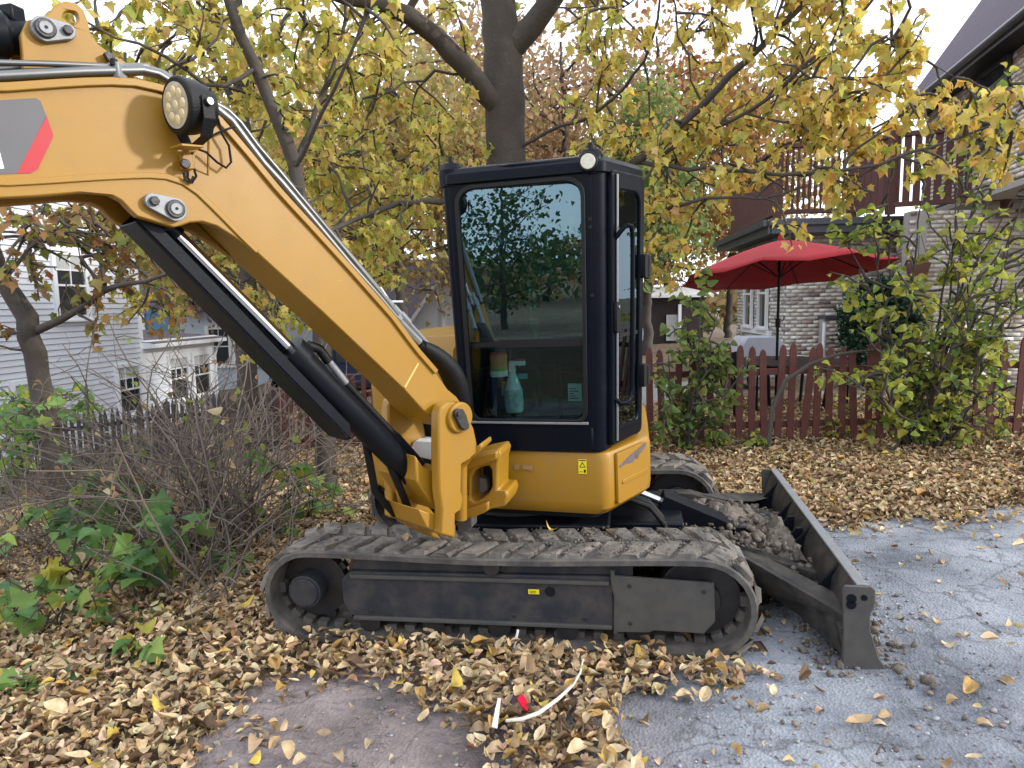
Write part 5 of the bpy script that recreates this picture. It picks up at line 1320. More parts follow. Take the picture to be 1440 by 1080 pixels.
# sheet guard on the front side of the rod
g0 = q1 + ax * Lc * 0.34 - nz * 0.112; g1 = q0 + ax * 0.04 - nz * 0.085
gd = MB()
for wa, wb, da, db in ((-0.085, -0.075, 0.0, 0.045), (0.075, 0.085, 0.0, 0.06), (-0.085, 0.085, -0.008, 0.0)):
    gd.prism([g0 + NB * wa + nz * da, g1 + NB * wa + nz * da, g1 + NB * wa + nz * db, g0 + ax * 0.05 + NB * wa + nz * db], NB * (wb - wa))
gd.build('rod_guard', M_blk, bc, 0.004)
MB().tube([q1 + ax * Lc * 0.57 + nz * 0.07, q1 + ax * Lc * 0.54 + nz * 0.095, q1 + ax * Lc * 0.50 + nz * 0.085], 0.02, 12).build('port_elbow', M_hose, bc)
MB().tube([q1 + ax * Lc * 0.505 + nz * 0.088, q1 + ax * Lc * 0.42 + nz * 0.075], 0.016, 12).build('hose_ferrule', M_grys, bc, 0.002)
MB().tube([q1 + ax * Lc * 0.425 + nz * 0.075, q1 + ax * Lc * 0.3 + nz * 0.072, q1 + ax * Lc * 0.20 + nz * 0.07], 0.017, 12).build('cylinder_hose', M_hose, bc)
MB().tube([q1 + ax * Lc * 0.21 + nz * 0.068, q1 + ax * 0.14 + nz * 0.062, q1 + ax * 0.03 + nz * 0.045], 0.024, 14).build('hose_sleeve', M_blk, bc)
MB().tube([q1 + ax * 0.34 - nz * 0.02, q1 + ax * .10 - nz * 0.11, q1 - ax * 0.02 - nz * 0.13 + NB * .05, q1 - ax * 0.14 - nz * 0.08 + NB * .12], 0.018, 10).build('cylinder_hose', M_hose, bc)
MB().tube([q1 + ax * 0.44 - nz * 0.02 + NB * .05, q1 + ax * .20 - nz * 0.16 + NB * .08, q1 + ax * 0.02 - nz * 0.17 + NB * .1, q1 - ax * 0.12 - nz * 0.10 + NB * .16], 0.018, 10).build('cylinder_hose', M_hose, bc)
MB().tube([q1 + ax * 0.06 - NB * 0.06 + nz * .05, q1 + ax * 0.03 - NB * 0.07, q1 - ax * 0.03 - NB * .07, q1 - ax * .04 - NB * .05], 0.004, 6).build('cable_tie', M_white, bc)

# ---------------------------------------------------------------- swing post
SW = empty('swing_post', parent=EX)
chk = [(617, 583), (620, 573), (630, 566), (642, 566), (650, 571), (656, 581), (667, 603), (671, 622), (673, 634), (662, 645), (650, 652), (649, 690), (652, 702), (650, 716), (641, 722), (640, 757), (620, 752), (622, 718), (618, 690), (617, 650)]
MB().prism(BP(chk, -0.085), NB * 0.06).build('post_cheek', M_yel, SW, 0.01, 30)
MB().prism([p + NB * 0.385 for p in BP(chk, -0.085)], NB * 0.06).build('post_cheek', M_yel, SW, 0.01, 30)
pv = bpx(646, 587, -0.09)
MB().tube([BF(*pv, -0.03), BF(*pv, -0.105)], 0.072, 32).build('pin_boss', M_yel, SW, 0.008)
pc = [BF(*p, -0.106) for p in [bpx(u, v, -0.106) for u, v in [(636, 583), (637, 577), (641, 574), (648, 575), (652, 583), (656, 596), (656, 602), (650, 605), (645, 602), (640, 592)]]]
MB().prism(pc, -NB * 0.02).build('pin_cap', M_pin, SW, 0.005)
MB().cyl(BF(*bpx(645, 582, -.126), -0.126), BF(*bpx(645, 582, -.126), -0.134), 0.012, 6).build('cap_bolt', M_pin, SW)
# front web with window, and white block behind it
MB().prism(BP([(584, 640), (596, 657), (610, 662), (619, 655), (621, 720), (605, 706), (585, 676)], 0.0), NB * 0.30).build('post_web', M_yel, SW, 0.008, 30)
MB().prism([UPX(u, v, -1.02) for u, v in [(577, 631), (583, 620), (624, 622), (624, 640), (607, 647), (590, 643)]], E2 * 0.10).build('washer_tank', M_white, SW, 0.006)
MB().prism([UPX(u, v, -0.90) for u, v in [(574, 590), (640, 590), (640, 660), (574, 660)]], E2 * 0.03).build('post_shade_plate', M_hose, SW)  # black plate added to paint in the shade behind the web
# horizontal rib that runs from the cheek to the king pin boss
MB().prism([UPX(u, v, -1.12) for u, v in [(640, 646), (655, 640), (676, 623), (678, 630), (664, 645), (650, 655), (642, 668)]], E2 * 0.16).build('post_rib', M_yel, SW, 0.008, 30)
MB().tube([UPX(560, 655, -0.8), UPX(566, 668, -0.9), UPX(585, 674, -1.0)], 0.03, 10).build('post_hose', M_hose, SW)
# lower nose with the lift cylinder lugs
nose = [(560, 692), (566, 684), (573, 682), (582, 688), (600, 706), (622, 722), (641, 738), (640, 757), (622, 753), (598, 742), (575, 722), (562, 710)]
lugl = [(564, 692), (566, 683), (573, 679), (582, 683), (590, 699), (606, 716), (624, 736), (637, 757), (620, 752), (598, 742), (577, 724), (567, 708)]
MB().prism(BP(lugl, 0.19), NB * 0.05).build('cylinder_lug', M_yel, SW, 0.008, 30)
MB().prism(BP([(u - 16, v + 2) for u, v in lugl[:-2]] + [(556, 728), (550, 712)], 0.33), NB * 0.05).build('cylinder_lug', M_yel, SW, 0.008, 30)
MB().prism(BP([(588, 716), (606, 722), (624, 732), (641, 738), (640, 757), (622, 753), (600, 742)], -0.03), NB * 0.24).build('nose_block', M_yel, SW, 0.008, 30)
MB().tube([q1 - NB * 0.12, q1 + NB * 0.13], 0.028, 16).build('cylinder_pin', M_pin, SW)
# king pin and the frame nose that carries it
MB().tube([UPX(648, 730, -1.0), UPX(648, 648, -1.0)], 0.032, 20).build('king_pin', M_yel, SW)
no = [(646, 664), (650, 652), (660, 643), (676, 637), (701, 632), (704, 640), (701, 652), (700, 690), (713, 690), (715, 699), (711, 712), (692, 716), (664, 727), (650, 736), (642, 728), (644, 715), (652, 702), (657, 688), (656, 670)]
nh = [(663, 672), (668, 662), (677, 657), (687, 655), (691, 662), (692, 684), (687, 694), (678, 702), (668, 706), (662, 702)]
MB().prism_hole([UPX(u, v, -0.92) for u, v in no], [UPX(u, v, -0.92) for u, v in nh], E2 * 0.20).build('frame_nose', M_yel, EX, 0.012, 30)
MB().prism([UPX(u, v, -0.91) for u, v in [(648, 652), (662, 642), (703, 631), (703, 643), (668, 655), (652, 664)]], E2 * -0.05).build('frame_ear', M_yel, EX, 0.010, 30)
MB().prism([UPX(u, v, -0.91) for u, v in [(646, 722), (664, 712), (690, 702), (690, 715), (664, 727), (650, 736)]], E2 * -0.04).build('frame_ear', M_yel, EX, 0.010, 30)
MB().prism([UPX(u, v, -0.72) for u, v in [(655, 650), (700, 645), (700, 712), (655, 712)]], E2 * 0.04).build('nose_shade_plate', M_hose, EX)  # black plate stands in for the shade inside the nose opening
MB().prism([UPX(u, v, -0.78) for u, v in [(664, 676), (672, 670), (684, 674), (686, 690), (676, 697), (664, 694)]], E2 * 0.05).build('frame_casting', M_grys, EX, 0.006)
MB().prism([UPX(u, v, -0.96) for u, v in [(642, 735), (664, 727), (664, 742), (645, 752)]], E2 * 0.08).build('post_foot', M_dusty, SW, 0.006)
# ================================================================== TREES AND SHRUBS
TM_MAPLE = [tmpl_maple(0.25, 0.25), tmpl_maple(0.5, 0.1), tmpl_maple(-0.15, 0.45)]
TM_OV = [tmpl_oval(0.5, -0.4, 0.30), tmpl_oval(1.0, -0.2, 0.34)]
def tube_np(path, radii, n):
    path = np.asarray(path, float); k = len(path)
    t = np.gradient(path, axis=0); t = unit(t)
    ref = np.cross(t[0], [0.3, 0.2, 0.9]); ref /= np.linalg.norm(ref) + 1e-9
    V = np.zeros((k, n, 3)); a = np.linspace(0, 2 * np.pi, n, endpoint=False)
    for i in range(k):
        ref = ref - t[i] * (ref @ t[i]); ref /= np.linalg.norm(ref) + 1e-9
        b = np.cross(t[i], ref)
        V[i] = path[i] + radii[i] * (np.cos(a)[:, None] * ref + np.sin(a)[:, None] * b)
    i = np.arange(k - 1)[:, None]; q = np.arange(n)[None]; p = (q + 1) % n
    F = np.stack([i * n + q, i * n + p, (i + 1) * n + p, (i + 1) * n + q], -1).reshape(-1, 4)
    return V.reshape(-1, 3), F
class Grow:
    def __init__(self, seed):
        self.r = np.random.default_rng(seed); self.tv = []; self.tf = []; self.o = 0; self.lp = []; self.ld = []
        self.tr = []
    def tube(self, path, radii, n):
        V, F = tube_np(path, radii, n); self.tv.append(V); self.tf.append(F + self.o); self.o += len(V)
    def limb(self, pts, r0, r1, n=10, wob=0.02):
        pts = np.asarray(pts, float)
        d = np.concatenate([[0], np.cumsum(np.linalg.norm(np.diff(pts, axis=0), axis=1))]); m_ = max(6, int(d[-1] / 0.18))
        s = np.linspace(0, d[-1], m_)
        P = np.stack([np.interp(s, d, pts[:, k]) for k in range(3)], 1)
        for _ in range(2): P[1:-1] = (P[:-2] + P[1:-1] * 2 + P[2:]) / 4
        P[1:-1] += self.r.normal(0, wob, P[1:-1].shape)
        R = np.linspace(r0, r1, m_) * (1 + self.r.normal(0, 0.04, m_))
        self.tube(P, R, n)
        return P, R
    def branch(self, p, d, L, r, droop=0.0, n=5, seg=6, kink=0.22):
        pts = [np.array(p, float)]; d = unit(np.array(d, float))
        for k in range(seg):
            d = unit(d + self.r.normal(0, kink, 3) + np.array([0, 0, -droop]))
            pts.append(pts[-1] + d * L / seg)
        self.tube(pts, np.linspace(r, r * 0.35, seg + 1), n)
        return np.array(pts)
    def twigs(self, P, dens, L, leaf_n, up=0.25, droop=0.10, side_only=None, minr=0.006, t0=0.0, lvl=1):
        """twigs along polyline P, each with leaves"""
        seg = np.linalg.norm(np.diff(P, axis=0), axis=1).sum(); n = max(1, int(seg * dens))
        for k in range(n):
            t = t0 + (1 - t0) * self.r.random(); i = min(int(t * (len(P) - 1)), len(P) - 2)
            p = P[i] + (P[i + 1] - P[i]) * self.r.random(); tg = unit(P[i + 1] - P[i])
            d = unit(self.r.normal(0, 1, 3) + tg * 0.5 + np.array([0, 0, up]))
            Lk = L * self.r.uniform(0.5, 1.3)
            B = self.branch(p, d, Lk, max(minr, 0.008 * lvl), droop, 4, 5)
            if lvl > 1: self.twigs(B, 3.2, L * 0.45, leaf_n, up * 0.3, droop * 1.2, None, 0.004, 0.25, lvl - 1)
            self.leaves(B, leaf_n)
    def leaves(self, B, n):
        m_ = self.r.poisson(n)
        for k in range(m_):
            t = 0.25 + 0.75 * self.r.random() ** 0.7; i = min(int(t * (len(B) - 1)), len(B) - 2)
            self.lp.append(B[i] + (B[i + 1] - B[i]) * self.r.random() + self.r.normal(0, 0.03, 3)); self.ld.append(unit(B[i + 1] - B[i]))
    def wood(self, name, mat, parent):
        o = link(name, fast_mesh(name, np.vstack(self.tv), np.vstack(self.tf)), mat, parent); return o
    def crown(self, parent, size, cols, w, tms, mat=None, solo=0, hang=0.75, name='crown', leafname='leaf', jit=0.16, colfn=None):
        P = np.array(self.lp); D = np.array(self.ld); n = len(P); r = self.r
        h = r.normal(0, 1, (n, 3)); h[:, 2] *= 0.3
        tip = unit(unit(h) * 0.75 + D * 0.35 + np.array([0, 0, -hang])); nor = unit(r.normal(0, 0.75, (n, 3)) + np.array([0, -0.25, 0.7]))
        sz = size * r.uniform(0.55, 1.4, n); c = palette(n, cols, w, jit)
        if colfn is not None: c = colfn(P, c)
        ss = np.zeros(n, bool)
        if solo:
            uvx = P[:, 0] / np.maximum(P[:, 1], .1); uvz = (P[:, 2] - EYE) / np.maximum(P[:, 1], 0.1) + 0.114
            vis = (P[:, 1] > 1.5) & (np.abs(uvx) < 0.74) & (np.abs(uvz) < 0.55)
            ii = np.where(vis)[0]; ii = ii[np.argsort(P[ii, 1] / sz[ii])][:solo]; ss[ii] = True
            mes = []
            for k in range(12):
                V, F = tms[k % len(tms)]; me = fast_mesh(leafname, V, F, np.repeat((np.array(cols[r.choice(len(cols), p=np.array(w) / sum(w))]) * r.uniform(.85, 1.15))[None], len(V), 0)); me.materials.append(mat or M_leaf); mes.append(me)
            for i in ii:
                y = tip[i]; z = unit(nor[i] - y * (nor[i] @ y)); x = np.cross(y, z); s = sz[i]
                o = bpy.data.objects.new(leafname, mes[int(r.integers(12))]); COL.objects.link(o); o.parent = parent
                o.matrix_local = Matrix(((x[0] * s, y[0] * s, z[0] * s, P[i, 0]), (x[1] * s, y[1] * s, z[1] * s, P[i, 1]), (x[2] * s, y[2] * s, z[2] * s, P[i, 2]), (0, 0, 0, 1)))
        g = r.integers(0, len(tms), n); parts = [leaf_cloud(P[(g == t) & ~ss], tip[(g == t) & ~ss], nor[(g == t) & ~ss], sz[(g == t) & ~ss], c[(g == t) & ~ss], tms[t]) for t in range(len(tms))]
        V, F, C = join(parts)
        o = link(name, fast_mesh(name, V, F, C), mat or M_leaf, parent); o['kind'] = 'stuff'
        return o
YEL = [(0.60, 0.52, 0.12), (0.69, 0.56, 0.13), (0.49, 0.48, 0.11), (0.66, 0.46, 0.13), (0.52, 0.37, 0.13), (0.38, 0.43, 0.10), (0.74, 0.62, 0.20)]
def warm_right(P, c):
    k = np.clip((P[:, 0] - 0.8) / 3.0, 0, 1)[:, None]
    return c * (1 - k) + (c * np.array([1.10, 0.95, 0.95])) * k
def pa_(px): return [at(u, v, y) for u, v, y in px]

# ---------------------------------------------------------------- big maple behind the cab
T1 = empty('maple_tree'); tag(T1, 'big maple with thick forked trunk rising behind the cab, crown of yellow leaves', 'tree')
G = Grow(11)
b0 = at(712, 225, 8.5)
base = np.array([b0[0] + 0.05, 8.5, float(zg(b0[0], 8.5)) - 0.1])
tr, _ = G.limb([base, base + (0, 0, .5), at(712, 420, 8.5), at(711, 225, 8.5), at(710, 140, 8.45), at(706, 60, 8.4), at(697, -10, 8.4), at(690, -140, 8.5)], 0.30, 0.20, 18, 0.008)
G.limb([base - (0, 0, .1), base + (0, 0, 0.25)], 0.46, 0.30, 18, 0.0)
l2, _ = G.limb([at(712, 170, 8.42), at(690, 140, 8.3), at(655, 95, 8.1), at(620, 55, 7.9), at(585, 28, 7.7), at(540, 0, 7.4), at(500, 2, 7.1), at(455, -14, 6.8), at(390, -60, 6.4)], 0.13, 0.055, 12, 0.015)
l3, _ = G.limb([at(712, 75, 8.4), at(735, 50, 8.3), at(765, 15, 8.2), at(800, -35, 8.0), at(850, -120, 7.6)], 0.15, 0.10, 12, 0.01)
l3b, _ = G.limb([at(575, 28, 7.7), at(580, 0, 7.6), at(600, -60, 7.5)], 0.05, 0.03, 8)
l4, _ = G.limb([at(722, 262, 8.4), at(800, 262, 8.0), at(870, 245, 7.6), at(905, 222, 7.45), at(945, 185, 7.2), at(985, 150, 7.0), at(1020, 115, 6.8), at(1055, 78, 6.6), at(1100, 38, 6.4), at(1140, -10, 6.2), at(1200, -80, 6.0)], 0.055, 0.024, 10, 0.008)
l5, _ = G.limb([at(900, 228, 7.5), at(940, 237, 7.2), at(1000, 236, 6.9), at(1050, 240, 6.6), at(1100, 250, 6.4), at(1170, 243, 6.1), at(1240, 232, 5.9), at(1290, 212, 5.8), at(1350, 196, 5.7), at(1390, 178, 5.65)], 0.026, 0.010, 8, 0.01)
l6, _ = G.limb([at(925, 222, 7.4), at(965, 192, 7.2), at(1040, 170, 6.9), at(1090, 135, 6.6), at(1150, 75, 6.3), at(1230, 10, 6.1), at(1250, -30, 6.0)], 0.022, 0.012, 8, 0.01)
l7, _ = G.limb([at(860, 285, 8.0), at(905, 302, 7.5), at(950, 292, 7.2), at(1000, 268, 6.9), at(1070, 285, 6.6), at(1130, 262, 6.4)], 0.026, 0.010, 8, 0.01)
l8, _ = G.limb([at(700, 262, 8.4), at(650, 280, 8.0), at(610, 283, 7.6), at(560, 284, 7.3), at(520, 303, 7.0), at(470, 318, 6.7), at(430, 345, 6.5)], 0.045, 0.018, 8, 0.01)
l9, _ = G.limb([at(712, 215, 8.5), at(770, 185, 8.2), at(835, 165, 7.8), at(875, 130, 7.4), at(912, 75, 7.0), at(925, 40, 6.8), at(930, -40, 6.6)], 0.024, 0.010, 7, 0.012)
l10, _ = G.limb([at(985, 140, 7.0), at(975, 95, 6.9), at(955, 45, 6.8), at(945, -10, 6.7), at(940, -60, 6.6)], 0.012, 0.008, 6)
l11, _ = G.limb([at(700, 120, 8.4), at(640, 95, 8.2), at(600, 110, 8.0), at(560, 125, 7.8), at(520, 150, 7.5)], 0.02, 0.008, 6)
ups = []
for (u, v, y, uu, vv, yy, r) in [(690, -120, 8.5, 600, -330, 7.0, .12), (690, -140, 8.5, 800, -420, 7.6, .12), (840, -110, 7.7, 1000, -260, 6.2, .09), (850, -120, 7.6, 900, -330, 6.6, .08), (690, -140, 8.5, 480, -260, 6.4, .10), (700, -100, 8.5, 760, -300, 10.5, .10), (840, -110, 7.8, 1080, -170, 9.5, .08), (690, -140, 8.5, 520, -250, 10.5, .08)]:
    q, _ = G.limb([at(u, v, y), at((u * 2 + uu) / 3, (v * 2 + vv) / 3 - 20, (2 * y + yy) / 3), at(uu, vv, yy)], r, 0.03, 8, 0.03); ups.append(q)
for q, dn in ((l2, 1.6), (l3, 1.0), (l4, 2.6), (l6, 2.6), (l8, 3.0), (l9, 2.8), (l10, 3), (l11, 3), (l7, 3.2)):
    G.twigs(q, dn * 1.2, 0.75, 9.5, 0.1, 0.10, None, 0.006, 0.15, 2)
G.twigs(l5, 5.5, 0.45, 5.5, 0.0, 0.06, None, 0.005, 0.1, 2)
for q in ups: G.twigs(q, 3.0, 1.15, 9.5, -0.35, 0.12, None, 0.008, 0.15, 2)
G.twigs(tr, 0.8, 0.5, 4, 0.0, 0.1, None, 0.006, 0.35, 1)
# drooping outer sprays that fill the crown between the limbs
for (u, v, y) in [(470, 60, 7), (430, 170, 7.6), (520, 230, 7.2), (560, 330, 7.8), (600, 360, 8), (480, 380, 7.4), (540, 260, 8.4), (640, 220, 9), (600, 190, 9.4), (620, 300, 9.4), (760, 60, 7.2), (820, 100, 8), (880, 30, 7), (980, 40, 7.4), (1040, 190, 7.6), (960, 330, 8), (940, 270, 8.4), (1000, 310, 7.8), (1060, 220, 7.4), (1120, 120, 7), (1160, 170, 6.8), (1080, 10, 7.2), (1000, 90, 8), (930, 360, 8.6), (1020, 260, 7.2), (1190, 110, 6.4), (1110, 190, 6.8), (560, 160, 8.6), (500, 320, 8.4), (925, 400, 8.8), (1150, 220, 6.6), (1220, 60, 6.4), (1262, 205, 5.95), (1315, 192, 5.85), (1365, 185, 5.8), (1240, 180, 6.1), (1200, 30, 6.3), (1230, 130, 6.2)]:
    p = at(u, v, y); q = G.branch(p + (G.r.normal(0, .3), G.r.normal(0, .3), 0.35), G.r.normal(0, 1, 3) * (1, 1, .2), 0.9, 0.010, 0.06, 5, 6)
    G.twigs(q, 8.5, 0.5, 9.5, 0.0, 0.1, None, 0.005, 0.0, 2)
G.wood('trunk', M_bark, T1)
_k = [i for i, p in enumerate(G.lp) if not (p[0] / max(p[1], .1) > 0.585 and (p[2] - EYE) / max(p[1], .1) > 0.31)]      # the crown ends before the upper roof
G.lp = [G.lp[i] for i in _k]; G.ld = [G.ld[i] for i in _k]
G.crown(T1, 0.090, YEL, [5, 4, 3, 2, 1.2, 1.5, 1.5], TM_MAPLE, M_leaf, 300, 0.8, colfn=warm_right)
n_leaves = {'T1': len(G.lp)}

# ---------------------------------------------------------------- slimmer trees on the left
def left_tree(nm, label, seed, limbs, radii, dens, leafn, cols, w, size, extra, twl=0.7):
    T = empty(nm); tag(T, label, 'tree', None); g = Grow(seed)
    ls = []
    for pts, (r0, r1) in zip(limbs, radii):
        q, _ = g.limb(pts, r0, r1, 12 if r0 > 0.06 else 7, 0.012); ls.append(q)
    for k, q in enumerate(ls): g.twigs(q, dens[k], twl, leafn, 0.05, 0.09, None, 0.006, 0.25 if k else 0.45, 2)
    for (u, v, y) in extra:
        p = at(u, v, y); q = g.branch(p + (0, 0, 0.25), g.r.normal(0, 1, 3) * (1, 1, .2), 0.9, 0.009, 0.06, 5, 6)
        g.twigs(q, 8.0, 0.5, 8.4, 0.0, 0.1, None, 0.005, 0.0, 2)
    g.wood('trunk', M_bark, T); g.crown(T, size, cols, w, TM_MAPLE, M_leaf, 0, 0.8)
    n_leaves[nm + str(seed)] = len(g.lp)
    return T
b2 = np.array([at(458, 690, 6.6)[0], 6.6, float(zg(at(458, 690, 6.6)[0], 6.6)) - 0.1])
left_tree('maple_tree', 'slender leaning maple whose grey trunk stands behind the boom cylinder', 21,
          [[b2, at(457, 600, 6.6), at(455, 500, 6.6), at(432, 330, 6.55), at(412, 225, 6.5), at(385, 150, 6.4), at(360, 95, 6.3), at(330, 30, 6.2), at(300, -60, 6.1), at(270, -200, 6.0)],
           [at(415, 235, 6.5), at(450, 150, 6.7), at(470, 95, 6.8), at(488, 20, 7.0), at(490, -60, 7)],
           [at(412, 240, 6.5), at(455, 155, 6.1), at(505, 60, 5.8), at(520, -20, 5.7)],
           [at(360, 95, 6.3), at(300, 142, 6.0), at(240, 72, 5.7), at(180, 58, 5.4), at(120, 30, 5.2)],
           [at(440, 370, 6.6), at(480, 300, 6.9), at(540, 262, 7.2)]],
          [(0.105, 0.032), (0.03, 0.010), (0.024, 0.009), (0.022, 0.008), (0.017, .007)], [1.2, 2.6, 2.6, 2.8, 3.0], 3.6,
          YEL, [5, 3, 4, 1.5, 1.2, 2.5, 1], 0.094, [(200, 40, 6), (260, 30, 6.4), (330, 60, 7), (400, 60, 7), (440, 120, 7.4), (380, 160, 7.6), (470, 200, 7.6), (300, 100, 7), (160, 20, 6), (420, 20, 6.4), (460, 260, 7.8), (350, 110, 8), (230, 90, 7.5), (500, 90, 7), (430, 420, 7.2), (390, 430, 7.6)])
b3 = np.array([at(348, 600, 9.2)[0], 9.2, float(zg(at(348, 600, 9.2)[0], 9.2)) - 0.1])
left_tree('maple_tree', 'upright grey-trunked tree far behind the tangled bush and boom', 22,
          [[b3, at(349, 520, 9.2), at(345, 300, 9.2), at(338, 120, 9.2), at(330, -40, 9.2), at(326, -200, 9.2)], [at(340, 170, 9.2), at(290, 60, 8.9), at(250, -40, 8.5)], [at(338, 130, 9.2), at(400, 30, 9.5), at(450, -60, 9.8)], [at(345, 330, 9.2), at(280, 330, 8.8), at(220, 360, 8.5)]],
          [(0.15, 0.07), (0.05, 0.02), (0.05, 0.02), (0.03, 0.01)], [0.8, 2.2, 2.2, 2.6], 3.6, YEL, [4, 3, 3, 2.5, 2.5, 2, 1], 0.096,
          [(300, 370, 9.5), (340, 400, 9.8), (390, 380, 10), (260, 420, 9.4), (320, 430, 10), (430, 330, 10), (480, 350, 10.5), (520, 370, 10.5), (560, 350, 11), (200, 330, 9), (370, 430, 9)])
b4 = np.array([at(96, 700, 6.4)[0], 6.4, float(zg(at(96, 700, 6.4)[0], 6.4)) - 0.15])
RUST = [(0.24, 0.135, 0.06), (0.30, 0.19, 0.07), (0.26, 0.23, 0.06), (0.36, 0.17, 0.06), (0.20, 0.22, 0.05)]
left_tree('maple_tree', 'leaning young tree with rusty leaves at the left edge', 23,
          [[b4, at(80, 650, 6.4), at(62, 570, 6.35), at(50, 480, 6.3), at(32, 440, 6.25), at(6, 395, 6.2), at(-20, 340, 6.1), at(-60, 230, 6)],
           [at(49, 466, 6.3), at(85, 452, 6.1), at(122, 428, 5.9), at(148, 402, 5.8), at(170, 398, 5.7), at(195, 400, 5.6), at(235, 385, 5.5)],
           [at(148, 404, 5.8), at(143, 350, 5.75), at(128, 310, 5.7), at(125, 280, 5.6)],
           [at(2, 400, 6.2), at(40, 340, 5.9), at(90, 325, 5.7), at(150, 330, 5.5)],
           [at(-10, 330, 6.1), at(30, 320, 5.8), at(60, 345, 5.6)], [at(50, 500, 6.3), at(20, 492, 6.2), at(-30, 480, 6)]],
          [(0.125, 0.06), (0.042, 0.014), (0.016, 0.008), (0.014, 0.006), (0.012, 0.006), (0.014, 0.006)], [0.6, 3.4, 4.4, 5.5, 5.5, 1.5], 3.4, RUST, [3, 3, 3, 1.2, 2], 0.080,
          [(60, 360, 6), (110, 370, 5.9), (180, 400, 6.2), (40, 325, 5.8), (150, 310, 6), (220, 350, 6.4)], 0.4)

# ---------------------------------------------------------------- trees beyond, small in the picture
TM_S = [tmpl_dia(), tmpl_oval(0.4, -0.3, .3)]
def far_tree(label, seed, x, y, h, rad, cols, w, n, size, trunk=0.16, name='tree', lean=0.0, zc=0.62):
    z0 = float(zg(x, y)); T = empty(name, (x, y, z0)); tag(T, label, 'tree', 'trees beyond the fences'); g = Grow(seed)
    r = g.r
    P, _ = g.limb([(0, 0, -.2), (lean * .3, 0, h * 0.35), (lean, 0, h * 0.92)], trunk, trunk * 0.25, 9, 0.03)
    for k in range(16):
        t = r.uniform(0.28, 0.95); i = int(t * (len(P) - 1)); a = r.uniform(0, 6.28)
        d = np.array([math.cos(a), math.sin(a), r.uniform(0.1, 0.9)]); L_ = rad * r.uniform(0.5, 1.05) * (1.15 - 0.5 * t)
        B = g.branch(P[i], d, L_, trunk * 0.28, 0.02, 5, 7, 0.16)
        for q in range(5):
            j = r.integers(2, len(B)); g.branch(B[j], r.normal(0, 1, 3) + d * .6, L_ * .35, trunk * 0.09, 0.03, 4, 4)
    # leaves gather in clumps around branch ends
    cl = r.normal(0, 1, (46, 3)); cl = unit(cl) * r.uniform(0.25, 1, (46, 1)) ** 0.6 * np.array([rad, rad, h * 0.38]) + np.array([lean * .7, 0, h * zc])
    k = r.integers(0, 46, n); Pn = cl[k] + r.normal(0, 1, (n, 3)) * np.array([rad * .22, rad * .22, h * 0.055])
    Pn = Pn[Pn[:, 2] > h * 0.12]
    g.lp = list(Pn); g.ld = list(unit(r.normal(0, 1, (len(Pn), 3))))
    g.wood('trunk', M_bark, T)
    tint = 1 + r.normal(0, 0.22, 46)
    P3 = np.array(g.lp)
    g.crown(T, size, cols, w, TM_S, M_leaf, 0, 0.5)
    return T
GRN = [(0.07, 0.12, 0.05), (0.10, 0.15, 0.06), (0.05, 0.085, 0.04)]
ORG = [(0.36, 0.16, 0.05), (0.42, 0.24, 0.07), (0.28, 0.11, 0.05), (0.30, 0.20, 0.08)]
PAL = [(0.44, 0.35, 0.13), (0.38, 0.33, 0.11), (0.46, 0.30, 0.12), (0.33, 0.30, 0.12)]
BRN = [(0.36, 0.24, 0.12), (0.42, 0.29, 0.15), (0.32, 0.20, 0.12)]
FT = [(-9.5, 24, 12, 4.0, PAL, 'olive yellow tree rising over the low white roof'), (-6.0, 22, 11, 3.4, YEL[:5], 'yellow-leaved tree behind the boom, left of the utility pole'), (-3.0, 19, 10.5, 3.2, PAL, 'thin-crowned tree left of the cab roof, beyond the fence'),
      (-1.0, 26, 13, 4.2, BRN, 'brownish half-bare tree seen behind the maple trunk'), (2.0, 23, 11, 3.4, BRN, 'rust-brown thin tree seen above the cab roof'), (4.2, 21, 8.0, 2.0, [(0.16, 0.24, 0.08), (0.22, 0.28, 0.09), (0.34, 0.32, 0.10)], 'green tree between the cab and the umbrella'),
      (6.5, 28, 13, 4.5, ORG, 'orange-brown tree over the balcony'), (9.5, 30, 12, 4.2, PAL, 'pale tan tree behind the upper roof'), (5.2, 33, 9, 3.4, ORG, 'small reddish tree far behind the umbrella'), (-14, 30, 13, 4.5, BRN, 'brown tree beyond the blue house'),
      (0.6, 36, 14, 5, PAL, 'tall pale tree farthest behind the cab'), (-7.5, 36, 14, 5, BRN, 'tall brown tree farthest behind the boom')]
for k, (x, y, h, rad, cols, lab) in enumerate(FT):
    far_tree(lab, 100 + k, x, y, h, rad, cols, [1] * len(cols), int(4200 + 420 * rad * 2), 0.20 if y < 25 else 0.26, 0.17, 'tree', rng.normal(0, .5))
# the far wood closing the horizon
g = Grow(77); n = 26000
xx = rng.uniform(-75, 75, n); yy = 52 + rng.uniform(-4, 14, n)
hh = 5.5 + 2.6 * np.sin(xx * 0.35) + 1.6 * np.sin(xx * 0.91 + 1)
zz = -1 + np.maximum(hh, 2) * rng.random(n) ** 0.75
P = np.column_stack([xx, yy, zz]); cc = palette(n, ORG + PAL + BRN + GRN, [1, 1, 1, 1, 2, 2, 2, 2, 2, 2, 2, 2, 1.5, 1]) * 0.8
V, F, C = leaf_cloud(P, unit(rng.normal(0, 1, (n, 3))), unit(rng.normal(0, 1, (n, 3)) + (0, -.6, .4)), rng.uniform(0.5, 0.95, n), cc, tmpl_dia())
tag(link('far_woods', fast_mesh('far_woods', V, F, C), M_leaf), kind='stuff')

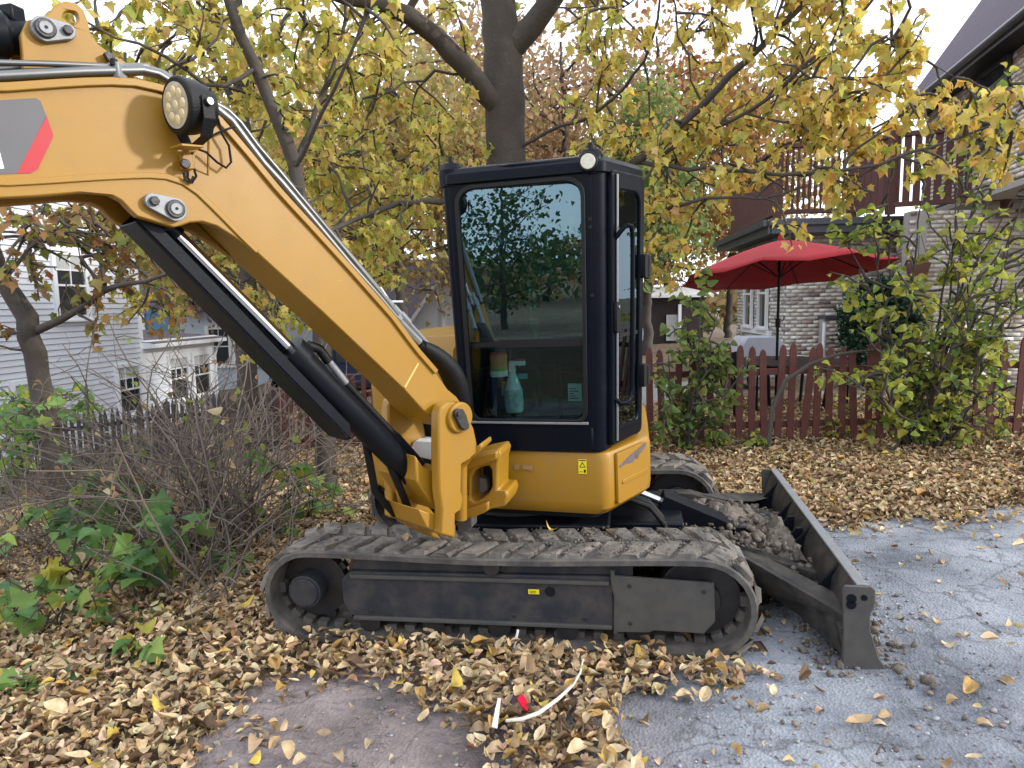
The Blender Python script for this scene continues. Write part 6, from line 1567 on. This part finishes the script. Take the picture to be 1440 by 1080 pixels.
# ---------------------------------------------------------------- yellow-green shrub at the right
LIME = [(0.31, 0.37, 0.07), (0.42, 0.44, 0.085), (0.22, 0.30, 0.07), (0.52, 0.48, 0.09), (0.14, 0.22, 0.06)]
def shrub(name, label, cat, seed, base, tips, r0, dens, L, leafn, size, cols, w, tms, solo=0, lvl=2, hang=0.35, leaf='leaf', matw=None, group=None):
    T = empty(name); tag(T, label, cat, group); g = Grow(seed)
    for k, tp in enumerate(tips):
        b = np.asarray(base[k % len(base)], float); tp = np.asarray(tp, float)
        mid = (b + tp) / 2 + g.r.normal(0, 0.10, 3) + np.array([0, 0, 0.12 * np.linalg.norm(tp - b)])
        q, _ = g.limb([b, b * .7 + mid * .3 + g.r.normal(0, .03, 3), mid, tp], r0 * g.r.uniform(.7, 1.2), r0 * 0.28, 7, 0.012)
        g.twigs(q, dens, L, leafn, 0.15, 0.05, None, 0.0035, 0.18, lvl)
    g.wood('stems', matw or M_bark, T)
    g.crown(T, size, cols, w, tms, M_leaf, solo, hang, 'foliage', leaf)
    n_leaves[name + str(seed)] = len(g.lp)
    return T
def onground(u, v): return gnd(u, v)
bs = [onground(u, v) for u, v in [(1282, 634), (1298, 636), (1312, 637), (1270, 632), (1330, 634), (1294, 628)]]
tips = pa_([(1215, 300, 6.7), (1180, 330, 6.9), (1250, 255, 6.7), (1300, 220, 6.6), (1345, 240, 6.8), (1400, 215, 6.6), (1440, 260, 6.6), (1470, 190, 6.8), (1420, 330, 6.4), (1380, 380, 6.3), (1330, 330, 6.3), (1275, 400, 6.3), (1235, 470, 6.4), (1190, 540, 6.3), (1440, 420, 6.3), (1410, 480, 6.3), (1340, 470, 6.2), (1310, 560, 6.2), (1240, 560, 6.3), (1480, 340, 6.6), (1395, 120, 7.0), (1450, 110, 6.9), (1380, 560, 6.4), (1430, 540, 6.4)])
shrub('lime_shrub', 'tall many-stemmed shrub with lime-yellow leaves against the red fence', 'shrub', 31, bs, tips, 0.016, 4.6, 0.42, 3.9, 0.094, LIME, [4, 3.5, 3, 1.6, 0.8], TM_OV, 220)
bs = [onground(962, 640)]
tips = pa_([(985, 420, 7.3), (1010, 440, 7.2), (960, 450, 7.3), (1030, 480, 7.0), (940, 500, 7.0), (925, 545, 6.9), (1040, 530, 6.9), (1000, 480, 7.0), (975, 560, 6.9), (950, 580, 6.9)])
shrub('green_shrub', 'lower green shrub growing through the red fence between cab and umbrella', 'shrub', 32, bs, tips, 0.020, 5.6, 0.34, 5.2, 0.095, [(0.18, 0.25, 0.07), (0.24, 0.30, 0.08), (0.32, 0.33, 0.08), (0.12, 0.19, 0.06)], [3, 3, 1.5, 2], TM_OV, 60)
PLC = ['nearest the bare stake beside the cab', 'just right of the bare stake', 'at the foot of the leaning bough', 'halfway between bough and tall lime shrub', 'touching the left side of the tall lime shrub', 'under the right side of the tall lime shrub', 'farthest right along the fence']
for k, (u, v, s) in enumerate([(995, 632, .22), (1020, 634, .2), (1062, 636, .18), (1150, 628, .35), (1185, 622, .4), (1330, 632, .3), (1400, 628, .35)]):
    p = onground(u, v)
    shrub('seedling', 'lime-leaved seedling by the red fence, ' + PLC[k], 'plant', 40 + k, [p], [p + (rng.normal(0, .12), rng.normal(0, .08) - .05, s * rng.uniform(.7, 1.2)) for _ in range(4)], 0.006, 7, 0.14, 3.4, 0.075, LIME, [4, 3, 2, 2, 0.5], TM_OV, 0, 1, group='seedlings along the red fence')
# dark evergreen by the brick wall
T = empty('evergreen_shrub', (6.50, 12.0, 0.30)); tag(T, 'dark rounded evergreen bush against the brick wall', 'shrub'); g = Grow(51)
n = 5200; P = unit(g.r.normal(0, 1, (n, 3))) * (g.r.uniform(0.55, 1.0, (n, 1)) ** .5) * np.array([0.68, 0.5, 0.85]) * (1 + 0.16 * np.sin(g.r.uniform(0, 6, (n, 1)))) + np.array([0, 0, 0.92])
g.lp = list(P); g.ld = list(unit(P - np.array([0, 0, 0.6])))
for k in range(8): g.branch((0, 0, 0), g.r.normal(0, .5, 3) + (0, 0, 1), 1.0, 0.02, 0, 5)
g.wood('stems', M_bark, T); g.crown(T, 0.085, [(0.018, 0.05, 0.024), (0.028, 0.07, 0.03), (0.012, 0.035, 0.018)], [2, 2, 1], TM_S, attr_mat('evergreen_leaf', .5, 0.1, .2, 20), 0, -0.1, 'foliage')

# ---------------------------------------------------------------- undergrowth on the left
GRL = [(0.15, 0.28, 0.10), (0.20, 0.34, 0.095), (0.115, 0.225, 0.10), (0.31, 0.41, 0.095), (0.50, 0.46, 0.09)]
TM_BIG = [tmpl_maple(0.3, 0.2), tmpl_maple(0.15, 0.4), tmpl_oval(0.6, -0.4, 0.42)]
def plant(label, seed, u, v, tips, size, leafn, solo, cols=GRL, w=(4, 4, 3, 2, .6), dens=4.5, L=0.2, r=0.007):
    p = onground(u, v)
    return shrub('sapling', label, 'plant', seed, [p, p + (0.06, 0.03, 0), p + (-0.05, 0.05, 0)], tips, r, dens, L, leafn, size, cols, list(w), TM_BIG, solo, 1, 0.25, matw=M_twig, group='leafy saplings on the left')
plant('sapling with broad green leaves low at the left edge', 61, 60, 900, pa_([(20, 800, 4.0), (70, 770, 4.1), (110, 760, 4.2), (50, 850, 3.7), (150, 800, 4.0), (120, 850, 3.8), (10, 760, 4.2), (180, 790, 4.2)]), 0.135, 4.0, 60)
plant('sapling whose green leaf spray reaches towards the track', 62, 205, 860, pa_([(160, 760, 4.2), (215, 740, 4.3), (260, 722, 4.4), (285, 710, 4.5), (190, 790, 4.1), (235, 780, 4.1), (215, 830, 3.9)]), 0.135, 4.6, 40)
plant('sapling with pale green leaves before the tangled stems', 63, 170, 760, pa_([(180, 660, 5.0), (195, 672, 4.9), (120, 690, 5.0), (90, 705, 5.0), (140, 650, 5.2), (110, 650, 5.2)]), 0.125, 3.4, 30)
plant('sapling with yellow-green leaves beside the leaning trunk', 64, 20, 690, pa_([(10, 600, 5.6), (40, 590, 5.6), (70, 615, 5.5), (0, 640, 5.4), (110, 560, 5.8), (95, 570, 5.8), (140, 585, 5.8)]), 0.095, 3.2, 30, w=(3, 4, 2, 4, 1))
plant('sapling with dull green leaves filling the gap below the leaning trunk', 66, 110, 820, pa_([(60, 720, 4.6), (20, 700, 4.7), (130, 730, 4.6), (90, 740, 4.5), (40, 740, 4.5), (150, 760, 4.4)]), 0.105, 3.0, 30)
plant('sapling with bright leaves behind the left end of the track', 65, 420, 735, pa_([(410, 650, 5.6), (430, 640, 5.6), (400, 690, 5.4), (440, 690, 5.5), (460, 700, 5.5), (390, 700, 5.4)]), 0.11, 4.4, 30, w=(3, 4, 1, 4, 1))
PLL = ['in the bottom left corner', 'just right of the corner one', 'nearest the bare gravel patch', 'under the long leaf spray', 'in front of the lowest sapling', 'close to the left end of the track', 'between brambles and track end', 'behind the left end of the track']
for k, (u, v) in enumerate([(20, 985), (75, 960), (205, 945), (225, 870), (150, 900), (395, 770), (330, 820), (480, 735)]):
    p = onground(u, v)
    shrub('seedling', 'few-leaved green seedling in dry leaves ' + PLL[k], 'plant', 80 + k, [p], [p + (rng.normal(0, .08), rng.normal(0, .08), rng.uniform(.06, .16)) for _ in range(3)], 0.004, 8, 0.07, 2.6, 0.105, GRL, [3, 4, 3, 2, 1], TM_BIG, 0, 1, matw=M_twig, group='seedlings in the leaf litter')
M_bramble = plain('bramble_stem', (0.155, 0.125, 0.105), 0.9, 0, 0.45, 9)
# tangle of bare brambles
def bramble(label, seed, cx0, cx1, v0, ydist, n, hgt, spread):
    T = empty('bramble_bush'); tag(T, label, 'bush', None); g = Grow(seed); r = g.r
    for k in range(n):
        u = r.uniform(cx0, cx1); y = ydist + r.normal(0, 0.35); p = at(u, v0, y); p[2] = float(zg(p[0], p[1]))
        a = r.normal(0, 0.6, 3); d = np.array([a[0], a[1], 1.0]); L_ = hgt * r.uniform(0.5, 1.25)
        pts = [p]; dd = unit(d); m_ = 12
        arch = r.uniform(0.02, 0.13); sd = unit(np.array([r.normal(), r.normal(), 0]))
        for q in range(m_):
            dd = unit(dd + r.normal(0, 0.13, 3) + sd * arch - np.array([0, 0, arch * 0.9 * q / m_])); pts.append(pts[-1] + dd * L_ / m_)
        rr = r.uniform(0.004, 0.011)
        g.tube(pts, np.linspace(rr, rr * .4, m_ + 1), 5)
        pts = np.array(pts)
        for q in range(r.integers(2, 6)):
            j = r.integers(3, m_); B = g.branch(pts[j], r.normal(0, 1, 3), L_ * r.uniform(.15, .4), rr * .5, 0.05, 4, 5, .3)
            if r.random() < 0.4: g.leaves(B, 0.9)
    g.lp.append(np.array(p) + (0, 0, .4)); g.ld.append(np.array([1.0, 0, 0]))
    g.wood('stems', M_bramble, T)
    g.crown(T, 0.07, DRY[:5] + [(0.26, 0.33, 0.08)], [1.5, 1.5, 2, 1, 1, 4], TM_OV, M_leaf, 0, 0.6, 'foliage')
bramble('tangle of bare grey bramble stems beside the boom cylinder', 71, 205, 375, 740, 5.5, 170, 1.85, 1)
bramble('low brown bramble tangle beneath the leaning tree', 72, -30, 250, 720, 5.9, 90, 1.0, 1)
bramble('dense dead bramble thicket against the weathered grey fence', 74, -20, 330, 660, 8.6, 110, 1.15, 1)
bramble('thin bare stems standing close to the left end of the track', 73, 225, 335, 850, 4.6, 46, 1.05, 1)
# fallen dark log behind the brambles
lg = MB().tube([gnd(-40, 700) + (0, .4, .02), gnd(60, 705) + (0, .4, 0.03), gnd(150, 690) + (0, .3, 0.04)], [0.07, 0.08, 0.055], 12).build('fallen_log', M_bark); tag(lg, 'dark fallen log lying in the leaves at the left', 'log')
# bough leaning on the red fence
bo = MB().tube(pa_([(1080, 628, 6.9), (1086, 575, 7.0), (1105, 535, 7.05), (1140, 512, 7.1), (1180, 498, 7.1), (1230, 492, 7.2)]), [0.03, 0.028, 0.025, 0.022, 0.018, 0.012], 8).build('leaning_bough', M_bark); tag(bo, 'bent bare bough leaning over the red fence below the umbrella', 'branch')
stk_ = MB().tube(pa_([(975, 632, 7.1), (972, 590, 7.1), (970, 540, 7.12)]), [0.03, 0.027, 0.02], 8).build('bare_stake', M_twig); tag(stk_, 'pale bare stake standing before the red fence beside the cab', 'stake')

# ---------------------------------------------------------------- trees behind the photographer, mirrored in the cab glass
for k, (x, y, h, rad, cols, lab) in enumerate([(1.6, -9.5, 3.0, 1.3, GRN, 'dark bushy tree mirrored right of centre in the windscreen'), (-2.4, -12.5, 2.9, 1.8, PAL, 'yellowish low tree mirrored in the middle of the windscreen'), (-6.8, -11.5, 4.6, 2.2, GRN, 'tall tree mirrored at the left of the windscreen'), (5.6, -12.0, 3.0, 1.8, PAL, 'pale leafy tree mirrored at the right edge of the windscreen'), (9.5, -9.0, 6, 2.4, BRN, 'brown tree mirrored in the door glass')]):
    T = far_tree(lab, 200 + k, x, y, h, rad, cols, [1] * len(cols), 2400, 0.15, 0.12, zc=0.52)
    T['group'] = 'trees mirrored in the glass'
n = 9000
xx = rng.uniform(-40, 40, n); yy = -22 + rng.uniform(-3, 3, n); zz = 2.2 * rng.random(n) ** 0.8 * (1 + .4 * np.sin(xx * .7))
V, F, C = leaf_cloud(np.column_stack([xx, yy, zz]), unit(rng.normal(0, 1, (n, 3))), unit(rng.normal(0, 1, (n, 3)) + (0, .6, .4)), rng.uniform(0.35, 0.6, n), palette(n, GRN + PAL + BRN, [2, 2, 2, 1, 1, 1, 1, 1, 1, 1]), tmpl_dia())
tag(link('hedge_row', fast_mesh('hedge_row', V, F, C), M_leaf), kind='stuff')
# ================================================================== GARDEN THINGS AND SMALL THINGS
M_can = plain('umbrella_cloth', (0.37, 0.016, 0.024), 0.85, 0, 0.25, 3, 0.5, 14)
uc = at(1097, 338, 9.6); gz = 0.18
UMB = empty('patio_umbrella', (uc[0], uc[1], gz), (0, 0.0, 0.25)); tag(UMB, 'open red patio umbrella on a dark pole behind the fence', 'umbrella')
hz = uc[2] - gz; n = 8; Rr = 1.42; rings = 7; V = []; 
UT = _rot(-0.125, -0.012, 0.0)                                           # the head is tipped towards the terrace
def canopy_pt(a, t):
    k = a / (2 * math.pi / n); f = abs((k % 1) - 0.5) * 2                  # 1 on a rib, 0 between ribs
    r = Rr * t * (math.cos(math.pi / n) / math.cos(((k % 1) - 0.5) * 2 * math.pi / n))
    z = hz - 0.46 * t ** 1.25 - (1 - f) * 0.05 * t ** 2 + 0.0
    q = UT @ np.array([r * math.cos(a), r * math.sin(a), z - hz]); return (q[0], q[1], q[2] + hz)
seg = n * 6; V = [(0, 0, hz)]; F = []
for i in range(1, rings + 1):
    for k in range(seg): V.append(canopy_pt(2 * math.pi * k / seg, i / rings))
for k in range(seg): F.append((0, 1 + k, 1 + (k + 1) % seg))
for i in range(rings - 1):
    for k in range(seg):
        a = 1 + i * seg; F.append((a + k, a + seg + k, a + seg + (k + 1) % seg, a + (k + 1) % seg))
cmb = MB().add(V, F); can = cmb.build('canopy', M_can, UMB, 0, 50)
so = can.modifiers.new('cloth', 'SOLIDIFY'); so.thickness = 0.004
MB().tube([(0, 0, 0), (0, 0, hz - 0.02)], 0.019, 12).build('pole', M_blk, UMB)
MB().tube([(0, 0, hz - 0.02), (0, 0, hz + 0.05), (0, 0, hz + 0.09)], [0.03, 0.028, 0.008], 12).build('finial', M_can, UMB)
MB().tube([(0, 0, 1.20), (0, 0, 1.32)], 0.034, 12).tube([(0.03, 0, 1.27), (0.09, 0, 1.30), (0.10, 0, 1.36)], 0.007, 6).build('crank', M_blk, UMB)
for k in range(n):
    a = 2 * math.pi * k / n; p = [np.array(canopy_pt(a, t)) - (0, 0, 0.012) for t in (0.04, 0.4, 0.7, 1.0)]
    MB().tube(p, 0.007, 6).build('rib', M_blk, UMB)
    MB().tube([(0.02 * math.cos(a), 0.02 * math.sin(a), hz - 0.50), p[1]], 0.006, 6).build('strut', M_blk, UMB)
MB().tube([(0, 0, 0), (0, 0, 0.06), (0, 0, 0.07)], [0.25, 0.24, 0.06], 20).build('foot', M_blk, UMB)

TB = empty('patio_table', (uc[0] + 0.15, uc[1], gz)); tag(TB, 'round dark patio table under the red umbrella', 'table')
tp = MB()
for k in range(11):
    x = -0.72 + k * 0.144; w_ = math.sqrt(max(0.02, 0.80 ** 2 - x ** 2)); tp = MB().box((x, 0, 0.72), (0.125, 2 * w_, 0.028)); tp.build('table_slat', M_wthr, TB, 0.004)
for a in (0.8, 2.4, 3.9, 5.5): MB().tube([(0.6 * math.cos(a), 0.6 * math.sin(a), 0.705), (0.5 * math.cos(a), 0.5 * math.sin(a), 0.0)], 0.025, 8).build('leg', M_blk, TB)
MB().tube([(0.6 * math.cos(a), 0.6 * math.sin(a), 0.68) for a in np.linspace(0, 6.283, 25)], 0.02, 6).build('apron', M_blk, TB)
def chair(x, y, rot, label):
    c = empty('garden_chair', (x, y, gz), (0, 0, rot)); tag(c, label, 'chair', 'garden chairs round the table')
    for k in range(5): MB().box((-0.18 + k * 0.09, 0, 0.43), (0.075, 0.44, 0.02)).build('seat_slat', M_blk, c, 0.003)
    for k in range(5): MB().box((-0.18 + k * 0.09, 0.23, 0.68), (0.06, 0.02, 0.46)).build('back_slat', M_blk, c, 0.003)
    for sx in (-0.22, 0.22):
        for sy in (-0.2, 0.23): MB().tube([(sx, sy, 0), (sx, sy, 0.44 if sy < 0 else 0.92)], 0.016, 8).build('leg', M_blk, c)
        MB().tube([(sx, -0.2, 0.44), (sx, -0.2, 0.64), (sx, 0.22, 0.66)], 0.014, 8).build('armrest', M_blk, c)
chair(uc[0] - 0.75, uc[1] - 0.45, 2.1, 'dark metal garden chair on the cab side of the table')
chair(uc[0] + 0.95, uc[1] - 0.5, -2.2, 'dark metal garden chair on the brick pier side of the table')
gr = empty('barbecue', (at(1063, 480, 12.2)[0], 12.2, gz)); tag(gr, 'covered pale grey barbecue by the white-lit brick wall', 'barbecue')
MB().prism([(-0.45, -0.3, 0.2), (0.45, -0.3, 0.2), (0.42, -.3, 0.78), (0.3, -0.3, 0.95), (-0.3, -0.3, 0.95), (-0.42, -.3, 0.78)], (0, 0.6, 0)).build('cover', plain('bbq_cover', (0.35, 0.36, 0.42), .6), gr, 0.05)
for x in (-.4, .4): MB().box((x, -0.2, 0.1), (0.06, 0.06, 0.2)).build('leg', M_blk, gr)

# parked car seen in the gap under the boom
cy = 21.0; cxx = at(486, 525, cy)[0]; zb = float(at(486, 551, cy)[2])
CAR = empty('parked_car', (cxx, cy, zb), (0, 0, 0.15)); tag(CAR, 'dark blue car parked in the street, glimpsed under the boom', 'car')
M_car = plain('car_paint', (0.010, 0.018, 0.045), 0.15, 0, .1, 3); M_car.node_tree.nodes['Principled BSDF'].inputs['Coat Weight'].default_value = 1
prof = [(-2.1, 0.32), (-2.15, 0.62), (-2.0, 0.86), (-1.55, 0.95), (-0.85, 1.38), (0.45, 1.42), (1.15, 0.98), (1.9, 0.86), (2.15, 0.66), (2.15, 0.35), (1.75, 0.25), (-1.75, 0.25)]
MB().prism([(x, -0.85, z) for x, z in prof], (0, 1.7, 0)).build('body', M_car, CAR, 0.08, 40, 3)
MB().prism([(x, -0.858, z) for x, z in [(-1.25, 0.98), (-0.78, 1.32), (-0.25, 1.34), (-0.25, 0.98)]], (0, 0.005, 0)).build('side_window', M_wgl, CAR)
MB().prism([(x, -0.858, z) for x, z in [(-0.18, 0.98), (-0.18, 1.34), (0.40, 1.35), (0.92, 0.98)]], (0, 0.005, 0)).build('side_window', M_wgl, CAR)
MB().prism([(x, -0.86, 0.60) for x in (-2.1, 2.1)] + [(x, -0.86, 0.64) for x in (2.1, -2.1)], (0, 0.01, 0)).build('side_trim', M_chr, CAR)
for x in (-1.35, 1.35):
    w = MB().tube([(x, -0.87, 0.32), (x, -0.66, 0.32)], 0.32, 24).build('wheel', M_hose, CAR, .02)
    MB().tube([(x, -0.885, 0.32), (x, -0.87, 0.32)], 0.2, 16).build('rim', M_chr, w)
    MB().tube([(x, 0.66, 0.32), (x, 0.87, 0.32)], 0.32, 24).build('wheel', M_hose, CAR, .02)
MB().prism([(2.0, -0.80, 0.66), (2.16, -.72, 0.66), (2.16, -.72, .76), (2.0, -0.80, 0.80)], (0, 0.25, 0)).build('headlight', M_lens, CAR)

# ---------------------------------------------------------------- things inside the cab
def upper_thing(name, label, cat, x, y, z):
    w = to_world(UF(x, y, z)); o = empty(name, w, (MROT[0], MROT[1], MROT[2] + PSI)); tag(o, label, cat); return o
sb = upper_thing('spray_bottle', 'clear spray bottle with blue and white print standing in the cab window', 'bottle', 0.115, -0.47, 1.165)
MB().tube([(0, 0, 0), (0, 0, 0.01), (0, 0, 0.12), (0, 0, 0.19), (0, 0, 0.225)], [0.048, 0.052, 0.050, 0.030, 0.016], 20).build('bottle_body', plain('clear_blue_plastic', (0.50, 0.66, 0.74), 0.15, 0, 0.2, 30), sb)
MB().tube([(0, 0, 0.035), (0, 0, 0.13)], [0.0535, 0.0515], 20).build('bottle_label', plain('bottle_print', (0.30, 0.50, 0.68), .4, 0, 0.8, 38), sb)
MB().box((0.0, 0, 0.25), (0.035, 0.03, 0.05)).box((0.03, 0, 0.275), (0.09, 0.028, 0.028)).build('trigger_head', M_white, sb, 0.005)
MB().box((0.045, 0, 0.292), (0.06, 0.03, 0.012)).build('trigger_top', plain('trigger_red', (.5, .05, .06), .4), sb, 0.003)
tb = upper_thing('wipes_tub', 'orange-red wipes tub with green band on the cab shelf', 'tub', 0.045, -0.50, 1.392)
MB().tube([(0, 0, 0.035), (0, 0, 0.10)], 0.048, 20).build('tub_body', plain('tub_orange', (0.75, 0.25, 0.08), .4, 0, 0.35, 30), tb)
MB().tube([(0, 0, 0.012), (0, 0, 0.035)], 0.0485, 20).build('tub_band', plain('tub_green', (0.28, 0.34, 0.10), .4, 0, 0.4, 40), tb)
MB().tube([(0, 0, -0.02), (0, 0, 0.012)], 0.0495, 20).build('tub_base', M_white, tb)
MB().tube([(0, 0, 0.1), (0, 0, 0.112)], 0.044, 20).build('tub_lid', plain('tub_red', (0.7, 0.08, 0.07), .4), tb)
bx = upper_thing('supply_box', 'dark blue box with tan label under the wipes tub', 'box', 0.04, -0.44, 1.17)
MB().box((0, 0, 0.10), (0.10, 0.08, 0.2)).build('box_body', plain('box_blue', (.015, .03, .10), .6), bx, 0.004)
MB().box((0.025, -0.042, 0.13), (0.03, 0.003, 0.08)).build('box_label', plain('box_tan', (.3, .24, .16), .7), bx)

# ---------------------------------------------------------------- dirt on the blade, ties and scraps on the ground
n = 420; r_ = np.random.default_rng(5)
bm = bmesh.new()
def heap(cx, cy, z, rx, ry, h, k, seed):
    g = 26; V = []; rr = np.random.default_rng(seed); ph = rr.uniform(0, 6, 4)
    for i in range(g):
        for j in range(g):
            a, b = i / (g - 1) * 2 - 1, j / (g - 1) * 2 - 1
            q = max(0, 1 - a * a - b * b); zz = h * q ** 0.7 * (1 + .5 * math.sin(5 * a + ph[0]) * math.sin(6 * b + ph[1]) + .25 * math.sin(13 * a + ph[2]) * math.sin(11 * b + ph[3])) + rr.normal(0, 0.006)
            V.append((cx + rx * a, cy + ry * b, z + zz - 0.02))
    ins = lambda i, j: (i / (g - 1) * 2 - 1) ** 2 + (j / (g - 1) * 2 - 1) ** 2 < 1.02
    return MB().add(V, [(i * g + j, (i + 1) * g + j, (i + 1) * g + j + 1, i * g + j + 1) for i in range(g - 1) for j in range(g - 1) if ins(i + .5, j + .5)])
def world_mb(mb): mb.v = [tuple(to_world(p)) for p in mb.v]; return mb
def clods(pts, smin, smax, name, seed):
    """loose crumbs of earth: uneven little lumps"""
    rr = np.random.default_rng(seed); P = np.array(pts); n = len(P)
    s = smin + (smax - smin) * rr.random(n) ** 3
    V = IV[None] * (1 + 0.25 * rr.normal(size=(n, len(IV), 1))) * (s[:, None] * rr.uniform(.7, 1.3, (n, 3)))[:, None, :] + P[:, None, :]
    F = IF[None] + (np.arange(n) * len(IV))[:, None, None]
    o = link(name, fast_mesh(name, V.reshape(-1, 3), F.reshape(-1, 3), None, False), M_soil); return tag(o, kind='stuff')
rc = np.random.default_rng(9)
h1 = heap(1.50, 0.05, 0.19, 0.26, 0.62, 0.15, 0, 1); h3 = heap(1.22, 0.15, 0.27, 0.36, 0.42, .12, 0, 3); h1.add(h3.v, h3.f)
tag(world_mb(h1).build('soil_heap', M_soil, None, 0, 60), kind='stuff')
cp_ = []
for cx, cy, z, rx, ry, n_ in ((1.50, 0.05, 0.25, 0.26, 0.6, 240), (1.2, 0.1, 0.32, 0.35, 0.40, 170), (1.35, -0.42, 0.37, 0.26, 0.045, 70)):
    for _ in range(n_):
        a, q = rc.uniform(0, 6.28), math.sqrt(rc.random()); x, y = cx + rx * q * math.cos(a), cy + ry * q * math.sin(a)
        cp_.append(to_world((x, y, z + 0.07 * (1 - q) + rc.normal(0, .012))))
clods(cp_, 0.008, 0.035, 'soil_crumbs', 3)
# crumbs and grit packed on the belts and pressed out at the blade tip
cp_ = []
for _ in range(900):
    x = rc.uniform(-1.0, 1.2) if rc.random() < .35 else rc.uniform(0.1, 1.22); y = rc.choice([-1, 1], p=[.75, .25]) * rc.uniform(0.61, 0.97)
    zt_ = 2 * TR - 0.022 * math.sin(math.pi * np.clip((x + 1.02) / 2.05, 0, 1)) ** 2
    if x > 1.03: zt_ = TR + math.sqrt(max(0, TR ** 2 - (x - 1.03) ** 2))
    cp_.append(to_world((x, y, zt_ + 0.014 + rc.random() * .012)))
clods(cp_, 0.003, 0.011, 'track_grit', 4)
cp_ = []
for _ in range(420):
    k = rc.random()
    x, y = (1.93 + rc.normal(0, .05), rc.uniform(-1.15, 1.0)) if k < .6 else (1.62 + rc.normal(0, 0.06), rc.uniform(-1.1, 0.2))
    w = to_world((x, y, 0.0)); cp_.append((w[0], w[1], float(zg(w[0], w[1])) + 0.016))
clods(cp_, 0.005, 0.026, 'scraped_grit', 5)
for k, (x, y, z, a) in enumerate([(-0.62, -0.90, 0.042, .3), (-0.35, -0.93, .042, 1.3), (0.22, -0.92, 0.042, 2.2), (0.98, -0.90, 0.05, .8), (-0.85, -0.86, 0.045, 2.9), (0.55, -0.95, 0.042, .1), (0.3, -0.7, .55, 1.1), (-0.5, -0.85, 0.545, .4), (0.62, -0.72, 0.55, 2.0)]):
    o = bpy.data.objects.new('fallen_leaf', SOLO_ME[k]); COL.objects.link(o); o.parent = GROUND
    o.location = to_world((x, y, z)); o.rotation_euler = (0.25, 0.1, a); o.scale = (0.075,) * 3
def gpt(u, v, dz=0.05): p = gnd(u, v); return p + np.array([0, 0, dz])
M_cord = plain('bone_white_cord', (0.62, 0.56, 0.48), 0.6, 0, 0.1, 20)
t_ = MB().tube([to_world((x, -1.0, z)) for x, z in [(0.115, 0.13), (0.10, 0.07), (0.085, 0.02)]] + [gpt(730, 925)], 0.007, 6).build('cable_tie', M_white); tag(t_, 'white cable tie hanging from the track frame over the belt', 'cable tie')
t_ = MB().tube([gpt(820, 955, .10), gpt(816, 975, .10), gpt(806, 993, .10), gpt(785, 1015, .105), gpt(758, 1034, .10), gpt(735, 1043, .10), gpt(712, 1042, .09)], [0.004, .005, .006, .008, .009, .009, 0.007], 8).build('plastic_strip', M_cord); tag(t_, 'curved bone-white plastic strip lying on the dry leaves', 'strip')
t_ = MB().prism([gpt(692, 1055, .10), gpt(700, 1057, .10), gpt(705, 1020, .12), gpt(701, 1019, .12)], (0, 0, 0.004)).build('torn_tie', M_white); tag(t_, 'short white torn plastic piece standing in the leaves', 'scrap')
t_ = MB().prism([gpt(728, 1012, .09), gpt(736, 1008, .095), gpt(745, 1023, .09), gpt(742, 1029, .085), gpt(734, 1024, .09)], (0, 0, 0.012)).build('red_wrapper', plain('wrapper_red', (0.70, 0.015, 0.05), .35, 0, .2, 30)); tag(t_, 'small bright red wrapper among the dry leaves', 'wrapper')
for k, (u0, v0, u1, v1, um, vm, lab) in enumerate([(740, 985, 790, 968, 765, 970, 'thin grey twig lying beside the green fallen leaf'), (1232, 1078, 1245, 1075, 1238, 1070, 'dark twig on the pale gravel near the lower right'), (700, 925, 722, 916, 712, 918, 'pale looped twig just below the track')]):
    t_ = MB().tube([gpt(u0, v0, .05), gpt(um, vm, .065), gpt(u1, v1, .05)], [0.005, 0.0045, .003], 6).build('fallen_twig', M_twig); tag(t_, lab, 'twig')
